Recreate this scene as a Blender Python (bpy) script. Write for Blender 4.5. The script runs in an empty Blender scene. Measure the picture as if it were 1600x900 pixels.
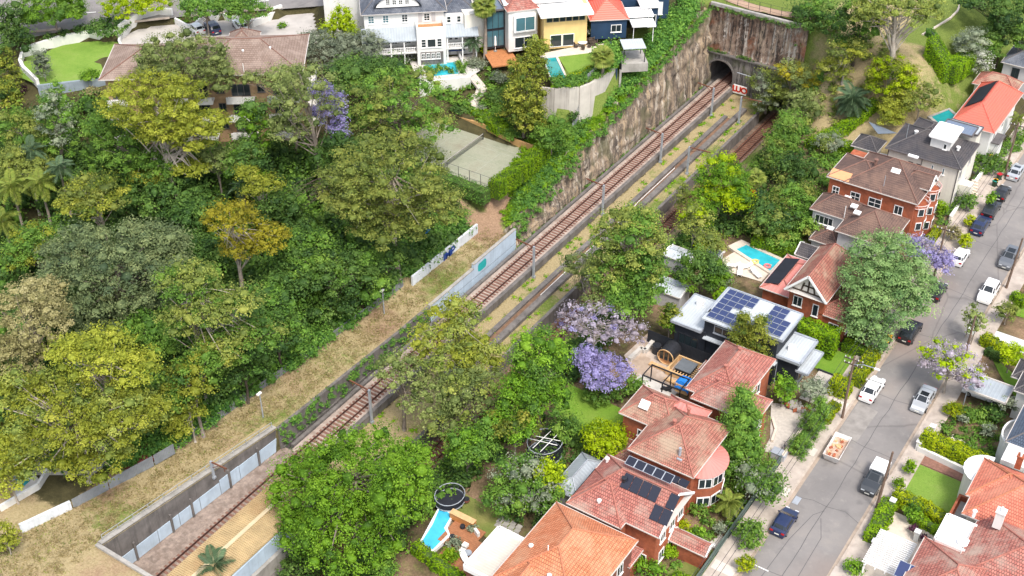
import bpy, math, random
import numpy as np
from mathutils import Vector, Matrix
R = math.radians
scene = bpy.context.scene
COL = scene.collection

# ------------------------------------------------------------------ camera
CAM = (80.0, -100.0, 100.0); YAW = R(33.5); PITCH = R(36.5); FPX = 2000.0
cam = bpy.data.cameras.new("camera"); camo = bpy.data.objects.new("camera", cam)
COL.objects.link(camo); scene.camera = camo
camo.location = CAM; camo.rotation_euler = (math.pi/2 - PITCH, 0, YAW)
cam.sensor_width = 36.0; cam.lens = 36.0*FPX/1600.0; cam.clip_start = 1.0; cam.clip_end = 5000.0

# ------------------------------------------------------------------ sky, sun, exposure
SUN_EL, SUN_AZ = R(58), R(125)          # azimuth clockwise from +Y
w = bpy.data.worlds.new("World"); scene.world = w; w.use_nodes = True
nt = w.node_tree; nt.nodes.clear()
sky = nt.nodes.new("ShaderNodeTexSky"); sky.sky_type = 'NISHITA'; sky.sun_disc = False
sky.sun_elevation = SUN_EL; sky.sun_rotation = SUN_AZ; sky.air_density = 1.0; sky.dust_density = 3.0; sky.ozone_density = 1.0
hs = nt.nodes.new("ShaderNodeHueSaturation"); hs.inputs['Saturation'].default_value = 0.58   # thin bright cloud
bg = nt.nodes.new("ShaderNodeBackground"); bg.inputs['Strength'].default_value = 0.15
ow = nt.nodes.new("ShaderNodeOutputWorld")
nt.links.new(sky.outputs[0], hs.inputs['Color']); nt.links.new(hs.outputs[0], bg.inputs[0]); nt.links.new(bg.outputs[0], ow.inputs[0])
sl = bpy.data.lights.new("sun", 'SUN'); sl.energy = 1.5; sl.angle = R(12); sl.color = (1.0, 0.94, 0.86)
so = bpy.data.objects.new("sun", sl); COL.objects.link(so)
sd = Vector((math.sin(SUN_AZ)*math.cos(SUN_EL), math.cos(SUN_AZ)*math.cos(SUN_EL), math.sin(SUN_EL)))
so.rotation_euler = (-sd).to_track_quat('-Z', 'Y').to_euler(); so.location = (0, 0, 150)
vs = scene.view_settings; vs.view_transform = 'Standard'; vs.look = 'None'; vs.exposure = 1.12; vs.gamma = 1.0; vs.use_curve_mapping = False
scene.cycles.max_bounces = 5; scene.cycles.diffuse_bounces = 4; scene.cycles.glossy_bounces = 2
scene.cycles.transmission_bounces = 2; scene.cycles.transparent_max_bounces = 4
scene.cycles.caustics_reflective = False; scene.cycles.caustics_refractive = False

# ------------------------------------------------------------------ survey helper: where a sight line meets a level
def P(px, py, z=0.0):
    x = (px-800)/FPX; y = (450-py)/FPX
    dx, df, dz = x, math.cos(PITCH)+y*math.sin(PITCH), y*math.cos(PITCH)-math.sin(PITCH)
    t = (z-CAM[2])/dz
    a, b = dx*t, df*t
    c, s = math.cos(YAW), math.sin(YAW)
    return (CAM[0]+a*c-b*s, CAM[1]+a*s+b*c, z)
def depth(X, Y, Z):
    f = (-math.sin(YAW)*math.cos(PITCH), math.cos(YAW)*math.cos(PITCH), -math.sin(PITCH))
    return (X-CAM[0])*f[0]+(Y-CAM[1])*f[1]+(Z-CAM[2])*f[2]

# ------------------------------------------------------------------ tags
def tag(o, label=None, cat=None, group=None, kind=None):
    if label: o['label'] = label
    if cat: o['category'] = cat
    if group: o['group'] = group
    if kind: o['kind'] = kind
    return o
def thing(name, label, cat, loc=(0, 0, 0), rz=0.0, group=None):
    o = bpy.data.objects.new(name, None); COL.objects.link(o)
    o.location = loc; o.rotation_euler = (0, 0, rz); o.empty_display_size = 0.5
    return tag(o, label, cat, group)
def link(name, me, parent=None):
    o = bpy.data.objects.new(name, me); COL.objects.link(o)
    if parent is not None: o.parent = parent
    return o
def copy_tree(o, parent=None):
    c = o.copy(); COL.objects.link(c); c.parent = parent
    for ch in list(o.children): copy_tree(ch, c)
    return c

# ------------------------------------------------------------------ mesh builder
class MB:
    def __init__(s): s.v = []; s.f = []; s.uv = []; s.m = []
    def face(s, pts, uv=None, m=0):
        b = len(s.v); s.v += [tuple(p) for p in pts]; s.f.append(tuple(range(b, b+len(pts))))
        s.uv.append(uv if uv else [(0, 0)]*len(pts)); s.m.append(m)
    def box(s, x0, y0, z0, x1, y1, z1, m=0, bottom=True):
        if x1 < x0: x0, x1 = x1, x0
        if y1 < y0: y0, y1 = y1, y0
        p = [(x0,y0,z0),(x1,y0,z0),(x1,y1,z0),(x0,y1,z0),(x0,y0,z1),(x1,y0,z1),(x1,y1,z1),(x0,y1,z1)]
        b = len(s.v); s.v += p
        F = [(4,5,6,7),(0,1,5,4),(1,2,6,5),(2,3,7,6),(3,0,4,7)] + ([(3,2,1,0)] if bottom else [])
        for q in F:
            s.f.append(tuple(b+i for i in q)); s.m.append(m)
            pts = [p[i] for i in q]
            if q[0] == 4 or q[0] == 3: s.uv.append([(a[0], a[1]) for a in pts])
            else: s.uv.append([(a[0]+a[1], a[2]) for a in pts])
        return s
    def obox(s, c, ax, half, m=0):
        c = Vector(c); X, Y, Z = [Vector(a).normalized()*h for a, h in zip(ax, half)]
        p = [c-X-Y-Z, c+X-Y-Z, c+X+Y-Z, c-X+Y-Z, c-X-Y+Z, c+X-Y+Z, c+X+Y+Z, c-X+Y+Z]
        b = len(s.v); s.v += [tuple(q) for q in p]
        for q in [(4,5,6,7),(0,1,5,4),(1,2,6,5),(2,3,7,6),(3,0,4,7),(3,2,1,0)]:
            s.f.append(tuple(b+i for i in q)); s.uv.append([(0,0),(1,0),(1,1),(0,1)]); s.m.append(m)
        return s
    def bar(s, a, b, w, h=None, m=0):
        a, b = Vector(a), Vector(b); d = (b-a); L = d.length
        if L < 1e-6: return s
        d /= L; up = Vector((0,0,1)) if abs(d.z) < .95 else Vector((1,0,0))
        sx = d.cross(up).normalized(); sz = sx.cross(d).normalized()
        return s.obox((a+b)/2, (d, sx, sz), (L/2, w/2, (h or w)/2), m)
    def tube(s, pts, rad, n=6, m=0, cap=True):
        pts = [Vector(p) for p in pts]; b0 = len(s.v); N = len(pts)
        if not hasattr(rad, '__len__'): rad = [rad]*N
        for i, p in enumerate(pts):
            d = (pts[min(i+1, N-1)]-pts[max(i-1, 0)])
            d = d.normalized() if d.length > 1e-9 else Vector((0,0,1))
            up = Vector((0,0,1)) if abs(d.z) < .9 else Vector((1,0,0))
            x = d.cross(up).normalized(); y = d.cross(x).normalized()
            for k in range(n):
                a = 2*math.pi*k/n; q = p+(x*math.cos(a)+y*math.sin(a))*rad[i]; s.v.append(tuple(q))
        for i in range(N-1):
            for k in range(n):
                k2 = (k+1) % n
                s.f.append((b0+i*n+k, b0+i*n+k2, b0+(i+1)*n+k2, b0+(i+1)*n+k))
                s.uv.append([(k/n, i), ((k+1)/n, i), ((k+1)/n, i+1), (k/n, i+1)]); s.m.append(m)
        if cap:
            for base, rev in ((b0, False), (b0+(N-1)*n, True)):
                q = tuple(base+k for k in range(n)); q = q[::-1] if rev else q
                s.f.append(q); s.uv.append([(0, 0)]*n); s.m.append(m)
        return s
    def cyl(s, c, r, z0, z1, n=16, m=0, r1=None):
        return s.tube([(c[0], c[1], z0), (c[0], c[1], z1)], [r, r if r1 is None else r1], n, m)
    def prism(s, poly, z0, z1, m=0, ms=None):
        n = len(poly)
        ar = sum(poly[i][0]*poly[(i+1) % n][1]-poly[(i+1) % n][0]*poly[i][1] for i in range(n))
        if ar < 0: poly = list(poly)[::-1]
        s.face([(p[0], p[1], z1) for p in poly], [(p[0], p[1]) for p in poly], m)
        s.face([(p[0], p[1], z0) for p in poly][::-1], None, m)
        L = 0
        for i in range(n):
            a, b = poly[i], poly[(i+1) % n]; d = math.hypot(b[0]-a[0], b[1]-a[1])
            s.face([(a[0],a[1],z0),(b[0],b[1],z0),(b[0],b[1],z1),(a[0],a[1],z1)], [(L,z0),(L+d,z0),(L+d,z1),(L,z1)], m if ms is None else ms); L += d
        return s
    def mesh(s, name, mats, smooth=False):
        me = bpy.data.meshes.new(name); me.from_pydata(s.v, [], s.f)
        uvl = me.uv_layers.new(name="UVMap")
        flat = [c for f in s.uv for q in f for c in (q[0], q[1])]
        uvl.data.foreach_set("uv", flat)
        if not isinstance(mats, (list, tuple)): mats = [mats]
        for k in mats: me.materials.append(k)
        if len(mats) > 1: me.polygons.foreach_set("material_index", s.m)
        if smooth: me.polygons.foreach_set("use_smooth", [True]*len(me.polygons))
        me.update(); return me
    def build(s, name, mats, parent=None, smooth=False, label=None):
        o = link(name, s.mesh(name, mats, smooth), parent)
        if label: o['label'] = label
        return o

# ------------------------------------------------------------------ materials
_M = {}
def _nodes(name):
    m = bpy.data.materials.new(name); m.use_nodes = True
    n = m.node_tree; b = n.nodes['Principled BSDF']; return m, n, b
def N(n, typ, **kw):
    o = n.nodes.new(typ)
    for k, v in kw.items(): setattr(o, k, v)
    return o
def pos(n, scale=(1, 1, 1), obj=False):
    if obj: t = N(n, "ShaderNodeTexCoord"); src = t.outputs['Object']
    else: t = N(n, "ShaderNodeNewGeometry"); src = t.outputs['Position']
    mp = N(n, "ShaderNodeMapping"); mp.inputs['Scale'].default_value = scale
    n.links.new(src, mp.inputs['Vector']); return mp.outputs[0]
def noise(n, vec, scale, detail=4, rough=.55):
    t = N(n, "ShaderNodeTexNoise"); t.inputs['Scale'].default_value = scale; t.inputs['Detail'].default_value = detail
    t.inputs['Roughness'].default_value = rough; n.links.new(vec, t.inputs['Vector']); return t.outputs['Fac']
def ramp(n, fac, stops, mode='LINEAR'):
    r = N(n, "ShaderNodeValToRGB"); r.color_ramp.interpolation = mode; el = r.color_ramp.elements
    while len(el) < len(stops): el.new(0.5)
    for e, (p, c) in zip(el, stops): e.position = p; e.color = (c[0], c[1], c[2], 1) if hasattr(c, '__len__') else (c, c, c, 1)
    n.links.new(fac, r.inputs[0]); return r.outputs[0]
def mix(n, a, b, fac, mode='MIX'):
    m = N(n, "ShaderNodeMix"); m.data_type = 'RGBA'; m.blend_type = mode
    for i, v in ((6, a), (7, b)):
        if hasattr(v, '__len__'): m.inputs[i].default_value = (v[0], v[1], v[2], 1)
        else: n.links.new(v, m.inputs[i])
    if isinstance(fac, (int, float)): m.inputs[0].default_value = fac
    else: n.links.new(fac, m.inputs[0])
    return m.outputs[2]
def bump(n, b, h, strength, dist=0.1):
    k = N(n, "ShaderNodeBump"); k.inputs['Strength'].default_value = strength; k.inputs['Distance'].default_value = dist
    n.links.new(h, k.inputs['Height']); n.links.new(k.outputs[0], b.inputs['Normal'])
def sc(c, k): return (c[0]*k, c[1]*k, c[2]*k)
def mat(name, c, rough=.8, var=.25, scale=.8, metal=0.0, bmp=0.0, streak=0.0, c2=None, spec=.3):
    """a painted / plain surface: base colour with uneven wear, optional vertical streaks"""
    if name in _M: return _M[name]
    m, n, b = _nodes(name); v = pos(n)
    f = noise(n, v, scale, 6, .62)
    lo, hi = sc(c, 1-var), sc(c, 1+var*.6)
    col = ramp(n, f, [(.3, lo), (.72, hi)])
    if c2:
        f2 = noise(n, v, scale*.35, 5, .7); col = mix(n, col, c2, ramp(n, f2, [(.48, 0), (.66, .85)]))
    if streak:
        f3 = noise(n, pos(n, (2.2, 2.2, .16)), 1.0, 5, .65)
        col = mix(n, col, sc(c, .33), ramp(n, f3, [(.5, 0), (.72, streak)]))
    n.links.new(col, b.inputs['Base Color'])
    b.inputs['Roughness'].default_value = rough; b.inputs['Metallic'].default_value = metal; b.inputs['Specular IOR Level'].default_value = spec
    if bmp: bump(n, b, noise(n, v, scale*6, 3), bmp, .05)
    _M[name] = m; return m
def tile(name, cA, cB, cJ, weather, tw=.24, th=.33, wamt=.7):
    """roof tiles: courses and single tiles in roof coordinates (metres), lichen and weathering on top"""
    m, n, b = _nodes(name); uv = N(n, "ShaderNodeUVMap").outputs[0]
    br = N(n, "ShaderNodeTexBrick"); br.offset = .5; br.inputs['Scale'].default_value = 1.0
    br.inputs['Color1'].default_value = (*cA, 1); br.inputs['Color2'].default_value = (*cB, 1); br.inputs['Mortar'].default_value = (*cJ, 1)
    br.inputs['Mortar Size'].default_value = .03; br.inputs['Mortar Smooth'].default_value = .3
    br.inputs['Brick Width'].default_value = tw; br.inputs['Row Height'].default_value = th
    n.links.new(uv, br.inputs['Vector'])
    v = pos(n); f = noise(n, v, .35, 6, .65); g = noise(n, v, 2.2, 5, .7)
    col = mix(n, br.outputs['Color'], weather, ramp(n, f, [(.45, 0), (.68, wamt)]))
    col = mix(n, col, sc(weather, .55), ramp(n, g, [(.55, 0), (.74, wamt*.75)]))
    n.links.new(col, b.inputs['Base Color']); b.inputs['Roughness'].default_value = .85; b.inputs['Specular IOR Level'].default_value = .2
    sx = N(n, "ShaderNodeSeparateXYZ"); n.links.new(uv, sx.inputs[0])
    mm = N(n, "ShaderNodeMath", operation='MULTIPLY'); mm.inputs[1].default_value = 1/th; n.links.new(sx.outputs[1], mm.inputs[0])
    fr = N(n, "ShaderNodeMath", operation='FRACT'); n.links.new(mm.outputs[0], fr.inputs[0])
    m1 = N(n, "ShaderNodeMath", operation='SUBTRACT'); m1.inputs[0].default_value = 1; n.links.new(fr.outputs[0], m1.inputs[1])
    bump(n, b, m1.outputs[0], .9, .07)
    _M[name] = m; return m
def ribbed(name, c, pitch=.2, rough=.45, metal=.0, axis=0, dirt=(.12, .1, .08), damt=.5, bs=.25, sm=.3):
    """profiled sheet metal in roof coordinates"""
    m, n, b = _nodes(name); uv = N(n, "ShaderNodeUVMap").outputs[0]
    sx = N(n, "ShaderNodeSeparateXYZ"); n.links.new(uv, sx.inputs[0])
    mm = N(n, "ShaderNodeMath", operation='MULTIPLY'); mm.inputs[1].default_value = 2*math.pi/pitch; n.links.new(sx.outputs[axis], mm.inputs[0])
    sn = N(n, "ShaderNodeMath", operation='SINE'); n.links.new(mm.outputs[0], sn.inputs[0])
    v = pos(n); f = noise(n, v, .5, 6, .65)
    col = mix(n, c, dirt, ramp(n, f, [(.42, 0), (.75, damt)]))
    seam = ramp(n, sn.outputs[0], [(.0, 0), (.02, 0), (.9, 0), (1.0, sm)])
    col = mix(n, col, sc(c, .35), seam)
    n.links.new(col, b.inputs['Base Color']); b.inputs['Roughness'].default_value = rough; b.inputs['Metallic'].default_value = metal
    bump(n, b, sn.outputs[0], bs, pitch*.1)
    _M[name] = m; return m
def leafm(name, cols, trans=.34, rough=.6, obvar=.2):
    """leaves: tint runs along the leaf colours, each plant a little different"""
    m, n, b = _nodes(name)
    at = N(n, "ShaderNodeAttribute"); at.attribute_name = "tint"
    k = len(cols); stops = [(i/(k-1), c) for i, c in enumerate(cols)]
    col = ramp(n, at.outputs['Fac'], stops)
    oi = N(n, "ShaderNodeObjectInfo")
    mr = N(n, "ShaderNodeMapRange"); mr.inputs[3].default_value = 1.06-obvar; mr.inputs[4].default_value = 1.06+obvar
    n.links.new(oi.outputs['Random'], mr.inputs[0])
    hv = N(n, "ShaderNodeHueSaturation"); hv.inputs['Saturation'].default_value = 1.06; n.links.new(col, hv.inputs['Color']); n.links.new(mr.outputs[0], hv.inputs['Value'])
    n.links.new(hv.outputs[0], b.inputs['Base Color']); b.inputs['Roughness'].default_value = rough; b.inputs['Specular IOR Level'].default_value = .25
    tr = N(n, "ShaderNodeBsdfTranslucent"); n.links.new(hv.outputs[0], tr.inputs['Color'])
    mx = N(n, "ShaderNodeMixShader"); mx.inputs[0].default_value = trans
    out = n.nodes['Material Output']
    n.links.new(b.outputs[0], mx.inputs[1]); n.links.new(tr.outputs[0], mx.inputs[2]); n.links.new(mx.outputs[0], out.inputs['Surface'])
    _M[name] = m; return m
def glassm(name, c=(.02, .03, .035), rough=.08):
    m, n, b = _nodes(name); b.inputs['Base Color'].default_value = (*c, 1); b.inputs['Roughness'].default_value = rough
    b.inputs['Specular IOR Level'].default_value = .6; _M[name] = m; return m
def waterm(name, c):
    m, n, b = _nodes(name); v = pos(n); f = noise(n, v, .9, 3)
    n.links.new(ramp(n, f, [(.3, sc(c, .85)), (.7, sc(c, 1.12))]), b.inputs['Base Color'])
    b.inputs['Roughness'].default_value = .06; b.inputs['Specular IOR Level'].default_value = .5
    bump(n, b, noise(n, v, 3.0, 3), .12, .05); _M[name] = m; return m

# ------------------------------------------------------------------ shared materials
m_conc = mat("concrete", (.36, .34, .31), .85, .3, .7, streak=.35)
m_concd = mat("old_concrete", (.17, .155, .145), .9, .4, .6, streak=.6)
m_white = mat("white_render", (.70, .69, .66), .7, .1, .5, streak=.12)
m_whiter = mat("white_trim", (.82, .81, .79), .6, .06, .5)
m_cream = mat("cream_render", (.70, .66, .58), .75, .12, .5, streak=.15)
m_yel = mat("yellow_render", (.74, .52, .22), .75, .1, .5, streak=.12)
m_greyr = mat("grey_render", (.47, .46, .46), .8, .14, .5, streak=.2)
m_brick = mat("red_brick", (.36, .105, .05), .9, .38, 1.6, c2=(.25, .085, .05), bmp=.2)
m_brickd = mat("dark_brick", (.20, .075, .05), .9, .35, 1.6, c2=(.14, .06, .05), bmp=.2)
m_tanb = mat("tan_brick", (.42, .28, .16), .9, .25, 1.6, bmp=.2)
m_black = mat("black_cladding", (.022, .026, .034), .6, .25, 1.5)
m_navy = mat("navy_weatherboard", (.022, .05, .10), .6, .2, .8)
m_dmet = mat("dark_steel", (.04, .042, .05), .45, .2, 2.0, metal=.4)
m_galv = mat("galvanised_steel", (.40, .43, .47), .5, .2, 1.5, metal=.3)
m_rust = mat("rusty_steel", (.17, .068, .04), .85, .4, 2.0)
m_railm = mat("rail_steel", (.10, .05, .04), .6, .35, 3.0, metal=.3)
m_slab = mat("track_slab", (.40, .325, .275), .95, .35, 1.3, c2=(.25, .18, .145), bmp=.4)
m_slabd = mat("rusty_ballast", (.20, .135, .10), .95, .5, 1.6, c2=(.085, .065, .055), bmp=.5)
m_sleep = mat("sleeper_concrete", (.22, .115, .085), .9, .35, 3.0)
m_bluep = mat("pale_blue_paint", (.46, .56, .66), .7, .16, .6, streak=.22)
m_wgraf = mat("whitewashed_wall", (.62, .65, .68), .8, .2, .8, streak=.3)
m_timber = mat("timber", (.42, .22, .10), .75, .25, 2.5)
m_deck = mat("red_timber_deck", (.36, .155, .075), .7, .25, 2.5)
m_pale = mat("pale_timber", (.62, .40, .20), .7, .2, 2.5)
m_pave = mat("pale_paving", (.62, .54, .45), .85, .16, 1.2)
m_pavew = mat("white_paving", (.54, .51, .47), .85, .14, 1.2)
m_gravel = mat("pale_gravel", (.50, .46, .41), .95, .2, 3.0, bmp=.4)
m_brickpave = mat("brick_paving", (.25, .13, .095), .9, .35, 3.0)
m_bark = mat("grey_bark", (.24, .20, .165), .9, .35, 1.5, bmp=.3)
m_barkp = mat("pale_bark", (.40, .355, .30), .8, .3, 1.2, c2=(.22, .17, .13), bmp=.2)
m_barkd = mat("dark_bark", (.085, .065, .05), .9, .35, 1.5, bmp=.3)
m_soil = mat("bare_soil", (.20, .12, .075), .95, .35, 1.5, bmp=.4)
m_glass = glassm("window_glass")
m_glassb = glassm("blue_glass", (.06, .14, .17), .05)
m_solar = glassm("solar_glass", (.028, .042, .115), .18)
m_solard = glassm("dark_solar_glass", (.016, .018, .03), .2)
m_rubber = mat("rubber_mat", (.018, .02, .028), .75, .25, 1.0)
m_pool = waterm("pool_water", (.035, .40, .48)); m_poolb = waterm("blue_pool_water", (.06, .46, .70)); m_poolg = waterm("green_pool_water", (.02, .27, .28))
m_tr_pink = tile("pink_red_tiles", (.45, .18, .14), (.31, .105, .085), (.10, .045, .04), (.37, .29, .235), wamt=.85)
m_tr_red = tile("red_brown_tiles", (.42, .175, .13), (.29, .11, .085), (.09, .04, .03), (.36, .28, .20), wamt=.85)
m_tr_orange = tile("orange_tiles", (.61, .235, .12), (.47, .16, .075), (.19, .07, .04), (.50, .32, .20), wamt=.5)
m_tr_brown = tile("brown_tiles", (.165, .105, .085), (.115, .075, .065), (.045, .032, .03), (.24, .15, .11), wamt=.6)
m_tr_apt = tile("faded_brown_tiles", (.275, .20, .16), (.215, .155, .125), (.11, .075, .06), (.38, .30, .25), th=.4, wamt=.6)
m_tr_grey = tile("charcoal_tiles", (.085, .08, .085), (.06, .057, .065), (.025, .025, .028), (.13, .11, .10), wamt=.55)
m_tr_slate = tile("slate_tiles", (.12, .135, .165), (.075, .085, .11), (.045, .05, .06), (.24, .25, .27), tw=.3, th=.28, wamt=.6)
m_tr_blue = tile("blue_grey_tiles", (.085, .11, .15), (.06, .08, .115), (.028, .035, .05), (.12, .145, .18), wamt=.4)
m_tr_salmon = tile("salmon_tiles", (.62, .20, .13), (.50, .15, .10), (.20, .07, .05), (.60, .30, .20), wamt=.5)
m_tr_red2 = ribbed("coral_red_metal", (.70, .13, .085), .4, .5, 0, 1, (.45, .12, .09), .5, .6, .5)
m_met_grey = ribbed("grey_metal_roof", (.38, .42, .45), .42, .45, .15, 0, (.22, .24, .25), .45)
m_met_lite = ribbed("pale_metal_roof", (.50, .54, .57), .35, .4, .1, 0, (.36, .37, .37), .5)
m_met_white = mat("white_membrane_roof", (.80, .80, .79), .6, .07, .4)
m_met_pink = ribbed("pink_metal_roof", (.58, .20, .17), .5, .55, 0, 0, (.42, .22, .18), .5)
m_met_bluegrey = ribbed("bluegrey_metal_roof", (.16, .20, .27), .42, .45, .1, 0, (.10, .12, .16), .5)
m_met_cream = ribbed("cream_deck_roof", (.56, .50, .43), .33, .6, 0, 1, (.3, .26, .2), .4)
m_canopy = ribbed("ochre_canopy_sheet", (.60, .41, .15), .5, .65, 0, 1, (.40, .17, .05), .75)

# lawn and turf
def turf(name, a, b, c, s=1.0):
    m, n, bs = _nodes(name); v = pos(n)
    f = noise(n, v, .22*s, 6, .7); g = noise(n, v, 5.0*s, 4, .8)
    col = ramp(n, f, [(.30, a), (.52, b), (.72, c)])
    col = mix(n, col, sc(b, .45), ramp(n, g, [(.5, 0), (.75, .55)]))
    n.links.new(col, bs.inputs['Base Color']); bs.inputs['Roughness'].default_value = .95; bs.inputs['Specular IOR Level'].default_value = .1
    bump(n, bs, g, .7, .08); _M[name] = m; return m
m_lawn = turf("lawn", (.12, .24, .025), (.16, .27, .035), (.20, .28, .05))
m_lawnb = turf("bright_lawn", (.13, .235, .035), (.18, .285, .05), (.225, .30, .075))
m_lawnd = turf("tired_lawn", (.12, .17, .04), (.19, .21, .06), (.27, .24, .09))
m_court = turf("tennis_turf", (.235, .255, .175), (.31, .315, .235), (.26, .24, .175))

# ------------------------------------------------------------------ terrain
EY = [(-200, 0), (-48, 0), (-24, -2.0), (0, -2.9), (26, -3.0), (36, -.6), (47, 1.8), (66, 4.6), (87, 8.5), (120, 9.2), (400, 12)]
GD = [(0, -.5), (100, -.8), (125, -2.2), (152, -1.5), (160, 1.2), (170, 2.0), (178, 4.2), (186, 6.6), (200, 8.4), (240, 9.5), (900, 14)]
RAILY0, RAILY1, XL, XR = -48.0, 91.2, -3.7, 12.6
def sm(a, b, x):
    t = np.clip((x-a)/(b-a), 0, 1); return t*t*(3-2*t)
def hgt(X, Y):
    X = np.asarray(X, float); Y = np.asarray(Y, float)
    D = (X-CAM[0])*(-math.sin(YAW))+(Y-CAM[1])*math.cos(YAW)
    e = np.interp(Y, *zip(*EY)); g = np.interp(D, *zip(*GD))
    left = e*(1-sm(-5.5, -15, X)) + g*sm(-5.5, -15, X)
    left = np.where(Y > 60, e*(1-sm(-9, -24, X))+g*sm(-9, -24, X), left)
    hill = 9.2*sm(71, 93, Y)*(1-.82*sm(31, 43, X)) + 3.5*sm(95, 130, Y)*sm(31, 43, X)
    hill = hill*(1-sm(44, 48.2, X))
    cut = sm(-47.9, -48.1, Y)+sm(89.6, 91.1, Y)
    bank = np.interp(X, [12.6, 15, 19, 22], [-6.6, -4.6, -1.0, 0])
    bank = bank*(1-np.clip(cut, 0, 1))
    right = np.maximum(bank, -9)+hill*sm(12.6, 20, X)*(1-np.clip(cut, 0, 1))+hill*np.clip(cut, 0, 1)
    out = np.where(X < 4, left, right)
    # ground beyond the two ends of the cutting, bridging left and right
    k = sm(-4, 14, X); over = left*(1-k)+right*k
    out = np.where((Y > RAILY1) | (Y < RAILY0), over, out)
    return out-.06
def hz(x, y): return float(hgt(x, y))
FLAT = []      # (polygon, level): made ground
def inpoly(X, Y, poly):
    c = np.zeros(X.shape, bool); n = len(poly)
    for i in range(n):
        x0, y0 = poly[i][:2]; x1, y1 = poly[(i+1) % n][:2]
        k = ((y0 > Y) != (y1 > Y)) & (X < (x1-x0)*(Y-y0)/((y1-y0) if y1 != y0 else 1e-9)+x0)
        c ^= k
    return c
def px(l, z): return [P(a, b, z)[:2] for a, b in l]

PL_LAWN = px([(33,100),(29,120),(58,132),(165,121),(155,92),(196,90),(192,64),(140,63),(98,69),(38,88)], 6.5)
PL_DRIVE = px([(185,60),(240,30),(300,38),(300,22),(405,22),(430,30),(500,-10),(500,60),(478,85),(300,95),(200,95)], 7.0)
PL_STREET = px([(-60,80),(120,44),(300,24),(520,8),(520,-80),(-60,-80)], 8.2)
PL_MANS = px([(560,88),(640,92),(655,122),(722,116),(745,86),(745,20),(560,20)], 7.0)
PL_COURT = [(-28.2, 28.6), (-8.4, 28.6), (-8.4, 41.6), (-28.2, 41.6)]
PL_TERR = px([(838,86),(846,76),(958,62),(968,100),(938,122),(894,137),(866,138)], 9.0)
FLAT += [(PL_LAWN, 6.5), (PL_DRIVE, 7.0), (PL_STREET, 8.2), (PL_MANS, 7.0), (PL_COURT, 1.5), (PL_TERR, 9.0)]
def ground_z(x, y):
    X = np.array([x]); Y = np.array([y]); z = hz(x, y)
    for poly, lv in FLAT:
        if inpoly(X, Y, poly)[0]: z = lv-.05
    return z

def lines(a, b, fine0, fine1, st, extra):
    l = list(np.arange(fine0, fine1+.01, st))+extra
    x = fine0; s = st
    while x > a: s *= 1.5; x -= s; l.append(x)
    x = fine1; s = st
    while x < b: s *= 1.5; x += s; l.append(x)
    l = sorted(set(round(float(q), 3) for q in l)); return np.array(l)
gx = lines(-1500, 1500, -110, 84, 1.0, [XL, XL+.02, -5.5, -5.48, 8.58, 8.6, XR, XR-.02])
gy = lines(-900, 2500, -72, 150, 1.0, [RAILY0, RAILY0+.02, RAILY1, RAILY1-.02, 26.5, 26.52, -23.3, -23.28])
GX, GY = np.meshgrid(gx, gy, indexing='ij')
GZ = hgt(GX, GY)
for poly, lv in FLAT: GZ[inpoly(GX, GY, poly)] = lv-.05
bed = (GX > np.where((GY > 26.51) | (GY < -23.3), -5.49, XL+.01)) & (GX < XR-.01) & (GY > RAILY0+.01) & (GY < RAILY1-.01)
GZ[bed] = np.where(GX[bed] < 8.59, -6.05, -7.75)
rs = np.random.RandomState(3)
# ground cover weights: r green grass, g dry grass, b bare earth
cov = np.zeros(GX.shape+(4,)); cov[..., 3] = 1
lump = lambda s, o: (np.sin(GX*s+o)+np.sin(GY*s*1.3+o*2)+np.sin((GX+GY)*s*.7+o*3))/3
strip = (GX < XL) & (GX > -13.5) & (GY < 28) & (GY > -72)
cov[strip, 1] = .9; cov[strip, 2] = (.35+.5*lump(.35, 1))[strip]; cov[strip, 0] = np.clip(.28+.6*lump(.27, 2), 0, .85)[strip]
slope = (GX < XL) & (GX > -13) & (GY >= 28) & (GY < 84)
cov[slope, 0] = 1
pathz = (GX > -9.5) & (GX < -6.2) & (GY > 22) & (GY < 42); cov[pathz, 0] = 0.1; cov[pathz, 2] = .9; cov[pathz, 1] = .4
mid = bed & (GX > 1.2) & (GX < 8.6)
cov[mid, 1] = .75; cov[mid, 0] = np.clip(.25+.6*lump(.5, 4), 0, 1)[mid]; cov[mid, 2] = .25
bank = (GX >= XR) & (GX < 18) & (GY < 95) & (GY > RAILY0); cov[bank, 1] = .8; cov[bank, 0] = .25; cov[bank, 2] = .3
hillm = (GX >= 12) & (GX < 42) & (GY > 66); cov[hillm, 1] = .75; cov[hillm, 0] = np.clip(.35+.5*lump(.2, 5), 0, 1)[hillm]; cov[hillm, 2] = .25
top = (GY >= 89.5) & (GX > -20) & (GX < 14); cov[top, 0] = 1; cov[top, 1] = .15; cov[top, 2] = 0
lawnr = (GX > 26) & (GX < 45) & (GY > 93); cov[lawnr, 0] = 1; cov[lawnr, 1] = .35; cov[lawnr, 2] = 0
front = (GY < -46) & (GX < 12) & (GX > -30); cov[front, 1] = .85; cov[front, 0] = np.clip(.35+.6*lump(.3, 6), 0, .9)[front]; cov[front, 2] = (.35+.4*lump(.4, 3))[front]
gard = (GX > 18) & (GY < 72); cov[gard, 0] = .35; cov[gard, 2] = .45; cov[gard, 1] = .1
far = (GY > 150) | (GX < -110) | (GX > 84); cov[far, 0] = .8
nx, ny = len(gx), len(gy)
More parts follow.
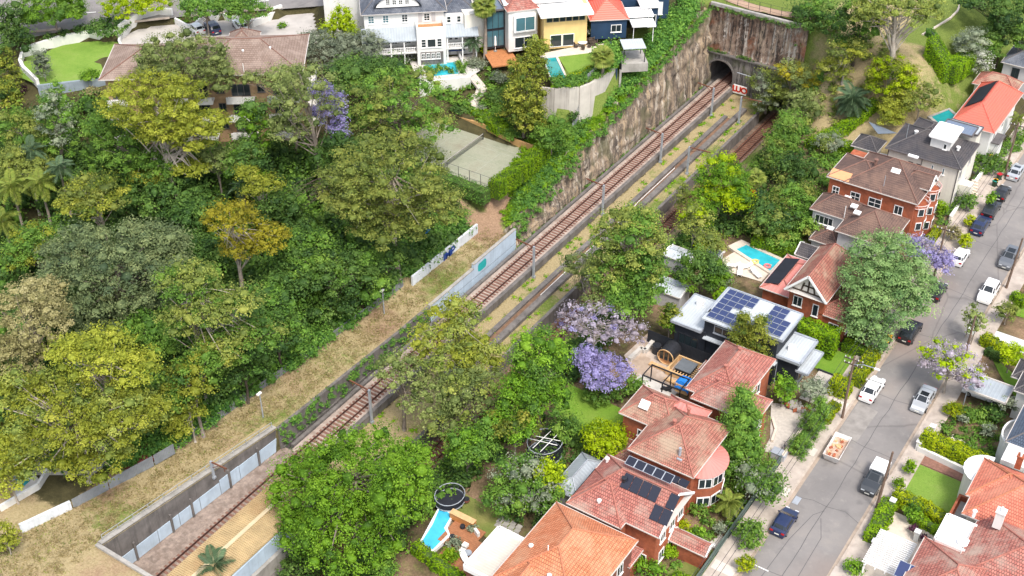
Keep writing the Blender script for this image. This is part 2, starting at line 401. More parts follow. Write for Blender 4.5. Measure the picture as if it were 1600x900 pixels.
for _ in range(3):
    c_ = cov[..., :3]; q_ = np.pad(c_, ((1, 1), (1, 1), (0, 0)), 'edge'); avg = (q_[:-2, 1:-1]+q_[2:, 1:-1]+q_[1:-1, :-2]+q_[1:-1, 2:]+4*c_)/8
    keep = bed[..., None]; cov[..., :3] = np.where(keep, c_, avg)
V = np.stack([GX, GY, GZ], -1).reshape(-1, 3)
idx = np.arange(nx*ny).reshape(nx, ny)
F = np.stack([idx[:-1, :-1], idx[1:, :-1], idx[1:, 1:], idx[:-1, 1:]], -1).reshape(-1, 4)
fx, fy = V[F][:, :, 0].mean(1), V[F][:, :, 1].mean(1)
F = F[~((fx > -5.4) & (fx < XR) & (abs(fy-(RAILY1-.01)) < .012))]
def npmesh(name, V, F, mats, tint=None, colattr=None, smooth=False):
    me = bpy.data.meshes.new(name); k = F.shape[1]
    me.vertices.add(len(V)); me.vertices.foreach_set("co", np.ascontiguousarray(V, np.float32).ravel())
    if k == 4 and (F[:, 2] == F[:, 3]).any():                       # quads first, then triangles (last index doubled)
        tri = F[:, 2] == F[:, 3]; li = np.concatenate([F[~tri].ravel(), F[tri][:, :3].ravel()]); tot = np.concatenate([np.full((~tri).sum(), 4), np.full(tri.sum(), 3)])
    else: li, tot = F.ravel(), np.full(len(F), k)
    me.loops.add(len(li)); me.loops.foreach_set("vertex_index", np.ascontiguousarray(li, np.int32))
    me.polygons.add(len(tot)); me.polygons.foreach_set("loop_start", (np.cumsum(tot)-tot).astype(np.int32))
    me.polygons.foreach_set("loop_total", tot.astype(np.int32))
    if smooth: me.polygons.foreach_set("use_smooth", np.ones(len(F), bool))
    if tint is not None:
        a = me.attributes.new("tint", 'FLOAT', 'POINT'); a.data.foreach_set("value", np.ascontiguousarray(tint, np.float32))
    if colattr is not None:
        a = me.attributes.new("cover", 'FLOAT_COLOR', 'POINT'); a.data.foreach_set("color", np.ascontiguousarray(colattr, np.float32).ravel())
    for m in (mats if isinstance(mats, (list, tuple)) else [mats]): me.materials.append(m)
    me.update(calc_edges=True); return me
def ground_material():
    m, n, b = _nodes("ground_cover"); v = pos(n)
    at = N(n, "ShaderNodeAttribute"); at.attribute_name = "cover"
    sp = N(n, "ShaderNodeSeparateColor"); n.links.new(at.outputs['Color'], sp.inputs[0])
    big = noise(n, v, .16, 6, .7); med = noise(n, v, .75, 6, .75); fine = noise(n, v, 4.5, 4, .8)
    col = ramp(n, med, [(.35, (.05, .045, .022)), (.6, (.085, .075, .035))])              # leaf litter
    def lay(col, c, chan, src, lo, hi):
        a = N(n, "ShaderNodeMath", operation='ADD'); n.links.new(sp.outputs[chan], a.inputs[0]); n.links.new(src, a.inputs[1])
        return mix(n, col, c, ramp(n, a.outputs[0], [(lo, 0), (hi, 1)]))
    soil = ramp(n, fine, [(.35, (.21, .135, .085)), (.62, (.33, .22, .145))])
    dry = ramp(n, fine, [(.32, (.25, .20, .10)), (.62, (.385, .31, .175))])
    grn = ramp(n, fine, [(.32, (.085, .125, .025)), (.62, (.17, .215, .05))])
    def half(s):
        k = N(n, "ShaderNodeMath", operation='MULTIPLY'); k.inputs[1].default_value = .62; n.links.new(s, k.inputs[0]); return k.outputs[0]
    def lay2(col, c, chan, src, lo, hi):
        a = N(n, "ShaderNodeMath", operation='MULTIPLY_ADD'); a.inputs[1].default_value = .5
        n.links.new(sp.outputs[chan], a.inputs[0]); n.links.new(half(src), a.inputs[2])
        return mix(n, col, c, ramp(n, a.outputs[0], [(lo, 0), (hi, 1)]))
    col = lay2(col, dry, 1, med, .5, .62)
    col = lay2(col, soil, 2, big, .47, .62)
    col = lay2(col, grn, 0, med, .5, .66)
    n.links.new(col, b.inputs['Base Color']); b.inputs['Roughness'].default_value = .97; b.inputs['Specular IOR Level'].default_value = .1
    bump(n, b, med, .8, .25); return m
go = link("ground", npmesh("ground", V, F, ground_material(), colattr=cov.reshape(-1, 4))); go['kind'] = 'structure'

def sheet(name, poly, z, material, kind='structure', thick=.05):
    mb = MB(); mb.prism(poly, z-thick, z); o = mb.build(name, material); o['kind'] = kind; return o
def rect(x0, y0, x1, y1): return [(x0, y0), (x1, y0), (x1, y1), (x0, y1)]

# ------------------------------------------------------------------ the street
def asphalt():
    m, n, b = _nodes("worn_asphalt"); v = pos(n)
    f = noise(n, v, .12, 6, .65); g = noise(n, v, 1.1, 6, .7); fine = noise(n, v, 9, 3, .8)
    col = ramp(n, f, [(.32, (.165, .155, .15)), (.55, (.225, .21, .20)), (.72, (.275, .25, .225))])
    col = mix(n, col, (.31, .285, .26), ramp(n, g, [(.56, 0), (.72, .5)]))
    col = mix(n, col, (.10, .095, .095), ramp(n, fine, [(.55, 0), (.8, .35)]))
    col = mix(n, col, (.115, .11, .11), ramp(n, noise(n, v, .55, 3, .5), [(.62, 0), (.72, .45)]))
    col = mix(n, col, (.27, .20, .165), ramp(n, noise(n, v, .045, 3, .6), [(.5, 0), (.66, .55)]))
    wv = N(n, "ShaderNodeMix"); wv.data_type = 'VECTOR'; wv.inputs[0].default_value = .04
    nz = N(n, "ShaderNodeTexNoise"); nz.inputs['Scale'].default_value = .5; n.links.new(v, nz.inputs['Vector'])
    n.links.new(v, wv.inputs[4]); n.links.new(nz.outputs['Color'], wv.inputs[5])
    sc2 = N(n, "ShaderNodeMapping"); sc2.inputs['Scale'].default_value = (.10, .05, 1); n.links.new(wv.outputs[1], sc2.inputs[0])
    vo = N(n, "ShaderNodeTexVoronoi"); vo.feature = 'DISTANCE_TO_EDGE'; vo.inputs['Scale'].default_value = 1.0; n.links.new(sc2.outputs[0], vo.inputs['Vector'])
    col = mix(n, col, (.07, .065, .065), ramp(n, vo.outputs['Distance'], [(.0, .38), (.004, .25), (.009, 0)]))
    n.links.new(col, b.inputs['Base Color']); b.inputs['Roughness'].default_value = .9; b.inputs['Specular IOR Level'].default_value = .2
    bump(n, b, fine, .3, .02); return m
m_asph = asphalt()
m_path = mat("footpath_concrete", (.42, .36, .31), .9, .25, .8, c2=(.50, .44, .38))
m_kerb = mat("kerb_stone", (.45, .38, .32), .9, .25, 1.2)
def strip_sheet(name, x0, x1, z, m, y0=-120, y1=260, thick=.05): return sheet(name, rect(x0, y0, x1, y1), z, m, thick=thick)
strip_sheet("road", 51.25, 59.1, 0.0, m_asph)
for nm, a, b_ in (("kerb", 51.0, 51.25), ("kerb", 59.1, 59.35)): strip_sheet(nm, a, b_, .125, m_kerb, thick=.2)
pvL = strip_sheet("pavement", 48.3, 51.0, .11, m_path, thick=.2); pvR = strip_sheet("pavement", 59.35, 61.2, .11, m_path, thick=.2)
strip_sheet("gutter", 51.25, 51.6, .006, mat("gutter_concrete", (.36, .29, .23), .9, .3, 1.0), thick=.004)
strip_sheet("gutter", 58.75, 59.1, .006, _M["gutter_concrete"], thick=.004)
# seams and patches in the worn surface
rr = random.Random(5)
jm = mat("bitumen_seal", (.11, .105, .105), .8, .2, 1.0)
def crackline(name, pts, wd=.07):
    mb = MB()
    for a, b_ in zip(pts[:-1], pts[1:]):
        dx, dy = b_[0]-a[0], b_[1]-a[1]; L = math.hypot(dx, dy); nx_, ny_ = -dy/L*wd/2, dx/L*wd/2
        mb.face([(a[0]-nx_, a[1]-ny_, .006), (b_[0]-nx_, b_[1]-ny_, .006), (b_[0]+nx_, b_[1]+ny_, .006), (a[0]+nx_, a[1]+ny_, .006)][::1])
    o = mb.build(name, jm); o['kind'] = 'structure'
def wob(p0, p1, n, a):
    return [(p0[0]+(p1[0]-p0[0])*i/n+rr.uniform(-a, a), p0[1]+(p1[1]-p0[1])*i/n) for i in range(n+1)]
crackline("road_seam", wob((55.0, -40), (55.3, 150), 90, .09), .08)
for y in (-13, -1.5, 9.5, 19, 33, 44, 57, 69): crackline("road_seam", [(51.7, y+rr.uniform(-.6, .6)), (53.5, y+rr.uniform(-.3, .3)), (55.1, y), (57, y+rr.uniform(-.4, .4)), (58.8, y+rr.uniform(-.6, .6))], .07)
crackline("road_seam", [(56.4, -14), (56.3, -6), (55.2, -3.4)], .07); crackline("road_seam", [(53.2, -16), (53.6, -8), (54.3, -3.4), (55.1, -2.2)], .07)
for (x0, y0, x1, y1, c) in [(51.7, 9, 54, 16, 0), (56, 36, 58.5, 42, 0)]:
    pm = mat("road_patch_pale" if c == 0 else "road_patch_dark", (.265, .245, .225) if c == 0 else (.17, .165, .165), .9, .25, .9)
    pp = [(x0+rr.uniform(-.3, .3), y0), (x1, y0+rr.uniform(-.4, .4)), (x1+rr.uniform(-.3, .3), y1), (x0, y1+rr.uniform(-.4, .4))]
    sheet("road_patch", pp, .004, pm, thick=.003)
mk = MB(); mk.box(51.75, -13.2, .005, 53.6, -13.08, .012); o = mk.build("parking_line", mat("road_paint", (.78, .77, .74), .7, .15, 3)); o['kind'] = 'structure'
# footpath slab joints and pale replaced slabs
for y in (-16, -2.6, 4.8, 14, 27, 41): sheet("pavement_slab", rect(48.5, y, 50.9, y+1.3), .116, mat("pale_footpath_slab", (.58, .52, .46), .9, .15, 1.0), thick=.005)
for y in (-12, 3.5, 26.5): sheet("driveway_crossing", rect(59.0, y, 61.2, y+3.2), .13, mat("crossing_concrete", (.47, .41, .36), .9, .2, .7), thick=.02)
sheet("inspection_cover", rect(59.6, 0.2, 60.6, 1.4), .118, mat("cover_brown", (.23, .18, .15), .9, .2, 2), thick=.006)

# ------------------------------------------------------------------ railway
def corridor_box(name, x0, x1, z0, z1, m, y0=RAILY0, y1=RAILY1, parent=None, kind='structure'):
    mb = MB()
    n = max(1, int((y1-y0)/6))
    for i in range(1): mb.box(x0, y0, z0, x1, y1, z1)
    o = mb.build(name, m, parent)
    if parent is None and kind: o['kind'] = kind
    return o
slab_l = corridor_box("track_bed", -2.55, 1.05, -6.2, -5.3, m_slab)
ch = corridor_box("trackside_channel", -3.65, -2.55, -6.2, -5.95, m_concd)
bedr = corridor_box("track_bed", 8.75, 12.4, -7.9, -7.6, m_slabd)
def railway_track(label, xc, z, y0, y1, step, msl):
    t = thing("railway_track", label, "railway track", (xc, y0, z))
    for s in (-1, 1):
        mb = MB(); mb.box(s*.735-.04, 0, .10, s*.735+.04, y1-y0, .26); mb.box(s*.735-.09, 0, .08, s*.735+.09, y1-y0, .12)
        mb.build("rail", m_railm, t)
    mb = MB(); mb.box(-1.2, -.14, -.02, 1.2, .14, .085); me = mb.mesh("sleeper", msl)
    n = int((y1-y0)/step)
    for i in range(n):
        o = link("sleeper", me, t); o.location = (0, .3+i*step, 0)
    return t
railway_track("railway track on the raised slab running into the open tunnel arch", -.72, -5.3, -47.5, 118, .62, m_sleep)
railway_track("railway track sunk in the trench on the houses' side", 10.6, -7.6, -47.5, 89, .62, m_rust)
def long_wall(name, label, x0, x1, z0, z1, m, y0, y1, cat="wall", seg=None, capm=None):
    """a wall cast in bays; z1 may be a function of y"""
    f = z1 if callable(z1) else (lambda y: z1)
    t = thing(name, label, cat, ((x0+x1)/2, (y0+y1)/2, z0)); cx, cy = (x0+x1)/2, (y0+y1)/2
    n = max(1, round((y1-y0)/(seg or (y1-y0)))); d = (y1-y0)/n; w = (x1-x0)/2
    for i in range(n):
        a, b_ = y0+i*d+.012-cy, y0+(i+1)*d-.012-cy; za, zb = f(y0+i*d)-z0, f(y0+(i+1)*d)-z0
        mb = MB(); q = [(-w,a,0),(w,a,0),(w,b_,0),(-w,b_,0),(-w,a,za),(w,a,za),(w,b_,zb),(-w,b_,zb)]
        for k in [(4,5,6,7),(0,1,5,4),(1,2,6,5),(2,3,7,6),(3,0,4,7)]: mb.face([q[j] for j in k])
        mb.build("panel", m, t)
        if capm:
            mb = MB(); mb.bar((0, a, za+.05), (0, b_, zb+.05), 2*w+.12, .12); mb.build("coping", capm, t)
    return t
ez = lambda y: float(np.interp(y, *zip(*EY)))
long_wall("parapet_beam", "dark concrete parapet beam along the near side of the raised track", 1.08, 1.62, -6.1, -4.95, m_concd, RAILY0, 88.8, seg=6)
long_wall("parapet_beam", "dark concrete kerb beam between the raised track and the cliff foot", -3.05, -2.6, -6.1, -5.0, m_concd, -22, 88.8, seg=6)
long_wall("cable_trough", "long concrete cable trough wall in the grass strip, tunnel side half", 4.0, 4.7, -6.1, -5.55, m_concd, -2, 80, seg=5, cat="cable trough")
long_wall("cable_trough", "parallel concrete cable trough with a pale pipe beside it", 5.5, 6.4, -6.1, -5.5, m_concd, -2, 84, seg=5, cat="cable trough")
fl = sheet("cable_trough_floor", rect(4.7, -2, 5.5, 80), -5.9, m_soil)
mb = MB(); mb.tube([(5.3, 20, -5.75), (5.25, 45, -5.75), (5.1, 48, -5.6), (5.1, 60, -5.6)], .05, 6)
tag(mb.build("pipe", m_whiter), "pale pipe lying along the cable trough between the tracks", "pipe")
long_wall("trench_wall", "dark concrete wall holding the grass strip above the sunken track", 8.3, 8.75, -7.9, -5.5, m_concd, RAILY0, 84, seg=6)
long_wall("trench_wall", "low rusty kerb wall along the bank beside the sunken track", 12.3, 12.6, -7.8, -6.6, m_slabd, RAILY0, 84, seg=6)
# left retaining wall at the station end with painted panels at its foot
tw = long_wall("retaining_wall", "tall stained concrete retaining wall beside the ochre station roof", -4.15, -3.68, -6.1, lambda y: ez(y)+.18, m_concd, -48, -23.2, seg=4.1, capm=m_conc)
for i in range(8):
    y0 = -47.4+i*3.0; mb = MB(); mb.box(.26, y0+35.6+.03, .9, .33, y0+35.6+2.95, 2.7 if i < 5 else 3.0-.1*(i-5)); mb.build("painted_panel", m_bluep, tw)
tw.rotation_euler = (0, 0, R(-3.4)); tw.location.x = -4.75
wd = MB(); wd.face([(-5.6, -48, -.03), (-5.2, -48, -.03), (-3.7, -23.2, -2.0), (-5.6, -23.2, -2.0)]); wo = wd.build("grass_verge", turf("dry_verge", (.22, .19, .08), (.36, .29, .15), (.42, .34, .2))); wo['kind'] = 'structure'
bl = sheet("ballast", rect(-5.2, -47.9, 1.25, -22.6), -5.27, mat("station_ballast", (.30, .235, .195), .95, .45, 1.8, c2=(.17, .125, .10), bmp=.5))
for y in (-44.5, -39.5, -36.6, -31, -26.5):
    mb = MB(); mb.box(.26, y+35.6-.12, 0, .5, y+35.6+.12, 3.6); mb.build("buttress", m_concd, tw)
hr = thing("handrail", "thin galvanised handrail along the top of the tall retaining wall", "handrail", (-4.75, -35.6, -1), R(-3.4))
for i in range(13):
    y = -47.6+i*2.0; mb = MB(); mb.tube([(0, y+35.6, ez(y)+1.2), (0, y+35.6, ez(y)+2.15)], .035, 5); mb.build("post", m_galv, hr)
for k in (1.7, 2.15):
    mb = MB(); mb.tube([(0, -47.6+i*2+35.6, ez(-47.6+i*2)+k) for i in range(13)], .03, 5); mb.build("rail", m_galv, hr)
long_wall("parapet_wall", "concrete end wall closing the station cutting in the foreground", -5.7, 9.2, -6.1, .25, m_conc, -48.45, -48.02)
# stone steps and dark planted wall beyond the station
st = thing("stone_revetment", "dark stepped stone revetment beside the raised track beyond the station", "revetment", (-4.2, -9, -6))
for k in range(2):
    for i in range(15):
        mb = MB(); y = -13.8+i*1.95; mb.box(-.9-k*.55+1.2, y-rr.uniform(0, .05), 0, -.36-k*.55+1.2, y+1.88, 1.0+k*.8+rr.uniform(-.06, .06)); mb.build("block", m_concd, st)
long_wall("crib_wall", "dark stone wall between the station's retaining wall and the pale blue panels", -3.9, -3.5, -6.1, lambda y: ez(y)+.1, m_concd, -23.15, 6.45, seg=1.95)
# pale blue panelled wall with a taller graffiti end
bw = long_wall("panel_wall", "low pale blue panel wall beside the raised track", -3.85, -3.5, -6.1, -2.85, m_bluep, 6.5, 16.6, seg=2.5, capm=m_conc)
bw = long_wall("panel_wall", "taller pale blue panel wall with a teal painted patch", -3.85, -3.5, -6.1, -2.15, m_bluep, 16.6, 27.2, seg=2.65, capm=m_conc)
mb = MB(); pts = [(.19, -4.3, 2.3), (.19, -3.9, 2.05), (.19, -2.5, 2.05), (.19, -2.25, 2.4), (.19, -2.3, 3.3), (.19, -2.6, 3.5), (.19, -4.1, 3.45), (.19, -4.3, 3.2)]
mb.face(pts); mb.build("painted_patch", mat("teal_paint", (.02, .36, .36), .6, .1, 1), bw)
# fence of the gardens: whitewashed wall with blue graffiti
gw = long_wall("graffiti_wall", "whitewashed garden wall with dark blue graffiti letters above the dry grass", -8.35, -8.05, -3.4, -1.25, m_wgraf, 8.8, 24.2, seg=3.1)
def letters(txt, size, material, parent, loc, rot, name="lettering", shear=0.0, off=.0):
    cu = bpy.data.curves.new(name, 'FONT'); cu.body = txt; cu.size = size; cu.extrude = .015; cu.shear = shear; cu.offset = off; cu.space_character = .88
    cu.align_x = 'CENTER'; cu.align_y = 'CENTER'
    ob = bpy.data.objects.new(name, cu); COL.objects.link(ob)
    bpy.context.view_layer.update()
    me = bpy.data.meshes.new_from_object(ob.evaluated_get(bpy.context.evaluated_depsgraph_get()))
    bpy.data.objects.remove(ob); me.materials.clear(); me.materials.append(material)
    o = link(name, me, parent); o.location = loc; o.rotation_euler = rot; return o
letters("JMP", 2.0, mat("blue_spray", (.01, .05, .26), .6, .2, 3), gw, (.19, .6, 1.1), (R(90), 0, R(90)), "graffiti", off=.05)

# masts carrying the overhead line
def mast(label, x, y, z, h, arm, side=-1):
    t = thing("overhead_line_mast", label, "mast", (x, y, z), 0, "overhead line masts along the railway")
    mb = MB(); mb.box(-.13, -.13, 0, .13, .13, h); mb.box(-.22, -.2, 0, .22, .2, .3); mb.build("post", m_galv, t)
    mb = MB(); mb.bar((-.1*side, 0, h-.12), (side*arm, 0, h+.12), .14, .14); mb.bar((0, 0, h-1.0), (side*arm*.55, 0, h), .06, .06); mb.build("arm", m_rust, t)
    mb = MB(); mb.tube([(side*arm*.85, 0, h+.1), (side*arm*.85, 0, h-.5)], .05, 6); mb.build("insulator", m_rust, t)
    return t
for (x, y), lab in zip([(1.95, -13.0), (2.1, 23.2), (2.1, 42.4), (2.1, 60.8), (2.0, 79.2)],
        ["nearest overhead line mast with rusty arm, beside the grey spreading gum", "overhead line mast opposite the teal patched wall", "overhead line mast at the low start of the cliff", "overhead line mast in front of the middle of the cliff", "overhead line mast nearest the tunnel arch"]):
    mast(lab, x, y, -6, 5.3, 3.0)
for (x, y), lab in zip([(7.3, 60.0), (7.0, 79.5)], ["overhead line mast with arm over the sunken track, mid cutting", "overhead line mast by the sunken track near the tunnel"]): mast(lab, x, y, -6, 5.0, 3.6, 1)
mast("short overhead line mast on top of the tall retaining wall", -4.3, -33.0, -2.2, 2.6, 2.4, 1)
lp = thing("lamp_post", "small grey lamp post on the dry grass above the cutting", "lamp post", (-6.4, -22.6, hz(-6.4, -22.6)))
mb = MB(); mb.tube([(0, 0, 0), (0, 0, 3.8)], [.09, .06], 8); mb.build("post", m_galv, lp)
mb = MB(); mb.box(-.15, -.4, 3.75, .15, .25, 3.92); mb.build("lamp_head", m_whiter, lp)
lp2 = thing("lamp_post", "small grey lamp post on the dry grass behind the yellow gum", "lamp post", (-7.6, 1.9, hz(-7.6, 1.9)))
mb = MB(); mb.tube([(0, 0, 0), (0, 0, 3.8)], [.09, .06], 8); mb.build("post", m_galv, lp2)
mb = MB(); mb.box(-.15, -.4, 3.75, .15, .25, 3.92); mb.build("lamp_head", m_whiter, lp2)
for xw, lab, y0, y1, z in ((-.72, "contact wire over the raised track", -13, 88, -.9), (10.6, "contact wire over the sunken track", 59, 86, -1.3)):
    mb = MB(); mb.tube([(xw, y0+(y1-y0)*i/24, z-.12*math.sin(i*1.05)) for i in range(25)], .02, 4); tag(mb.build("contact_wire", m_dmet), lab, "wire")
# station roof
can = thing("station_canopy", "ochre corrugated platform roof with a central ridge strip", "canopy", (5.0, -38.5, -6))
for i in range(7):
    y0, y1 = -47.9+i*3.05+38.5, -47.9+(i+1)*3.05+38.5-.03
    for s in (-1, 1):
        mb = MB(); x0, x1 = (-2.6, 0) if s < 0 else (0, 2.75); za, zb = (4.85, 5.05) if s < 0 else (5.05, 4.8)
        nrib = 12; d = (y1-y0)/nrib                            # raised ribs across the slope
        for k in range(nrib):
            a = y0+k*d; b_ = a+d; c1, c2 = a+d*.55, a+d*.62
            for (q0, q1, dz0, dz1) in ((a, c1, 0, 0), (c1, c2, 0, .13), (c2, b_-.04, .13, .13), (b_-.04, b_, .13, 0)):
                mb.face([(x0, q0, za+dz0), (x1, q0, zb+dz0), (x1, q1, zb+dz1), (x0, q1, za+dz1)], [(x0, q0), (x1, q0), (x1, q1), (x0, q1)])
        mb.face([(x0, y0, za-.15), (x0, y1, za-.15), (x1, y1, zb-.15), (x1, y0, zb-.15)])
        mb.build("roof_sheet", mat("ochre_sheet", (.45, .34, .185), .7, .25, .5, c2=(.36, .24, .12)), can)
mb = MB(); mb.box(-.22, -9.4, 5.1, .22, 11.9, 5.24); mb.build("ridge_strip", mat("sandy_strip", (.55, .45, .29), .7, .12, 1), can)
for i in range(6):
    for x in (-1.6, 1.8):
        mb = MB(); mb.tube([(x, -8.5+i*3.9, .9), (x, -8.5+i*3.9, 4.8)], .1, 8); mb.build("column", m_galv, can)
mb = MB(); mb.box(-2.2, -9.3, 0, 2.5, 14.5, .95); mb.build("platform", m_conc, can)
mb = MB(); mb.box(2.62, -9.3, .0, 2.78, 12.0, 4.4); mb.build("side_wall", m_bluep, can)
cs = sheet("concrete_apron", rect(7.85, -47.9, 8.28, -24), -3.6, m_conc, thick=2.4)

# ------------------------------------------------------------------ rock cutting and tunnel front
def rock_material(name, cols, streaks):
    m, n, b = _nodes(name); v = pos(n)
    f = noise(n, pos(n, (.45, .45, .2)), 1.0, 7, .75); g = noise(n, pos(n, (1.6, 1.6, .16)), 1.0, 6, .8); k = noise(n, v, .25, 4, .6)
    col = ramp(n, f, cols)
    col = mix(n, col, streaks[0], ramp(n, g, [(.48, 0), (.57, .9)]))
    col = mix(n, col, streaks[1], ramp(n, noise(n, pos(n, (1.1, 1.1, .05)), 1.0, 6, .7), [(.53, 0), (.60, .85)]))
    col = mix(n, col, streaks[2], ramp(n, k, [(.53, 0), (.64, .7)]))
    n.links.new(col, b.inputs['Base Color']); b.inputs['Roughness'].default_value = .95; b.inputs['Specular IOR Level'].default_value = .1
    bump(n, b, g, 1.0, .3); return m
m_rock = rock_material("sandstone_cut", [(.36, (.11, .09, .075)), (.45, (.27, .21, .155)), (.54, (.38, .295, .21)), (.64, (.48, .35, .22))], [(.10, .085, .075), (.54, .47, .385), (.13, .13, .075)])
m_rockp = rock_material("stained_portal_rock", [(.36, (.06, .045, .04)), (.45, (.20, .13, .095)), (.54, (.28, .21, .165)), (.63, (.37, .285, .21))], [(.04, .036, .034), (.46, .43, .39), (.24, .10, .055)])
m_port = rock_material("ribbed_portal_concrete", [(.3, (.11, .10, .095)), (.5, (.22, .20, .185)), (.7, (.30, .275, .25))], [(.06, .055, .052), (.36, .34, .32), (.13, .14, .08)])
rs = np.random.RandomState(11)
def cliff(name, y0, y1, xb, batter, zb, ztop, m, st=.4, nv=30):
    ys = np.arange(y0, y1+st*.5, st); vs_ = np.linspace(0, 1, nv)
    Yg, Vg = np.meshgrid(ys, vs_, indexing='ij'); zt = ztop(ys)
    Z = zb+(zt[:, None]-zb)*Vg
    col = rs.uniform(-.28, .28, len(ys)); col = np.convolve(col, [.25, .5, .25], 'same')
    rib = .30*np.abs(np.sin(Yg*1.15+1.3*np.sin(Yg*.37)))+.22*np.sin(Yg*.31+Z*.12)
    bi = (Yg/1.7+.5*(np.floor((Z+8)/1.35) % 2)).astype(int); bj = np.floor((Z+8)/1.35).astype(int); tab = rs.uniform(-.26, .26, (64, 20))
    X = xb-batter*Vg-rib*.7+col[:, None]*.6+rs.uniform(-.09, .09, Yg.shape)-.18*np.floor(Vg*3.2)+tab[bi % 64, bj % 20]
    V = np.stack([X, Yg, Z], -1).reshape(-1, 3); id_ = np.arange(V.shape[0]).reshape(Yg.shape)
    F = np.stack([id_[:-1, :-1], id_[1:, :-1], id_[1:, 1:], id_[:-1, 1:]], -1).reshape(-1, 4)
    return link(name, npmesh(name, V, F, m))
def ztop(y): return np.interp(y, *zip(*EY))+.25+.35*np.sin(y*.9)+.25*np.sin(y*2.3+1)
c1 = cliff("rock_cliff", 26.6, 90.2, -3.35, .9, -6.1, ztop, m_rock); c1['kind'] = 'structure'
# tunnel front: rock above, ribbed concrete below, an arch cut through
def headwall():
    xs = np.arange(-5.2, 13.01, .35); zs = np.arange(-8.0, 9.6, .35)
    Xg, Zg = np.meshgrid(xs, zs, indexing='ij'); AX, AW, AS = -1.55, 2.5, -3.3
    up = Zg > .4
    Y = 89.35-.35*up*0+np.where(up, .35+.25*np.abs(np.sin(Xg*1.3+.6*np.sin(Xg)))+.10*(Zg-.4)*.35, .06*np.sign(np.sin(Xg*5.2)))
    Y = Y+rs.uniform(-.06, .06, Y.shape)*np.where(up, 2.2, .4)
    zt = 8.75+.12*np.sin(xs)
    Zc = np.minimum(Zg, zt[:, None])
    V = np.stack([Xg, Y, Zc], -1).reshape(-1, 3); id_ = np.arange(V.shape[0]).reshape(Xg.shape)
    fr, fc = [], []
    for i in range(len(xs)-1):
        for j in range(len(zs)-1):
            x, z = xs[i]+.175, zs[j]+.175
            ina = (abs(x-AX) < AW and z < AS) or (z >= AS and math.hypot(x-AX, z-AS) < AW)
            inb = (abs(x-10.6) < 1.75 and z < -5.0) or (z >= -5.0 and math.hypot(x-10.6, z+5.0) < 1.75)
            if ina or inb: continue
            q = (id_[i, j], id_[i+1, j], id_[i+1, j+1], id_[i, j+1])
            (fr if z > .4 else fc).append(q)
    for f, nm, m in ((fr, "tunnel_headwall_rock", m_rockp), (fc, "tunnel_headwall", m_port)):
        used = np.unique(np.array(f)); rm = {int(a): k for k, a in enumerate(used)}
        o = link(nm, npmesh(nm, V[used], np.array([[rm[int(a)] for a in q] for q in f]), m)); o['kind'] = 'structure'
    for ax, aw, as_, zb in ((AX, AW, AS, -6.0), (10.6, 1.75, -5.0, -7.8)):
        t = thing("tunnel_arch", "dark tunnel arch at the end of the raised track" if ax < 0 else "low tunnel arch over the sunken track behind the pale feathery tree", "tunnel", (ax, 89.3, zb))
        prof = [(-aw, 0)]+[(-aw*math.cos(a), as_-zb+aw*math.sin(a)) for a in np.linspace(0, math.pi, 21)]+[(aw, 0)]
        outer = [((x/abs(aw))*(aw+.28) if True else x, z+ (0 if z == 0 else .28*max(0, (z-(as_-zb))/aw))) for x, z in prof]
        mb = MB()
        for i in range(len(prof)-1):
            a, b_, c, d = prof[i], prof[i+1], outer[i+1], outer[i]
            mb.face([(a[0], -.2, a[1]), (d[0], -.2, d[1]), (c[0], -.2, c[1]), (b_[0], -.2, b_[1])][::-1])
            mb.face([(d[0], -.2, d[1]), (c[0], -.2, c[1]), (c[0], .4, c[1]), (d[0], .4, d[1])])
            mb.face([(a[0], -.2, a[1]), (b_[0], -.2, b_[1]), (b_[0], .5, b_[1]), (a[0], .5, a[1])])
        mb.build("arch_ring", m_concd, t)
        mb = MB()
        for i in range(len(prof)-1):
            a, b_ = prof[i], prof[i+1]
            mb.face([(a[0], .2, a[1]), (b_[0], .2, b_[1]), (b_[0], 40, b_[1]), (a[0], 40, a[1])])
        mb.face([(p[0], 40, p[1]) for p in prof]); mb.face([(-aw, .2, .02), (aw, .2, .02), (aw, 40, .02), (-aw, 40, .02)])
        mb.build("lining", m_concd, t)
headwall()
mb = MB(); mb.box(-4.8, 88.9, .35, 9.5, 89.6, .6); tag(mb.build("ledge", m_concd), "mossy concrete ledge across the tunnel front above the arch", "ledge")
cp = thing("coping_wall", "low concrete coping along the top of the tunnel front", "coping", (3.5, 90.0, 8.6))
for i in range(8):
    mb = MB(); x = -8.3+i*2.05; mb.box(x, -.3, 0, x+2.0, .25, .55); mb.build("coping_stone", m_conc, cp)
fn = thing("mesh_fence", "dark wire fence along the path above the tunnel front", "fence", (3.5, 91.2, 8.9))
for i in range(9):
    x = -8+i*2.0; mb = MB(); mb.tube([(x, 0, 0), (x, 0, 1.7)], .04, 5); mb.build("post", m_dmet, fn)
for z in (.5, 1.1, 1.7):
    mb = MB(); mb.tube([(-8, 0, z), (8, 0, z)], .02, 4); mb.build("wire", m_dmet, fn)
pathp = [(-8, 95.5), (-3, 93.6), (2, 92.4), (7, 92.2), (12.5, 93.5)]
poly = [(x, y+1.1) for x, y in pathp]+[(x, y-1.1) for x, y in pathp[::-1]]
mb = MB()
for i in range(len(pathp)-1):
    (x0, y0), (x1, y1) = pathp[i], pathp[i+1]
    q = [(x0, y0-1.1), (x1, y1-1.1), (x1, y1+1.1), (x0, y0+1.1)]
    mb.face([(a, b_, max(hz(a, b_), 8.2)+.12) for a, b_ in q])
pth = mb.build("path", mat("brown_path", (.36, .245, .17), .95, .2, 1.2)); pth['kind'] = 'structure'
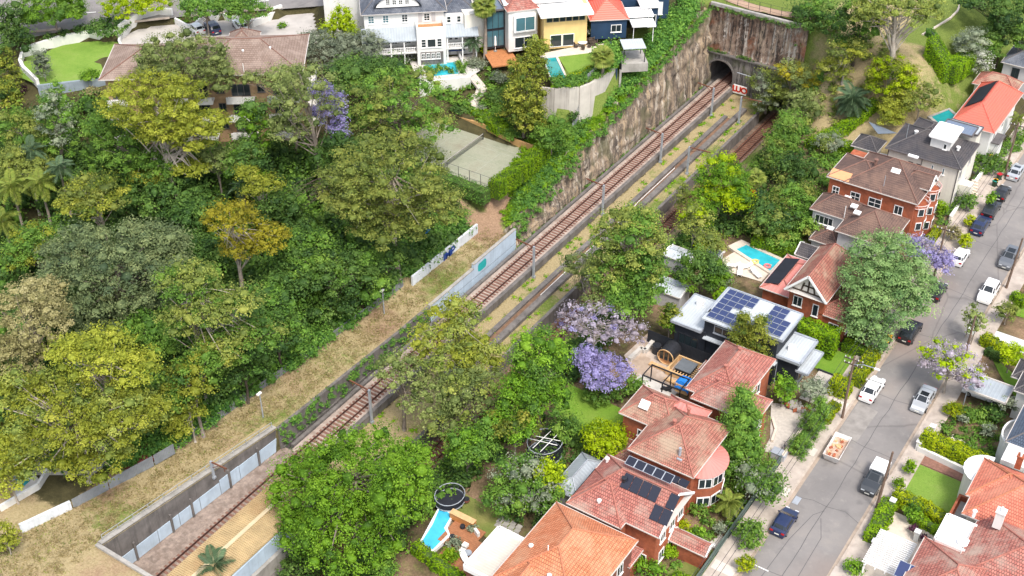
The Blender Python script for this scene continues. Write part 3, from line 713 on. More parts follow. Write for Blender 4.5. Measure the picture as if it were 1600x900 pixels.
# graffiti board by the tunnel, and its low wall
gb = thing("graffiti_board", "white board with bubbly orange graffiti letters beside the tunnel arch", "graffiti", (2.9, 88.3, -5.6)); gb.scale = (.8, .8, .8)
mb = MB(); mb.box(-1.55, 0, 0, 1.55, .14, 2.0); mb.build("board", m_whiter, gb)
letters("LUO", 1.85, mat("orange_spray", (.80, .07, .015), .6, .12, 3), gb, (0, -.04, 1.0), (R(90), 0, 0), "graffiti", off=.09)
letters("LUO", 1.75, mat("dark_red_spray", (.30, .01, .01), .6, .12, 3), gb, (0, -.058, 1.0), (R(90), 0, 0), "graffiti_outline", off=-.015)
mb = MB(); mb.box(4.9, 88.45, -6.1, 8.2, 88.9, -4.1); tag(mb.build("stub_wall", m_port), "pale concrete wall on the far side of the graffiti board", "wall")
mb = MB(); mb.tube([(1.9, 88.7, -1.9), (7.6, 88.7, -2.1)], .08, 6); tag(mb.build("pipe", m_galv), "thin pale pipe fixed across the tunnel front beside the arch", "pipe")

# ------------------------------------------------------------------ plants
LM = {
 'euc':   leafm("olive_gum_leaves", [(0.075,0.11,0.03), (0.16,0.205,0.05), (0.26,0.3,0.07), (0.37,0.38,0.1)]),
 'eucy':  leafm("yellow_gum_leaves", [(0.1,0.13,0.02), (0.2,0.23,0.034), (0.305,0.33,0.052), (0.42,0.42,0.08)]),
 'gum':   leafm("grey_gum_leaves", [(.085,.12,.04), (.17,.22,.07), (.26,.31,.10), (.35,.38,.15)]),
 'gold':  leafm("golden_leaves", [(0.14,0.135,0.02), (0.27,0.25,0.03), (0.38,0.345,0.042), (0.46,0.42,0.07)]),
 'dark':  leafm("dark_green_leaves", [(0.026,0.062,0.018), (0.06,0.122,0.03), (0.105,0.185,0.042), (0.17,0.265,0.06)]),
 'fig':   leafm("fig_leaves", [(0.0495,0.0792,0.0396), (0.11,0.149,0.0682), (0.182,0.226,0.099), (0.264,0.297,0.132)]),
 'mid':   leafm("mid_green_leaves", [(0.05,0.11,0.024), (0.1,0.2,0.036), (0.165,0.285,0.05), (0.25,0.37,0.075)]),
 'bright': leafm("bright_green_leaves", [(0.0457,0.103,0.0167), (0.104,0.213,0.0233), (0.176,0.317,0.0333), (0.261,0.414,0.0584)]),
 'lime':  leafm("lime_leaves", [(0.11,0.19,0.01), (0.22,0.32,0.016), (0.34,0.44,0.024), (0.44,0.52,0.05)]),
 'grey':  leafm("silver_leaves", [(0.102,0.131,0.087), (0.181,0.217,0.145), (0.268,0.304,0.203), (0.377,0.406,0.29)]),
 'tan':   leafm("tan_flower_leaves", [(0.12,0.12,0.05), (0.235,0.22,0.095), (0.34,0.31,0.15), (0.44,0.4,0.22)]),
 'jac':   leafm("jacaranda_blossom", [(0.15,0.13,0.23), (0.25,0.22,0.41), (0.345,0.315,0.54), (0.44,0.41,0.62)], trans=.3),
 'jacp':  leafm("faded_jacaranda_blossom", [(0.2,0.165,0.18), (0.3,0.26,0.29), (0.38,0.34,0.41), (0.46,0.43,0.5)], trans=.3),
 'magn':  leafm("magnolia_leaves", [(0.0435,0.087,0.0174), (0.123,0.16,0.0261), (0.246,0.268,0.0435), (0.362,0.362,0.0725)]),
 'cedar': leafm("cedar_needles", [(0.1,0.19,0.07), (0.2,0.33,0.12), (0.31,0.45,0.17), (0.42,0.54,0.24)]),
 'palm':  leafm("palm_fronds", [(0.087,0.131,0.029), (0.16,0.217,0.0435), (0.246,0.29,0.0653), (0.348,0.362,0.102)]),
 'palmd': leafm("blue_palm_fronds", [(0.0435,0.0798,0.0435), (0.0798,0.131,0.0696), (0.116,0.181,0.0943), (0.174,0.232,0.123)]),
 'bamb':  leafm("bamboo_leaves", [(0.131,0.203,0.0174), (0.261,0.362,0.0261), (0.392,0.493,0.0348), (0.522,0.609,0.058)]),
 'hedge': leafm("hedge_leaves", [(0.0508,0.116,0.0116), (0.123,0.232,0.0174), (0.217,0.348,0.0232), (0.319,0.45,0.0435)]),
 'hedgey': leafm("golden_hedge_leaves", [(0.102,0.16,0.0116), (0.217,0.29,0.0174), (0.362,0.42,0.0261), (0.478,0.507,0.0435)]),
 'vine':  leafm("vine_leaves", [(0.038,0.107,0.0244), (0.0914,0.206,0.0426), (0.152,0.289,0.0548), (0.228,0.38,0.0761)]),
 'weed':  leafm("bank_weeds", [(0.0725,0.174,0.0145), (0.145,0.29,0.0232), (0.232,0.392,0.0319), (0.334,0.464,0.058)]),
 'red':   leafm("red_bracts", [(.30,.01,.02), (.55,.015,.03), (.70,.03,.05)]),
 'dryg':  leafm("dry_grass", [(0.17,0.128,0.051), (0.281,0.221,0.102), (0.383,0.315,0.17), (0.255,0.255,0.085)]),
 'purpl': leafm("purple_leaves", [(.04,.015,.03), (.09,.03,.06), (.15,.06,.10)]),
 'yelf':  leafm("yellow_flowers", [(.30,.24,.01), (.65,.50,.01), (.8,.68,.03)]),
 'white': leafm("white_flowers", [(.08,.12,.04), (.12,.16,.06), (.6,.6,.55), (.75,.74,.7)]),
}
MASTER = np.random.RandomState(77)
def leaf_quads(c, nrm, size, rng, aspect=.62):
    n = len(c); r = rng.normal(size=(n, 3)); t = np.cross(nrm, r); t /= np.linalg.norm(t, axis=1)[:, None]+1e-9
    b = np.cross(nrm, t); s = (size*rng.uniform(.65, 1.35, n))[:, None]
    V = np.stack([c-t*s*.5, c-b*s*.5*aspect+nrm*s*.08, c+t*s*.5, c+b*s*.5*aspect+nrm*s*.08], 1).reshape(-1, 3)
    F = np.arange(4*n).reshape(-1, 4); return V, F
def cloud(rng, C, RR, nper, leaf, up=.55, jit=.42, low=-.25, shell=(.66, 1.18), aspect=.62, core=.54):
    """leaves spread through the skin of each foliage clump; tint differs from clump to clump and leaf to leaf"""
    n = len(C); m = n*nper
    d = rng.normal(size=(m, 3)); d /= np.linalg.norm(d, axis=1)[:, None]
    d[:, 2] = np.where(d[:, 2] < low, -d[:, 2]*rng.uniform(.2, 1, m), d[:, 2])
    d /= np.linalg.norm(d, axis=1)[:, None]
    ci = np.repeat(np.arange(n), nper)
    rad = rng.uniform(shell[0], shell[1], m)*(1+.2*np.sin(d[:, 0]*6+ci)*np.sin(d[:, 1]*5+ci*2)+.12*np.sin(d[:, 2]*9+ci*3))
    p = C[ci]+d*RR[ci]*rad[:, None]
    nr = d+rng.normal(size=(m, 3))*jit; nr[:, 2] += up; nr /= np.linalg.norm(nr, axis=1)[:, None]
    V, F = leaf_quads(p, nr, leaf, rng, aspect)
    pt = np.clip(rng.normal(.5, .17, n), .1, .9)
    tl = np.clip(pt[ci]+rng.normal(0, .15, m), 0, 1)
    T = np.repeat(tl, 4)
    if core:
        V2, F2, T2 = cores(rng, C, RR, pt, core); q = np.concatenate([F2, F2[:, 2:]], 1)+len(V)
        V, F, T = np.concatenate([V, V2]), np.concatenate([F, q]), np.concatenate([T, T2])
    return V, F, T
def _ico():
    t = (1+5**.5)/2; v = [(-1,t,0),(1,t,0),(-1,-t,0),(1,-t,0),(0,-1,t),(0,1,t),(0,-1,-t),(0,1,-t),(t,0,-1),(t,0,1),(-t,0,-1),(-t,0,1)]
    f = [(0,11,5),(0,5,1),(0,1,7),(0,7,10),(0,10,11),(1,5,9),(5,11,4),(11,10,2),(10,7,6),(7,1,8),(3,9,4),(3,4,2),(3,2,6),(3,6,8),(3,8,9),(4,9,5),(2,4,11),(6,2,10),(8,6,7),(9,8,1)]
    v = [np.array(a)/np.linalg.norm(a) for a in v]
    return np.array(v), np.array(f)
ICO = _ico()
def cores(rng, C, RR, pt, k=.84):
    """opaque lump added inside each clump to shade its form and gaps"""
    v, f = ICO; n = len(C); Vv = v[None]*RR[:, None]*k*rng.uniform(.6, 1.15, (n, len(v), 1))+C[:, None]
    Ff = (f[None, :, :3]+(np.arange(n)*len(v))[:, None, None]).reshape(-1, 3); T = np.clip(np.repeat(pt, len(v))-.15+rng.normal(0, .12, n*len(v)), 0, 1)  # core tinted below its leaves: inner shade put into the colour
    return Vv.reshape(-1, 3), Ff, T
def merge(parts):
    Vs, Fs, Ts, o = [], [], [], 0
    for V, F, T in parts: Vs.append(V); Fs.append(F+o); Ts.append(T); o += len(V)
    return np.concatenate(Vs), np.concatenate(Fs), np.concatenate(Ts)
def limbs(mb, rng, base, top, r0, tips, n=6):
    """trunk from base to top, limbs on to the clumps"""
    base = Vector(base); top = Vector(top); k = 5; pts = []; bend = Vector((rng.uniform(-.5, .5), rng.uniform(-.5, .5), 0))*(top-base).length*.06
    for i in range(k+1):
        f = i/k; pts.append(base.lerp(top, f)+bend*math.sin(f*math.pi))
    mb.tube(pts, [r0*(1.25 if i == 0 else 1-.45*i/k) for i in range(k+1)], n)
    for t in tips:
        t = Vector(t); f = rng.uniform(.45, 1.0); a = pts[min(k-1, int(f*k))].lerp(pts[min(k, int(f*k)+1)], f*k-int(f*k)) if f < 1 else pts[-1]
        midp = a.lerp(t, .5)+Vector((rng.uniform(-.3, .3), rng.uniform(-.3, .3), rng.uniform(-.1, .5)))*(t-a).length*.22
        r = r0*.36*rng.uniform(.5, 1.0)
        mb.tube([a, midp, t], [r, r*.6, r*.22], 5, cap=False)
def envelope(rng, rx, ry, rz, n, pr, top=.0):
    """clump centres spread over the outside of a crown, kept apart"""
    out = []; tries = 0; mind = pr*1.5
    while len(out) < n and tries < n*60:
        tries += 1
        d = rng.normal(size=3); d /= np.linalg.norm(d)
        if d[2] < -.55+top: continue
        k = rng.uniform(.62, .93)
        if rng.rand() < .22: k = rng.uniform(.2, .6)
        p = np.array([d[0]*(rx-pr*.7), d[1]*(ry-pr*.7), d[2]*(rz-pr*.45)])*k/.85
        if all(np.linalg.norm((p-q)*[1, 1, 1.2]) > mind for q in out): out.append(p)
        elif tries % 40 == 0: mind *= .93
    return np.array(out)
def leafmesh(name, parts, m): V, F, T = merge(parts); return npmesh(name, V, F, m, tint=T)

STY = {  # clump radius (m), flatten, leaves per m2 of clump, leaf size, bark, trunk radius
 'euc':   dict(pr=1.25, fl=.72, dens=26, leaf=0.252, bark='p', low=0.04),
 'eucy':  dict(pr=1.2, fl=.66, dens=30, leaf=0.237, bark='p', low=0.06),
 'gum':   dict(pr=1.3, fl=.75, dens=20, leaf=0.252, bark='g', low=-0.02),
 'gold':  dict(pr=1.05, fl=.7, dens=28, leaf=0.222, bark='p', low=0.06),
 'dark':  dict(pr=1.5, fl=.85, dens=26, leaf=0.311, bark='d', low=-0.1),
 'fig':   dict(pr=1.5, fl=.72, dens=28, leaf=0.281, bark='g', low=-0.06),
 'mid':   dict(pr=1.3, fl=.8, dens=26, leaf=0.266, bark='g', low=-0.06),
 'bright': dict(pr=1.25, fl=.95, dens=30, leaf=0.23, bark='g', low=-0.1),
 'lime':  dict(pr=.95, fl=.85, dens=36, leaf=0.222, bark='g', low=-0.06),
 'grey':  dict(pr=1.1, fl=.8, dens=24, leaf=0.222, bark='g', low=-0.06),
 'tan':   dict(pr=.95, fl=.8, dens=30, leaf=0.222, bark='g', low=-0.02),
 'jac':   dict(pr=.95, fl=.7, dens=30, leaf=0.207, bark='g', low=-0.02),
 'jacp':  dict(pr=.9, fl=.7, dens=17, leaf=0.207, bark='p', low=-0.02),
 'magn':  dict(pr=1.1, fl=.85, dens=28, leaf=0.311, bark='g', low=-0.1),
 'cedar': dict(pr=1.45, fl=.40, dens=30, leaf=.24, bark='d', low=.0),
 'purpl': dict(pr=.7, fl=.85, dens=30, leaf=0.178, bark='d', low=-0.1),
 'red':   dict(pr=.6, fl=.8, dens=30, leaf=0.192, bark='d', low=-0.06),
 'white': dict(pr=.9, fl=.8, dens=30, leaf=0.222, bark='g', low=-0.06),
 'yelf':  dict(pr=.6, fl=.8, dens=30, leaf=0.192, bark='d', low=-0.06),
 'vine':  dict(pr=.9, fl=.7, dens=28, leaf=0.266, bark='d', low=-0.06),
 'hedge': dict(pr=.7, fl=.85, dens=36, leaf=0.192, bark='d', low=-0.14),
 'hedgey': dict(pr=.7, fl=.85, dens=36, leaf=0.192, bark='d', low=-0.14),
 'bamb':  dict(pr=.8, fl=1.2, dens=26, leaf=0.266, bark='g', low=-0.1),
}
BARK = {'p': m_barkp, 'g': m_bark, 'd': m_barkd}
def solve(cx, cy, w, h, zc):
    """crown centre seen at (cx, cy), w x h pixels, zc metres above its ground -> place and size"""
    z = zc
    for _ in range(40):
        X, Y, _z = P(cx, cy, z); z = .6*z+.4*(ground_z(X, Y)+zc)
    X, Y, _z = P(cx, cy, z)
    d = depth(X, Y, z); r = w/2*d/FPX; sv = h/2*d/FPX
    c2 = max(sv*sv-(r*math.sin(PITCH))**2, (.35*r)**2); rz = math.sqrt(c2)/math.cos(PITCH)
    return X, Y, z, r, min(rz, zc*.95)
def tree(label, sty, lobes, zc, cat="tree", name=None, gap=1.0, trunk=True, group=None, lean=(0, 0), second=None, prk=1.0, br=True, tr=None):
    """lobes: list of (cx, cy, w, h[, zc]) in picture measures; first lobe gives the trunk's place"""
    rng = np.random.RandomState(MASTER.randint(1 << 30)); S = dict(STY[sty])
    if isinstance(lobes, tuple): lobes = [lobes]
    L = [solve(*l[:4], l[4] if len(l) > 4 else zc) for l in lobes]
    X0, Y0 = L[0][0]+lean[0], L[0][1]+lean[1]; g = ground_z(X0, Y0)-.1
    t = thing(name or "tree", label, cat, (X0, Y0, g), 0, group)
    parts = {sty: []}; tips = []
    if second: parts[second[0]] = []
    tot = 0
    for (X, Y, z, r, rz) in L:
        pr = min(S['pr']*prk*.86, r*.5); pr = max(pr, r*.13)
        n = int(np.clip(1.45*(.4+.6*gap)*(r*r+r*rz*1.3)/(pr*pr), 5, 110))
        C = envelope(rng, r, r, rz, n, pr)+np.array([X-X0, Y-Y0, z-g])
        RR = pr*rng.uniform(.6, 1.35, (len(C), 1))*rng.uniform(.75, 1.25, (len(C), 3)); RR[:, 2] *= S['fl']
        nper = int(np.clip(S['dens']*2.2*pr*pr/(S['leaf']/.34)**1.45, 14, 230))
        who = np.zeros(len(C), bool)
        if second: who = rng.rand(len(C)) < second[1]
        for key, sel in ((sty, ~who), (second[0] if second else None, who)):
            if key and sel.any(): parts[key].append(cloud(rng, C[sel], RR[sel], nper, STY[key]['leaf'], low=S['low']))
        k = min(len(C), 16 if br else 7); tips += [tuple(C[i]-np.array([0, 0, RR[i, 2]*.3])) for i in rng.choice(len(C), k, replace=False)]
        tot += len(C)*nper
    if trunk:
        X, Y, z, r, rz = L[0]; mb = MB(); ht = (z-g)
        limbs(mb, rng, (0, 0, 0), (X-X0, Y-Y0, ht-.25*rz), tr or max(.08, .017*ht+.022*r), tips)
        mb.build("trunk", BARK[S['bark']], t, smooth=True)
    for key, pl in parts.items():
        if pl: o = link("crown" if key == sty else "blossom", leafmesh("crown", pl, LM[key]), t)
    return t
def shrub(label, sty, cx, cy, w, h, zc=None, group=None, name="shrub", cat="shrub", prk=.7):
    d = 100000/1.0
    z = zc if zc is not None else max(.35, h*.045*.5)
    return tree(label, sty, (cx, cy, w, h), z, cat, name, 1.0, True, group, prk=prk, br=False, tr=.05)
def hedge(label, sty, pts, width, height, z=None, name="hedge", leaf=.24, group=None, cat="hedge", dens=62):
    """clipped hedge along a line of ground points"""
    rng = np.random.RandomState(MASTER.randint(1 << 30)); pts = [Vector((p[0], p[1])) for p in pts]
    c = pts[0]; zg = [(ground_z(p.x, p.y)+.03 if z is None else z) for p in pts]
    t = thing(name, label, cat, (c.x, c.y, zg[0]), 0, group)
    core = MB(); Vp, Fp, Tp = [], [], []; o = 0
    for i in range(len(pts)-1):
        a, b = pts[i], pts[i+1]; d = b-a; L = d.length; d /= L; nrm = Vector((-d.y, d.x))
        za, zb = zg[i], zg[i+1]
        q = [a-nrm*width/2*.82, b-nrm*width/2*.82, b+nrm*width/2*.82, a+nrm*width/2*.82]; zz = [za, zb, zb, za]
        lo = [(v.x-c.x, v.y-c.y, z_-zg[0]) for v, z_ in zip(q, zz)]; hi = [(v[0], v[1], v[2]+height*.9) for v in lo]
        for f in ((hi[0], hi[1], hi[2], hi[3]), (lo[0], lo[1], hi[1], hi[0]), (lo[1], lo[2], hi[2], hi[1]), (lo[2], lo[3], hi[3], hi[2]), (lo[3], lo[0], hi[0], hi[3])): core.face(f)
        for (area, kind) in ((L*width, 0), (L*height, 1), (L*height, 2), (width*height, 3), (width*height, 4)):
            n = int(area*dens)+4; u = rng.rand(n); v = rng.rand(n); bump_ = (.10*np.sin(u*L*2.1+i)+.07*np.sin(u*L*5.3))*min(1, height)
            if kind == 0: s, w_, hh, nn = u*L, (v-.5)*width, height*.97+bump_, np.array([0, 0, 1.])
            elif kind in (1, 2): sg = 1 if kind == 1 else -1; s, w_, hh, nn = u*L, sg*(width/2+bump_), v*height, np.array([nrm.x*sg, nrm.y*sg, .35])
            else: sg = 1 if kind == 3 else -1; s, w_, hh, nn = (L if sg > 0 else 0)+0*u, (u-.5)*width, v*height, np.array([d.x*sg, d.y*sg, .35])
            s = s+rng.normal(0, .05, n); w_ = w_+rng.normal(0, .06, n); hh = hh+rng.normal(0, .06, n)+(za+(zb-za)*np.clip(s/L, 0, 1)-zg[0])
            p = np.stack([a.x-c.x+d.x*s+nrm.x*w_, a.y-c.y+d.y*s+nrm.y*w_, hh], 1)
            nr = nn+rng.normal(0, .38, (n, 3)); nr /= np.linalg.norm(nr, axis=1)[:, None]
            V, F = leaf_quads(p, nr, leaf, rng); Vp.append(V); Fp.append(F+o); o += len(V)
            tl = .5+.14*np.sin(s*1.7+w_*3)+rng.normal(0, .12, n); Tp.append(np.repeat(np.clip(tl, 0, 1), 4))
    core.build("branches", mat("hedge_twigs", (.06, .10, .022), .95, .3, 3), t)
    link("foliage", npmesh("foliage", np.concatenate(Vp), np.concatenate(Fp), LM[sty], tint=np.concatenate(Tp)), t)
    return t
def carpet(name, label, sty, poly, n, hmin, hmax, leaf, clump=1.2, nper=40, cat=None, zoff=0.0, seed=1, kind='stuff', avoid=()):
    """ground cover that grows as one mass"""
    rng = np.random.RandomState(seed); P_ = np.array(poly); lo, hi = P_.min(0), P_.max(0); C = []
    while len(C) < n:
        q = rng.uniform(lo, hi, (n*2, 2)); k = inpoly(q[:, 0], q[:, 1], poly)
        for a in avoid: k &= ~inpoly(q[:, 0], q[:, 1], a)
        C += list(q[k])
    C = np.array(C[:n]); z = hgt(C[:, 0], C[:, 1])
    for pl, lv in FLAT: z[inpoly(C[:, 0], C[:, 1], pl)] = lv
    H = rng.uniform(hmin, hmax, n); cc = np.stack([C[:, 0], C[:, 1], z+H*.45+zoff], 1)
    RR = np.stack([clump*rng.uniform(.6, 1.3, n)]*2+[H*.6], 1)
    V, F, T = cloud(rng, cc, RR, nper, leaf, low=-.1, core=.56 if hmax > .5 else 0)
    o = link(name, npmesh(name, V, F, LM[sty], tint=T)); o['kind'] = kind; o['label'] = label
    if cat: o['category'] = cat
    return o
# palms
def frond_mesh(key, L, droop, wid, nl=26, seed=0, fan=False):
    rng = np.random.RandomState(seed); Vs, Ts = [], []
    if fan:
        for k in range(22):
            a = math.radians(-100+200*k/21); tip = np.array([math.cos(a)*L*.55+L*.45, math.sin(a)*L*.5, -.18*L*abs(math.sin(a))+.02*L])
            b = np.array([L*.42, 0, .06*L]); s = np.array([-math.sin(a), math.cos(a), 0])*.07*L; m_ = (b+tip)/2+np.array([0, 0, .05*L])
            Vs.append([b, m_-s, tip-np.array([0, 0, .12*L]), m_+s]); Ts += [rng.uniform(.2, .9)]*4
        Vs.append([np.array([0, .02, 0]), np.array([0, -.02, 0]), np.array([L*.44, -.02, .06*L]), np.array([L*.44, .02, .06*L])]); Ts += [.6]*4
    else:
        def spine(t): return np.array([L*(t-.12*t*t*droop), 0, L*(.42*t-(.42+.42*droop)*t*t)])
        for i in range(nl):
            t = .12+.88*i/nl; p = spine(t); q = spine(min(1, t+.05)); ln = wid*L*(math.sin(math.pi*min(1, .15+.85*t)))**.6+.05*L
            for sg in (-1, 1):
                tip = p+np.array([.35*ln, sg*ln*.85, -.42*ln*rng.uniform(.6, 1.3)]); m_ = (p+tip)/2+np.array([.02, 0, .05*ln]); s = np.array([.05*L*.5, 0, 0])
                Vs.append([p, m_-s, tip, m_+s]); Ts += [np.clip(rng.normal(.5, .2), 0, 1)]*4
        for i in range(8):
            a, b = spine(i/8), spine((i+1)/8); Vs.append([a+[0, .035, 0], a-[0, .035, 0], b-[0, .02, 0], b+[0, .02, 0]]); Ts += [.75]*4
    V = np.array(Vs).reshape(-1, 3); F = np.arange(len(V)).reshape(-1, 4)
    return npmesh("frond", V, F, LM[key], tint=np.array(Ts))
_FR = {}
def palm(label, cx, cy, zc, L, nf, key='palm', droop=1.0, wid=.28, fan=False, tr=.18, group=None):
    rng = np.random.RandomState(MASTER.randint(1 << 30))
    X, Y, z, _, _ = solve(cx, cy, 20, 20, zc); g = ground_z(X, Y)
    t = thing("palm_tree", label, "palm tree", (X, Y, g), 0, group); h = z-g
    mb = MB(); mb.tube([(0, 0, 0), (.1, .05, h*.5), (0, 0, h)], [tr*1.3, tr, tr*.85], 8); mb.build("trunk", m_bark, t, smooth=True)
    kk = (key, round(L, 1), droop, fan)
    if kk not in _FR: _FR[kk] = [frond_mesh(key, L, droop, wid, seed=s, fan=fan) for s in range(2)]
    for i in range(nf):
        o = link("frond", _FR[kk][i % 2], t); ring = i/nf
        o.location = (0, 0, h); o.rotation_euler = (0, R(-58+ring*(95 if not fan else 120)+rng.uniform(-8, 8)), i*2.399+rng.uniform(-.2, .2)); k = rng.uniform(.85, 1.1); o.scale = (k, k, k)
    return t
def conifer(label, cx, cy, w, h, zc, key='cedar', tiers=9, spread=1.0, droop=.15, narrow=False, name="conifer_tree", leaf=.34, cone=False):
    """tiers of flat drooping sprays round a straight stem"""
    rng = np.random.RandomState(MASTER.randint(1 << 30)); X, Y, z, r, rz = solve(cx, cy, w, h, zc); g = ground_z(X, Y)
    t = thing(name, label, "conifer", (X, Y, g)); top = (z-g)+rz; bot = max(.3, (z-g)-rz)
    C, RR, mb = [], [], MB(); mb.tube([(0, 0, 0), (0, 0, top*.97)], [.035*top+.05, .04], 8)
    for i in range(tiers):
        f = i/(tiers-1); zz = bot+(top-bot)*f
        rad = r*((1-f)**(.75 if not narrow else .55)*.95+.06) if not narrow else r*min(1, (1-f)*2.2+.1)*(.75+.25*min(1, f*4))
        if cone: rad = r*((1-f)**.8*.98+.04)
        nb = max(3, int(5+rad*2.2))
        for k in range(nb):
            a = k*2*math.pi/nb+i*1.3+rng.uniform(-.2, .2); rr_ = rad*rng.uniform(.75, 1.08); tip = (rr_*math.cos(a), rr_*math.sin(a), zz-droop*rr_+rng.uniform(-.25, .25))
            mb.tube([(0, 0, zz+.1*rr_), tip], [.07, .02], 4, cap=False)
            ns = max(1, int(rr_/.8))
            for j in range(ns):
                q = (j+1)/ns; off = rng.uniform(-.45, .45, 2)
                C.append([tip[0]*q+off[0], tip[1]*q+off[1], zz+.1*rr_*(1-q)+(tip[2]-zz)*q]); sz = (.55+.25*q)*min(1.15, .55+.12*r)*spread*(1 if not narrow else 1.25)
                RR.append([sz, sz, sz*(.26 if not narrow else .9)])
    V, F, T = cloud(rng, np.array(C), np.array(RR), 64 if not narrow else 80, leaf*.75, up=1.1 if not narrow else .6, low=-.1, aspect=.5, jit=.3)
    mb.build("trunk", m_barkd, t); link("crown", npmesh("crown", V, F, LM[key], tint=T), t); return t

# ------------------------------------------------------------------ houses
m_gutter = mat("gutter_white", (.52, .48, .44), .6, .1, 1)
m_gutterd = mat("gutter_dark", (.12, .11, .11), .6, .2, 1)
m_capr = mat("red_ridge_cap", (.37, .145, .11), .85, .25, 2)
m_capo = mat("orange_ridge_cap", (.46, .18, .10), .85, .25, 2)
m_capb = mat("brown_ridge_cap", (.21, .115, .09), .85, .25, 2)
m_capg = mat("grey_ridge_cap", (.13, .12, .12), .85, .25, 2)
m_soft = mat("soffit", (.55, .53, .5), .8, .1, 1)
class House:
    def __init__(s, name, label, ox, oy, oz=0.0, rz=0.0, cat="house"):
        s.t = thing(name, label, cat, (ox, oy, oz), rz); s.o = (ox, oy, oz) if rz == 0 else (0, 0, 0)
    def L(s, x, y, z=0): return (x-s.o[0], y-s.o[1], z-s.o[2])
    def box(s, name, x0, x1, y0, y1, z0, z1, m, parent=None, label=None):
        mb = MB(); a = s.L(x0, y0, z0); b = s.L(x1, y1, z1); mb.box(*a, *b); return mb.build(name, m, parent or s.t, label=label)
    def wall(s, x0, x1, y0, y1, z0, z1, m): return s.box("wall", x0, x1, y0, y1, z0, z1, m)
    def roof(s, x0, x1, y0, y1, z, rise, m, cap, over=.4, ends="hh", axis=None, gut=None, name="roof", capr=.085, label=None):
        x0, y0, _ = s.L(x0, y0); x1, y1, _ = s.L(x1, y1); z -= s.o[2]
        x0 -= over; x1 += over; y0 -= over; y1 += over; dx, dy = x1-x0, y1-y0
        ax = axis or ('x' if dx >= dy else 'y')
        if ax == 'x': f = lambda a, b, c: (x0+a, y0+b, c); La, Lb = dx, dy
        else: f = lambda a, b, c: (x1-b, y0+a, c); La, Lb = dy, dx
        hb = Lb/2; r0 = 0 if ends[0] == 'g' else min(hb, La/2); r1 = La if ends[1] == 'g' else max(La-hb, La/2); zr = z+rise
        sl = math.hypot(hb, rise); mb = MB()
        A, B, C, D = f(0, 0, z), f(La, 0, z), f(La, Lb, z), f(0, Lb, z); E, Fp = f(r0, hb, zr), f(r1, hb, zr)
        mb.face([A, B, Fp, E], [(0, 0), (La, 0), (r1, sl), (r0, sl)])
        mb.face([C, D, E, Fp], [(0, 0), (La, 0), (La-r0, sl), (La-r1, sl)])
        s0, s1 = math.hypot(max(r0, .01), rise), math.hypot(max(La-r1, .01), rise)
        if ends[0] == 'h': mb.face([D, A, E], [(0, 0), (Lb, 0), (hb, s0)])
        if ends[1] == 'h': mb.face([B, C, Fp], [(0, 0), (Lb, 0), (hb, s1)])
        ro = mb.build(name, m, s.t, label=label)
        mb = MB(); mb.face([D, C, B, A]); mb.build("soffit", m_soft, ro)
        for a, b in ((A, B), (B, C), (C, D), (D, A)):
            if (ends[1] == 'g' and (a, b) == (B, C)) or (ends[0] == 'g' and (a, b) == (D, A)): continue
            mb = MB(); mb.bar((a[0], a[1], a[2]-.04), (b[0], b[1], b[2]-.04), .10, .12); mb.build("gutter", gut or m_gutter, ro)
        segs = [(E, Fp)] if (Vector(E)-Vector(Fp)).length > .3 else []
        if ends[0] == 'h': segs += [(A, E), (D, E)]
        if ends[1] == 'h': segs += [(B, Fp), (C, Fp)]
        for a, b in segs:
            mb = MB(); mb.tube([(a[0], a[1], a[2]+.04), (b[0], b[1], b[2]+.04)], capr, 6); mb.build("ridge_cap", cap, ro)
        for e, (p, q, r) in (('0', (D, A, E)), ('1', (B, C, Fp))):
            if ends[int(e)] == 'g':
                for u in (p, q):
                    mb = MB(); mb.bar((u[0], u[1], u[2]+.02), (r[0], r[1], r[2]+.02), .12, .26); mb.build("bargeboard", m_whiter, ro)
        s.last = dict(A=A, B=B, E=E, F=Fp, C=C, D=D); return ro
    def gable(s, face, p, a0, a1, z, rise, m):
        """triangular wall filling a gable end"""
        mb = MB(); am = (a0+a1)/2
        if face == 'x': q = [s.L(p, a0, z), s.L(p, a1, z), s.L(p, am, z+rise)]
        else: q = [s.L(a0, p, z), s.L(a1, p, z), s.L(am, p, z+rise)]
        mb.face(q); return mb.build("gable_wall", m, s.t)
    def flat(s, x0, x1, y0, y1, z, m, edge=None, th=.22, over=.25, up=.0, name="roof"):
        mb = MB(); a = s.L(x0-over, y0-over, z); b = s.L(x1+over, y1+over, z+th); mb.box(*a, *b); ro = mb.build(name, m, s.t)
        if edge:
            h = up or .1; A = s.L(x0-over, y0-over, z+th); B = s.L(x1+over, y1+over, z+th)
            for q in ((A[0], A[1], B[0], A[1]), (B[0], A[1], B[0], B[1]), (B[0], B[1], A[0], B[1]), (A[0], B[1], A[0], A[1])):
                mb = MB(); mb.bar((q[0], q[1], A[2]-th/2+h/2), (q[2], q[3], A[2]-th/2+h/2), .16 if not up else .3, th+h+.02); mb.build("parapet" if up else "flashing", edge, ro)
        return ro
    def win(s, face, p, a, z, w, h, nx=2, ny=1, fr=None, gl=None, sill=True, fw=.09, name="window"):
        """face +x/-x/+y/-y, p wall plane, a centre along it, z sill level"""
        fr = fr or m_whiter; gl = gl or m_glass; sg = 1 if face[0] == '+' else -1; ax = face[1]
        def pt(u, d, v): return s.L(p+sg*d, a+u, z+v) if ax == 'x' else s.L(a+u, p+sg*d, z+v)
        def bx(mb, u0, u1, d0, d1, v0, v1):
            q0, q1 = pt(u0, d0, v0), pt(u1, d1, v1); mb.box(min(q0[0], q1[0]), min(q0[1], q1[1]), q0[2], max(q0[0], q1[0]), max(q0[1], q1[1]), q1[2])
        mb = MB(); g = .004
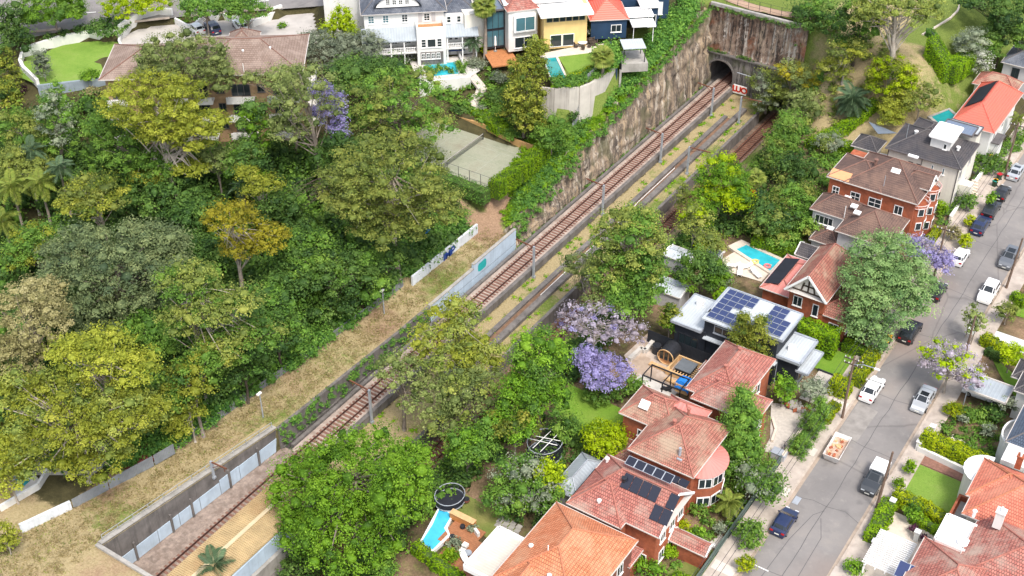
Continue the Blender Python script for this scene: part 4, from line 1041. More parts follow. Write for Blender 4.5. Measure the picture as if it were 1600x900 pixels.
        bx(mb, -w/2, w/2, g, .08, 0, fw); bx(mb, -w/2, w/2, g, .08, h-fw, h); bx(mb, -w/2, -w/2+fw, g, .08, fw, h-fw); bx(mb, w/2-fw, w/2, g, .08, fw, h-fw)
        for i in range(1, nx): u = -w/2+w*i/nx; bx(mb, u-.03, u+.03, g, .07, fw, h-fw)
        for j in range(1, ny): v = h*j/ny; bx(mb, -w/2+fw, w/2-fw, g, .065, v-.03, v+.03)
        fo = mb.build(name, fr, s.t)
        mb = MB(); bx(mb, -w/2+.03, w/2-.03, g, .035, .03, h-.03); mb.build("pane", gl, fo)
        if sill: mb = MB(); bx(mb, -w/2-.08, w/2+.08, g, .14, -.09, -.005); mb.build("sill", fr, fo)
        return fo
    def panel(s, o, u, v, w, h, m=None):
        o, u, v = Vector(o), Vector(u).normalized(), Vector(v).normalized(); n = u.cross(v).normalized()
        mb = MB(); mb.obox(o+u*w/2+v*h/2+n*.1, (u, v, n), (w/2-.025, h/2-.025, .025))
        pn = mb.build("solar_panel", m or m_solar, s.t)
        return pn
    def frame_panel(s, o, u, v, w, h, m=None):
        p = s.panel(o, u, v, w, h, m); o, u, v = Vector(o), Vector(u).normalized(), Vector(v).normalized(); n = u.cross(v).normalized(); mb = MB()
        for a, b in ((o, o+u*w), (o+u*w, o+u*w+v*h), (o+u*w+v*h, o+v*h), (o+v*h, o)): mb.bar(a+n*.12, b+n*.12, .05, .05)
        mb.build("panel_frame", m_galv, p); return p
    def chimney(s, x, y, z0, z1, m, w=.7, pots=2):
        mb = MB(); a = s.L(x-w/2, y-w/2, z0); b = s.L(x+w/2, y+w/2, z1); mb.box(*a, *b); c = mb.build("chimney", m, s.t)
        mb = MB(); a = s.L(x-w/2-.08, y-w/2-.08, z1); b = s.L(x+w/2+.08, y+w/2+.08, z1+.15); mb.box(*a, *b); mb.build("chimney_cap", m, c)
        for i in range(pots):
            q = s.L(x, y+(i-.5)*.3, z1+.15); mb = MB(); mb.cyl(q, .11, q[2], q[2]+.35, 8); mb.build("chimney_pot", m_whiter, c)
    def vent(s, x, y, z, m=None, r=.16, h=.35):
        q = s.L(x, y, z); mb = MB(); mb.cyl(q, r, q[2]-.4, q[2]+h, 8); mb.cyl(q, r*1.5, q[2]+h, q[2]+h+.12, 8); mb.build("roof_vent", m or m_capr, s.t)
    def pipe(s, x, y, z0, z1, m=None, r=.05):
        q = s.L(x, y, z0); mb = MB(); mb.tube([q, (q[0], q[1], z1-s.o[2])], r, 6); mb.build("pipe", m or m_whiter, s.t)
    def skylight(s, o, u, v, w, h, m=None):
        o, u, v = Vector(s.L(*o)), Vector(u).normalized(), Vector(v).normalized(); n = u.cross(v).normalized()
        mb = MB(); mb.obox(o+n*.1, (u, v, n), (w/2, h/2, .1)); mb.build("skylight", m or m_whiter, s.t)

# -- 1 orange tiled house, bottom of the street
H = House("house", "brick house with bright orange tiled hip roof at the bottom edge", 38.3, -28, 0)
H.wall(34.0, 42.6, -38, -22.2, 0, 6.0, m_brickd)
H.roof(34.0, 42.6, -33.4, -22.2, 6.0, 3.1, m_tr_orange, m_capo)
H.roof(34.6, 38.9, -39.5, -29.5, 6.0, 1.95, m_tr_orange, m_capo, axis='y')
H.roof(38.6, 42.4, -39.0, -30.0, 6.0, 1.6, m_tr_orange, m_capo, axis='y')
H.win('+x', 42.6, -28.6, 3.4, 1.5, 1.5); H.win('+x', 42.6, -24.6, 3.4, 1.2, 1.5); H.win('+x', 42.6, -27.0, .6, 2.0, 1.6, 3)
H.pipe(37.6, -29.8, 6.5, 9.4); H.vent(38.9, -31.6, 7.4, m_whiter); H.vent(35.2, -29.0, 6.8, m_whiter)
H2_ = House("house_annexe", "brick annexe with flat ribbed cream roof and white parapet beside the timber deck", 31.7, -29.3, 0, cat="annexe")
H2_.wall(30.3, 33.45, -33.0, -27.2, 0, 4.6, m_brickd); H2_.flat(30.3, 33.35, -33.0, -27.2, 4.6, m_met_cream, m_whiter, th=.1, over=.1, up=.45)
H2_.pipe(31.6, -33.06, 0, 5.0, r=.1); H2_.win('-y', -33.0, 31.0, 1.2, .9, 1.6, 1)
SK = House("lean_to", "small glass-roofed lean-to between annexe and orange roof", 33.2, -25.0, 0, cat="lean-to")
SK.wall(32.5, 33.9, -26.8, -23.4, 0, 3.3, m_greyr); SK.flat(32.5, 33.9, -26.8, -23.4, 3.3, m_met_lite, m_gutterd, th=.08, over=.1)

# -- 2 pink roofed house with solar rows
H = House("house", "red brick house with pink tiled roof, dark solar rows and white gable", 39.5, -17, 0)
H.wall(34.9, 44.0, -19.9, -13.4, 0, 6.0, m_brick); H.wall(34.9, 40.6, -21.0, -19.9, 0, 6.0, m_brick)
H.roof(34.9, 44.2, -20.0, -13.4, 6.0, 2.9, m_tr_pink, m_capr, ends="hg", axis='x'); ed = H.last
H.gable('x', 44.0, -19.9, -13.4, 6.0, 2.75, m_brick)
H.roof(34.9, 40.4, -21.0, -16, 6.0, 2.2, m_tr_pink, m_capr, axis='x')
e0, e1 = Vector(ed['E']), Vector(ed['F']); A, Dq = Vector(ed['A']), Vector(ed['D']); run = (e1-e0).normalized(); hb = (A.y-e0.y)
dn = Vector((0, hb, A.z-e0.z)).normalized(); dnb = Vector((0, -hb, A.z-e0.z)).normalized()
for i in range(6):
    if i != 4: H.panel(e0+run*(.5+i*1.02)+dn*1.75+Vector((0,0,.03)), run, -dn, 1.0, 1.6, m_solard)
for i in range(2): H.panel(e0+run*(4.58+i*1.02)+dn*3.4+Vector((0,0,.03)), run, -dn, 1.0, 1.6, m_solard)
for i in range(5): H.frame_panel(e0+run*(-.4+i*1.05)+dnb*1.5+Vector((0, 0, .45)), run, Vector((0, .85, .3)), 1.0, 1.0, m_solard)
H.vent(38.9, -17.6, 8.45, m_dmet, .2, .3); H.vent(37.6, -20.2, 6.7, m_whiter); H.vent(35.3, -14.6, 6.7, m_whiter)
H.win('-y', -19.9, 42.5, .7, 1.3, 1.5); H.win('-y', -21.0, 39.4, 3.2, 1.6, 1.3); 
for a in (-18.4, -16.4, -14.6): H.win('+x', 44.0, a, 3.5, 1.1, 1.5); H.win('+x', 44.0, a, .7, 1.1, 1.5)
H.roof(39.9, 42.6, -22.6, -20.2, 2.9, 1.2, m_tr_pink, m_capr, axis='y', over=.2); H.wall(40.1, 42.5, -22.4, -20.2, 0, 2.9, m_brick)
G = House("porch_roof", "small pink tiled hip roof with solar strip between the two brick houses", 40.5, -11.6, 0, cat="outbuilding")
G.wall(37.9, 43.2, -13.0, -11.65, 0, 4.3, m_brick); G.roof(37.9, 43.3, -13.0, -11.75, 4.3, .95, m_tr_pink, m_capr, over=.3)
for i in range(4): G.panel(Vector((-1.5+i*1.1, -.55, 5.15)), Vector((1, 0, 0)), Vector((0, .9, .25)), 1.05, .9, m_solard)
G = House("garden_arch", "low pink tiled porch roof running to the front path", 46.4, -15.9, 0, cat="porch")
G.wall(44.4, 47.9, -16.7, -15.2, 0, 2.3, m_brick); G.roof(44.3, 48.0, -16.7, -15.2, 2.3, .8, m_tr_pink, m_capr, over=.25, ends="gg")
# -- shed
G = House("shed", "shed with blue-grey ribbed metal hip roof behind the pink roofed house", 31.7, -14.2, 0, cat="shed")
G.wall(30.7, 33.3, -17.2, -11.5, 0, 2.6, m_greyr); G.roof(30.6, 33.4, -17.3, -11.4, 2.6, 1.1, m_met_grey, m_galv, over=.25, gut=m_galv)
# -- 3 red brick house with round bay
H = House("house", "red brick house with weathered tiled hips and a curved pink metal bay roof", 38.8, -6.3, 0)
H.wall(36.2, 43.2, -10.8, -2.4, 0, 6.0, m_brick); H.wall(32.6, 36.6, -6.3, -1.6, 0, 6.0, m_brick)
H.roof(36.2, 43.2, -10.8, -2.4, 6.0, 2.6, m_tr_red, m_capr); H.roof(32.6, 38.6, -6.3, -1.6, 6.0, 2.0, m_tr_red, m_capr, axis='x')
H.roof(36.0, 40.2, -4.8, -1.3, 6.0, 1.7, m_met_pink, m_capr, axis='x')
H.skylight((34.6, -5.3, 7.25), (1, 0, 0), (0, .8, .6), 1.1, 1.0)
H.vent(39.2, -7.4, 8.5); H.vent(39.6, -4.9, 8.5)
bc = (43.0, -7.4)
mb = MB(); arc = [(2.2*math.cos(a), 2.6*math.sin(a)) for a in np.linspace(-math.pi/2, math.pi/2, 15)]
q = H.L(bc[0], bc[1], 0); mb.prism([(q[0]+x, q[1]+y) for x, y in arc], 0, 5.2); bay = mb.build("bay_wall", m_brick, H.t)
mb = MB(); ap = (q[0]-.2, q[1], 6.1); ar2 = [(2.55*math.cos(a), 3.0*math.sin(a)) for a in np.linspace(-math.pi/2, math.pi/2, 15)]
for i in range(14): mb.face([(q[0]+ar2[i][0], q[1]+ar2[i][1], 5.25), (q[0]+ar2[i+1][0], q[1]+ar2[i+1][1], 5.25), ap], [(i*.55, 0), (i*.55+.55, 0), (i*.55+.27, 2.6)])
mb.build("bay_roof", m_met_pink, H.t)
for zz in (.9, 3.6):
    for ang in (-55, -20, 18, 52):
        a0 = R(ang); c0 = Vector((q[0]+2.24*math.cos(a0), q[1]+2.64*math.sin(a0), zz+.65)); nrm = Vector((math.cos(a0)/2.2, math.sin(a0)/2.6, 0)).normalized(); tx = Vector((-nrm.y, nrm.x, 0))
        mb = MB(); mb.obox(c0, (tx, nrm, Vector((0,0,1))), (.72, .05, .68)); wf = mb.build("window", m_whiter, H.t)
        for k in (-.34, .34):
            mb = MB(); mb.obox(c0+nrm*.05+tx*k, (tx, nrm, Vector((0,0,1))), (.28, .02, .55)); mb.build("pane", m_glass, wf)
H.win('-y', -10.8, 37.9, 3.5, 1.1, 1.2); H.win('-y', -10.8, 40.6, 3.4, 1.1, 1.4, 2, 1, gl=m_whiter); H.win('-y', -10.8, 42.3, 3.3, 1.0, 1.4, 2, 1); H.win('-y', -6.3, 34.9, 3.6, .9, .9)
mb = MB(); a = H.L(41.2, -9.8, 6.6); mb.cyl(a, .16, a[2], a[2]+1.3, 8); mb.box(a[0]-.1, a[1]-.5, a[2]-.1, a[0]+.5, a[1]+.5, a[2]+.15); mb.build("flue", m_galv, H.t)
H.wall(33.6, 36.2, -10.2, -6.5, 0, 2.6, m_brick); H.roof(33.4, 36.1, -10.2, -6.6, 2.6, .9, m_tr_red, m_capr, over=.2)
# -- 4 next red house
H = House("house", "orange brick house with patchy red tiled roof beside the dark modern house", 40, 5, 0)
H.wall(36.8, 42.4, 1.3, 10.7, 0, 6.0, m_brick); H.wall(39, 45.0, .2, 4.0, 0, 6.0, m_brick)
H.roof(36.8, 42.4, 1.3, 10.7, 6.0, 2.4, m_tr_pink, m_capr); H.roof(38, 45.0, .2, 4.0, 6.0, 1.75, m_tr_pink, m_capr, axis='x')
H.vent(39.6, 4.0, 8.25); H.vent(39.6, 7.6, 8.25)
for a in (6.2, 7.6): H.win('+x', 42.4, a, 3.3, .8, 1.5, 1)
H.win('+x', 45.0, 2.1, 3.4, 1.2, 1.5); H.win('+x', 45.0, 2.1, .8, 1.6, 1.5); H.wall(42.45, 43.3, 8, 9.4, 0, 1.6, m_galv)
H.wall(34.9, 36.8, 8.0, 9.8, 0, 3.0, m_brick); H.roof(34.9, 36.8, 8.0, 9.8, 3.0, .5, m_tr_red, m_capr, over=.15)
# -- 5 dark modern house
H = House("house", "dark clad modern house with stepped pale metal roofs and blue solar array", 37, 16.5, 0)
H.wall(28.9, 33.0, 13.2, 18.9, 0, 4.2, m_black); H.wall(32.6, 41.9, 13.4, 19.7, 0, 6.2, m_black); H.wall(38.4, 44.5, 14.1, 18.5, 0, 4.2, m_black)
H.flat(28.7, 32.2, 13.1, 19.0, 4.2, m_met_lite, m_galv); H.flat(38.2, 44.6, 14.0, 18.6, 4.2, m_met_lite, m_galv, up=.12)
H.flat(33.0, 42.0, 12.9, 13.3, 3.6, m_met_lite, None, th=.12, over=.2)
H.flat(44.6, 45.6, 14.3, 18.6, 2.9, m_met_lite, m_galv, th=.15)
ro = H.flat(32.7, 41.9, 14.4, 19.8, 6.3, m_met_lite, m_galv, over=.3); H.flat(32.7, 39.2, 13.1, 14.7, 6.3, m_met_lite, None, over=.29)
o0 = H.L(32.75, 13.2, 6.53); U_, V_ = Vector((1, 0, 0)), Vector((0, 1, 0))
for r_ in range(6):
    for c_ in range(9):
        if r_ >= 2 and 3 <= c_ <= 5 and not (r_ >= 4 and c_ <= 3): continue
        if r_ == 2 and c_ == 2: continue
        if r_ >= 4 and c_ == 8: continue
        if r_ < 1 and c_ > 6: continue
        H.frame_panel((o0[0]+c_*1.0, o0[1]+.15+r_*1.08, o0[2]), U_, V_, .98, 1.04)
H.win('-y', 13.4, 35.0, 4.6, 2.2, 1.1, 2, fr=m_galv); H.win('-y', 13.2, 30.8, .6, 2.6, 2.3, 3, fr=m_dmet); H.win('+x', 44.5, 16.3, .7, 3.2, 2.2, 3, fr=m_galv)
for a, b in ((30.0, 17.6), (43.0, 15.6), (36.4, 15.9)):
    H.box("air_conditioner", a-.4, a+.4, b-.3, b+.3, 4.43 if a != 36.4 else 6.55, 5.15 if a != 36.4 else 6.62, m_whiter)
H.pipe(42.0, 14.04, 0, 4.2, m_galv, .06)
H.box("balcony_rail", 44.9, 45.0, 14.6, 18.4, 1.9, 2.0, m_whiter)
# -- 6 brick house with timbered gable
H = House("house", "brick house with half-timbered gable and weathered pink tiles beside the tall hedge", 40, 30, 0)
H.wall(38.3, 42.9, 25.6, 35.6, 0, 5.6, m_brick); H.roof(38.3, 42.9, 25.2, 35.6, 5.6, 3.0, m_tr_red, m_capr, ends="gh", axis='y', over=.45)
H.gable('y', 25.6, 38.3, 42.9, 5.6, 2.6, m_cream)
for xa, za, xb, zb in ((38.6, 5.7, 42.6, 5.7), (39.7, 5.7, 40.0, 7.0), (41.5, 5.7, 41.2, 7.0), (40.6, 5.7, 40.6, 8.0), (39.8, 6.6, 41.4, 6.6)):
    mb = MB(); mb.bar(H.L(xa, 25.56, za), H.L(xb, 25.56, zb), .1, .2); mb.build("timber", m_barkd, H.t)
H.win('-y', 25.6, 39.5, 3.2, 1.2, 1.5); H.win('-y', 25.6, 41.9, 2.6, .8, 1.8, 1)
H.wall(42.9, 45.8, 25.9, 31, 0, 3.2, m_brick); H.roof(42.0, 45.8, 25.9, 33, 3.2, 1.5, m_tr_red, m_capr, over=.25, axis='y')
H.win('+x', 45.8, 27.6, .9, 2.2, 1.6, 3); H.win('-y', 25.9, 44.4, .9, 1.3, 1.4)
H.roof(40, 46.3, 32, 37.5, 4.6, 2.0, m_tr_red, m_capr, axis='x'); H.wall(41, 46, 32.3, 37.2, 0, 4.6, m_brick)
G = House("pool_house", "low pink metal roofed wing with a big black solar mat beside the pool", 35.6, 31.4, 0, cat="pool house")
G.wall(34.2, 38.2, 27.4, 35.4, 0, 2.9, m_brick); G.roof(34.0, 38.2, 27.2, 35.6, 2.9, .7, m_met_pink, m_capr, over=.2, axis='y')
pm_ = G.panel(G.L(34.0, 28.0, 2.98), (2.3, 0, .7), (0, 1, 0), 2.1, 6.6, m_rubber); pm_.name = "solar_mat"

G = House("garage", "white walled garage with dark grey tiled gable roof", 37.6, 38.1, 0, cat="garage")
G.wall(34.9, 40.0, 36.6, 39.2, 0, 2.9, m_white); G.roof(34.8, 40.1, 36.5, 39.3, 2.9, 1.0, m_tr_grey, m_capg, over=.2, ends="gg"); G.gable('x', 34.9, 36.6, 39.2, 2.9, .9, m_white)
# -- 7 brown roofed grey house
H = House("house", "grey rendered house with brown tiled roofs behind the big cedar", 39.2, 45, 0)
H.wall(33.5, 39.2, 44.4, 48.4, 0, 5.4, m_greyr); H.wall(38.4, 45.0, 41.2, 48.4, 0, 5.4, m_greyr)
H.roof(33.5, 39.6, 44.4, 48.4, 5.4, 1.9, m_tr_brown, m_capb); H.roof(38.4, 45.0, 41.2, 48.4, 5.4, 2.4, m_tr_brown, m_capb)
H.wall(35.0, 38.4, 41.2, 44.4, 0, 2.8, m_greyr); H.roof(35.0, 38.6, 41.2, 44.3, 2.8, 1.0, m_tr_brown, m_capb, over=.3)
H.win('-y', 44.4, 35.2, 3.4, 2.6, 1.3, 4); H.win('-y', 41.2, 42.5, 3.2, 1.4, 1.3); H.win('+x', 45.0, 45, 3.2, 1.4, 1.4)
for x, y, z in ((38.7, 45.2, 7.05), (39.6, 44.0, 7.0), (37.0, 47.2, 6.7), (36.6, 43.4, 3.7)): H.skylight((x, y, z), (1, 0, 0), (0, 1, .2), .9, .7)
H.pipe(37.9, 44.2, 5, 7.4); H.pipe(41.3, 48.3, 5, 7.6)
# -- 8 long red brick flats
H = House("apartment_house", "long red brick flats with brown tiled roof and round white fretwork balconies", 39.5, 53.7, 0)
H.wall(33.5, 45.5, 49.3, 58.0, 0, 8.0, m_brick); H.roof(36.0, 45.6, 49.2, 58.1, 8.0, 2.9, m_tr_brown, m_capb); H.roof(33.5, 40.5, 49.3, 56.0, 8.0, 1.9, m_tr_brown, m_capb, axis='x')
pm_ = H.panel(H.L(33.35, 48.98, 8.0), (1, 0, 0), (0, 3.75, 1.9), 2.9, 1.5, mat("new_orange_tiles", (.60, .30, .15), .85, .1, 2)); pm_.name = "patched_tiles"; pm_['label'] = "patch of pale orange new tiles at the eave"
H.roof(42.4, 46.2, 52.2, 55.0, 8.6, 1.5, m_tr_brown, m_capb, over=.2, ends="hg", axis='x'); H.gable('x', 46.0, 52.2, 55.0, 8.0, 1.9, m_whiter)
for a, w_ in ((34.6, 1.0), (37.4, 1.4), (40.2, 1.8)): H.win('-y', 49.3, a, 5.3, w_, 1.4, 2, 2)
for a in (43.5,): H.win('-y', 49.3, a, 5.3, 1.2, 1.4)
for cy in (51.2, 55.8):
    q = H.L(45.5, cy, 0); mb = MB(); arc = [(1.3*math.cos(a), 1.5*math.sin(a)) for a in np.linspace(-math.pi/2, math.pi/2, 11)]
    mb.prism([(q[0]+x, q[1]+y) for x, y in arc], 0, 6.6); by = mb.build("bay", m_brick, H.t)
    mb = MB()
    mb.tube([(q[0]+x*1.12, q[1]+y*1.12, 7.25) for x, y in arc], .07, 6); mb.tube([(q[0]+x*1.08, q[1]+y*1.08, 6.75) for x, y in arc], .05, 6)
    for x, y in arc[1:-1:2]: mb.tube([(q[0]+x*1.08, q[1]+y*1.08, 6.75), (q[0]+x*1.12, q[1]+y*1.12, 7.25)], .05, 5)
    mb.build("fretwork", mat("pink_trim", (.62, .42, .38), .7, .1, 1), by)
    for zz in (1.0, 3.4, 5.6):
        for ang in (-50, 0, 50):
            a0 = R(ang); c0 = Vector((q[0]+1.33*math.cos(a0), q[1]+1.53*math.sin(a0), zz+.6)); nr = Vector((math.cos(a0), math.sin(a0), 0)); tx = Vector((-nr.y, nr.x, 0))
            mb = MB(); mb.obox(c0, (tx, nr, Vector((0,0,1))), (.42, .05, .6)); wf = mb.build("window", m_whiter, H.t)
            mb = MB(); mb.obox(c0+nr*.05, (tx, nr, Vector((0,0,1))), (.33, .02, .5)); mb.build("pane", m_glass, wf)
H.vent(38.4, 52.6, 10.0, m_capb, .2, .5); H.skylight((41.4, 52.2, 9.9), (1, 0, 0), (0, .84, .55), 1.2, .7); H.skylight((42.2, 56.5, 10.3), (1, 0, 0), (0, 1, 0), 1.4, .5)
H.pipe(40.8, 49.8, 8, 10.2, m_galv, .04)
# -- 9 white house with charcoal roof
H = House("house", "white rendered house with charcoal tiled roof and boxy attic dormer", 42, 66.8, 0)
H.wall(37.0, 47.2, 62.9, 70.6, 0, 7.0, m_cream); H.roof(37.0, 47.2, 62.9, 70.6, 7.0, 2.3, m_tr_grey, m_capg, gut=m_gutterd)
H.box("dormer", 42.2, 45.0, 64.6, 68.6, 7.2, 9.7, m_white); H.flat(42.1, 45.1, 64.4, 68.8, 9.7, m_met_lite, m_whiter, th=.12, over=.12, up=.12, name="dormer_roof")
H.win('-y', 64.6, 44.3, 8.2, .5, .9, 1); H.flat(42.3, 46.6, 68.9, 71.8, 8.9, m_met_bluegrey, m_gutterd, th=.12, over=.1)
H.roof(37.6, 42.8, 69.0, 75.4, 6.0, 1.3, m_tr_grey, m_capg, gut=m_gutterd); H.wall(37.8, 42.6, 70.6, 75.2, 0, 6.0, m_cream)
H.wall(42.6, 47.0, 70.6, 73.2, 0, 8.4, m_cream); H.flat(42.6, 47.0, 70.6, 73.2, 8.4, m_met_lite, m_gutterd, th=.12, over=.12)
for a in (40.5, 41.7): H.win('-y', 62.9, a, 4.6, .7, 1.2, 1, fr=m_dmet)
for a in (43.6, 45.2): H.win('-y', 62.9, a, 5.2, .35, 1.1, 1, gl=m_glassb)
for zz in (1.0, 4.5): H.win('+x', 47.2, 64.4, zz, 1.1, 1.3, fr=m_greyr); H.win('+x', 47.2, 68.6, zz+.3, .9, 1.2, fr=m_greyr)
H.box("porch", 47.2, 48.9, 65.5, 67.2, 0, 3.0, m_cream); H.pipe(47.2, 62.85, 0, 7, m_gutterd, .07); H.pipe(42.0, 62.85, 0, 7, m_gutterd, .06); H.pipe(37.05, 62.85, 0, 7, m_gutterd, .06)
H.vent(39.6, 66.0, 8.9, m_whiter, .2, .05); H.vent(45.9, 65.6, 8.5, m_whiter, .2, .05); H.pipe(38.6, 65.0, 8, 10.4, m_galv, .04)
for i in range(6): H.box("step", 47.9, 49.6-.15*i, 68.0+.35*i, 68.35+.35*i, 0, .3+.28*i, m_pave)
# -- 10 coral red roof
H = House("house", "white house with coral red metal hip roof and black solar mat", 44.7, 84.5, 0)
H.wall(42.0, 47.5, 77.6, 91.6, 0, 6.0, m_white); H.roof(42.0, 47.6, 77.6, 91.6, 6.0, 2.6, m_tr_red2, m_tr_red2, over=.5)
pm_ = H.panel(H.L(42.1, 81.6, 6.5), (3.3, 0, 2.6), (0, 1, 0), 3.0, 7.6, m_rubber); pm_.name = "solar_mat"
H.win('+x', 47.5, 80.2, 3.2, 1.3, 1.5); H.win('+x', 47.5, 84.5, 3.2, 1.3, 1.5); H.box("porch", 47.5, 48.6, 79.4, 82.4, 0, 3.2, m_white); H.box("porch_roof", 47.5, 48.8, 79.2, 82.6, 3.2, 3.4, m_gutterd)
G = House("house", "low house with brown tiled pyramid roof behind the coral red one", 43.5, 94.3, 0)
G.wall(40.5, 46.5, 92.8, 96.6, 0, 5.4, m_cream); G.roof(40.5, 46.5, 92.8, 96.6, 5.4, 1.6, m_tr_red, m_capr)
G = House("house", "pale grey walled house with slate grey roof at the far right edge", 46, 106, 0)
G.wall(42.4, 49, 101.5, 110, 0, 6, m_greyr); G.roof(42.4, 49, 101.5, 110, 6, 2.4, m_tr_slate, m_capg); G.win('-y', 101.5, 44.5, 3, 1.2, 2.4, 2, fr=m_dmet)
G = House("garden_hut", "small hut with charcoal pyramid roof behind the white house", 32.2, 69.4, 0, cat="hut")
z0 = ground_z(32.2, 69.4); G.wall(30.6, 33.8, 67.8, 71.0, z0-.2, 3.0, m_cream); G.roof(30.5, 33.9, 67.7, 71.1, 3.0, 1.3, m_tr_grey, m_capg, over=.35)
mb = MB(); sp = [P(1357, 190, 3.6), P(1402, 208, 3.0), P(1372, 209, 3.2)]; mb.face(sp); mb.face([(p[0], p[1], p[2]-.04) for p in sp][::-1]); tag(mb.build("shade_sail", mat("sail_grey", (.14, .17, .21), .8, .1, 1)), "dark grey triangular shade sail beside the garden hut", "shade sail")
# -- 11 across the street
H = House("house", "salmon tiled house with white flat porch roof at the bottom right corner", 71, -1, 0)
H.wall(68.5, 78, .6, 9.0, 0, 5.0, m_cream); H.roof(68.4, 78, .6, 9.0, 5.0, 2.9, m_tr_salmon, m_capo); H.roof(67.7, 73.5, 3.2, 9.2, 5.0, 2.0, m_tr_salmon, m_capo, axis='x', over=.2)
H.wall(66.3, 78, -14, -4.6, 0, 4.6, m_cream); H.roof(66.3, 74, -13.2, -4.9, 4.6, 2.6, m_tr_pink, m_capr); H.roof(70.0, 80, -8, 1.6, 4.9, 2.9, m_tr_pink, m_capr, axis='y')
H.wall(67.0, 70.0, -4.4, -.7, 0, 4.6, m_white); H.flat(67.0, 70.0, -4.4, -.7, 4.6, m_met_white, m_whiter, th=.12, over=.1, up=.3)
q = H.L(69.4, -3.4, 4.75); mb = MB(); mb.cyl(q, .62, q[2], q[2]+.28, 18); mb.build("roof_dome", m_whiter, H.t)
H.box("brick_planter", 66.7, 69.0, 1.0, 4.8, 0, 2.6, m_brick); H.box("planter_floor", 67.1, 68.7, 1.4, 4.4, 2.6, 2.64, m_conc)
for a in ((66.7, 66.95, 1.0, 4.8), (66.95, 69.0, 1.0, 1.25), (66.95, 69.0, 4.55, 4.8)): H.box("planter_wall", *a, 2.6, 3.2, m_brick)
q = H.L(68.4, 8.2, 0); arc = [(-2.3*math.cos(a), 2.3*math.sin(a)) for a in np.linspace(-math.pi/2, math.pi/2, 11)]
mb = MB(); mb.prism([(q[0]+x, q[1]+y) for x, y in arc], 0, 4.4); mb.build("bay_wall", m_cream, H.t)
mb = MB()
for i in range(10): mb.face([(q[0]+arc[i][0]*1.1, q[1]+arc[i][1]*1.1, 4.5), (q[0]+arc[i+1][0]*1.1, q[1]+arc[i+1][1]*1.1, 4.5), (q[0]+.2, q[1], 5.3)][::-1])
mb.build("bay_roof", m_met_white, H.t)
H.chimney(71.6, -.9, 6.3, 8.3, m_white, .8); H.chimney(70.9, 9.0, 5.8, 7.4, m_brick, .6); H.vent(69.2, -.2, 6.0, m_whiter)
for i in range(2): H.frame_panel(H.L(65.0+i*1.1, -10.6, 4.2), (1, 0, 0), (0, .9, .35), 1.05, 1.7)
H = House("house", "white rendered house with blue-grey tiled roof beside the long clipped hedge", 72, 15, 0)
H.wall(69.0, 80, 10.2, 19.2, 0, 5.0, m_white); H.roof(69.0, 80, 13.6, 22, 5.0, 2.8, m_tr_blue, m_capg); H.roof(70.2, 80, 10.3, 13.4, 4.0, 1.4, m_tr_blue, m_capg, axis='x', over=.2)
q = H.L(68.9, 16.6, 0); mb = MB(); arc = [(-1.2*math.cos(a), 2.2*math.sin(a)) for a in np.linspace(-math.pi/2, math.pi/2, 13)]
mb.prism([(q[0]+x, q[1]+y) for x, y in arc], 0, 3.0); mb.build("balcony", m_white, H.t)
mb = MB()
for i in range(12):
    (xa, ya), (xb, yb) = arc[i], arc[i+1]; mb.bar((q[0]+xa, q[1]+ya, 3.45), (q[0]+xb, q[1]+yb, 3.45), .2, .9)
mb.build("balcony_wall", m_white, H.t)
H = House("house", "house with charcoal pyramid roof at the right edge behind the round lime tree", 70, 25, 0)
H.wall(67.2, 76, 23.5, 30, 0, 4.2, m_white); H.roof(67.2, 76, 23.5, 30, 4.2, 2.4, m_tr_grey, m_capg); H.roof(66.2, 70, 26.6, 29.6, 3.6, 1.3, m_tr_grey, m_capg)
cpk = House("carport", "flat grey carport roof over a parked white car", 64, 23.8, 0, cat="carport")
cpk.flat(61.9, 66.4, 22.4, 25.6, 2.5, m_met_grey, m_gutter, th=.12, over=.1)
for x in (62.1, 66.2):
    for y in (22.6, 25.4): cpk.pipe(x, y, 0, 2.5, m_galv, .07)
H = House("house", "white house with brown garage roof at the right edge beyond the pale driveway", 70.5, 50, 0)
H.wall(66.8, 76, 42, 58, 0, 4.6, m_brick); H.roof(66.8, 76, 42, 58, 4.6, 2.2, m_tr_grey, m_capg)

# -- houses on the rise behind the tennis court (turned to face the valley)
def rot_house(name, label, pxy, z, ang, cat="house"):
    X, Y, _ = P(*pxy, z); return House(name, label, X, Y, z, R(ang), cat)
H = rot_house("mansion", "large white three storey mansion with slate roof, verandahs and curved attic gable", (652, 95), 7.0, 41)
# local: x to the right along the front, y away from the valley
H.wall(-8.0, 4.6, 1.2, 12, 0, 9.3, m_white); H.roof(-8.0, 4.6, 1.2, 12, 9.3, 5.2, m_tr_slate, m_capg, over=.5, axis='x')
H.box("bay_block", .0, 4.6, -1.8, 1.2, 0, 6.6, m_white)
for a in ((0, .3, -1.8, 1.2), (4.3, 4.6, -1.8, 1.2), (.3, 4.3, -1.8, -1.5)): H.box("parapet", *a, 6.6, 7.5, m_white)
H.box("terrace_floor", .3, 4.3, -1.5, 1.2, 6.6, 6.65, m_timber)
H.wall(4.6, 9.6, 1.5, 10, 0, 8.0, m_white); H.roof(4.6, 9.6, 2.6, 10, 8.0, 2.2, m_tr_slate, m_capg)
mb = MB(); mb.face([(-8.6, -1.6, 5.0), (0, -1.6, 5.0), (0, 1.2, 6.4), (-8.6, 1.2, 6.4)], [(0, 0), (8.6, 0), (8.6, 3), (0, 3)]); mb.face([(-8.6, -1.6, 4.85), (-8.6, 1.2, 6.25), (0, 1.2, 6.25), (0, -1.6, 4.85)]); mb.build("verandah_roof", m_met_grey, H.t)
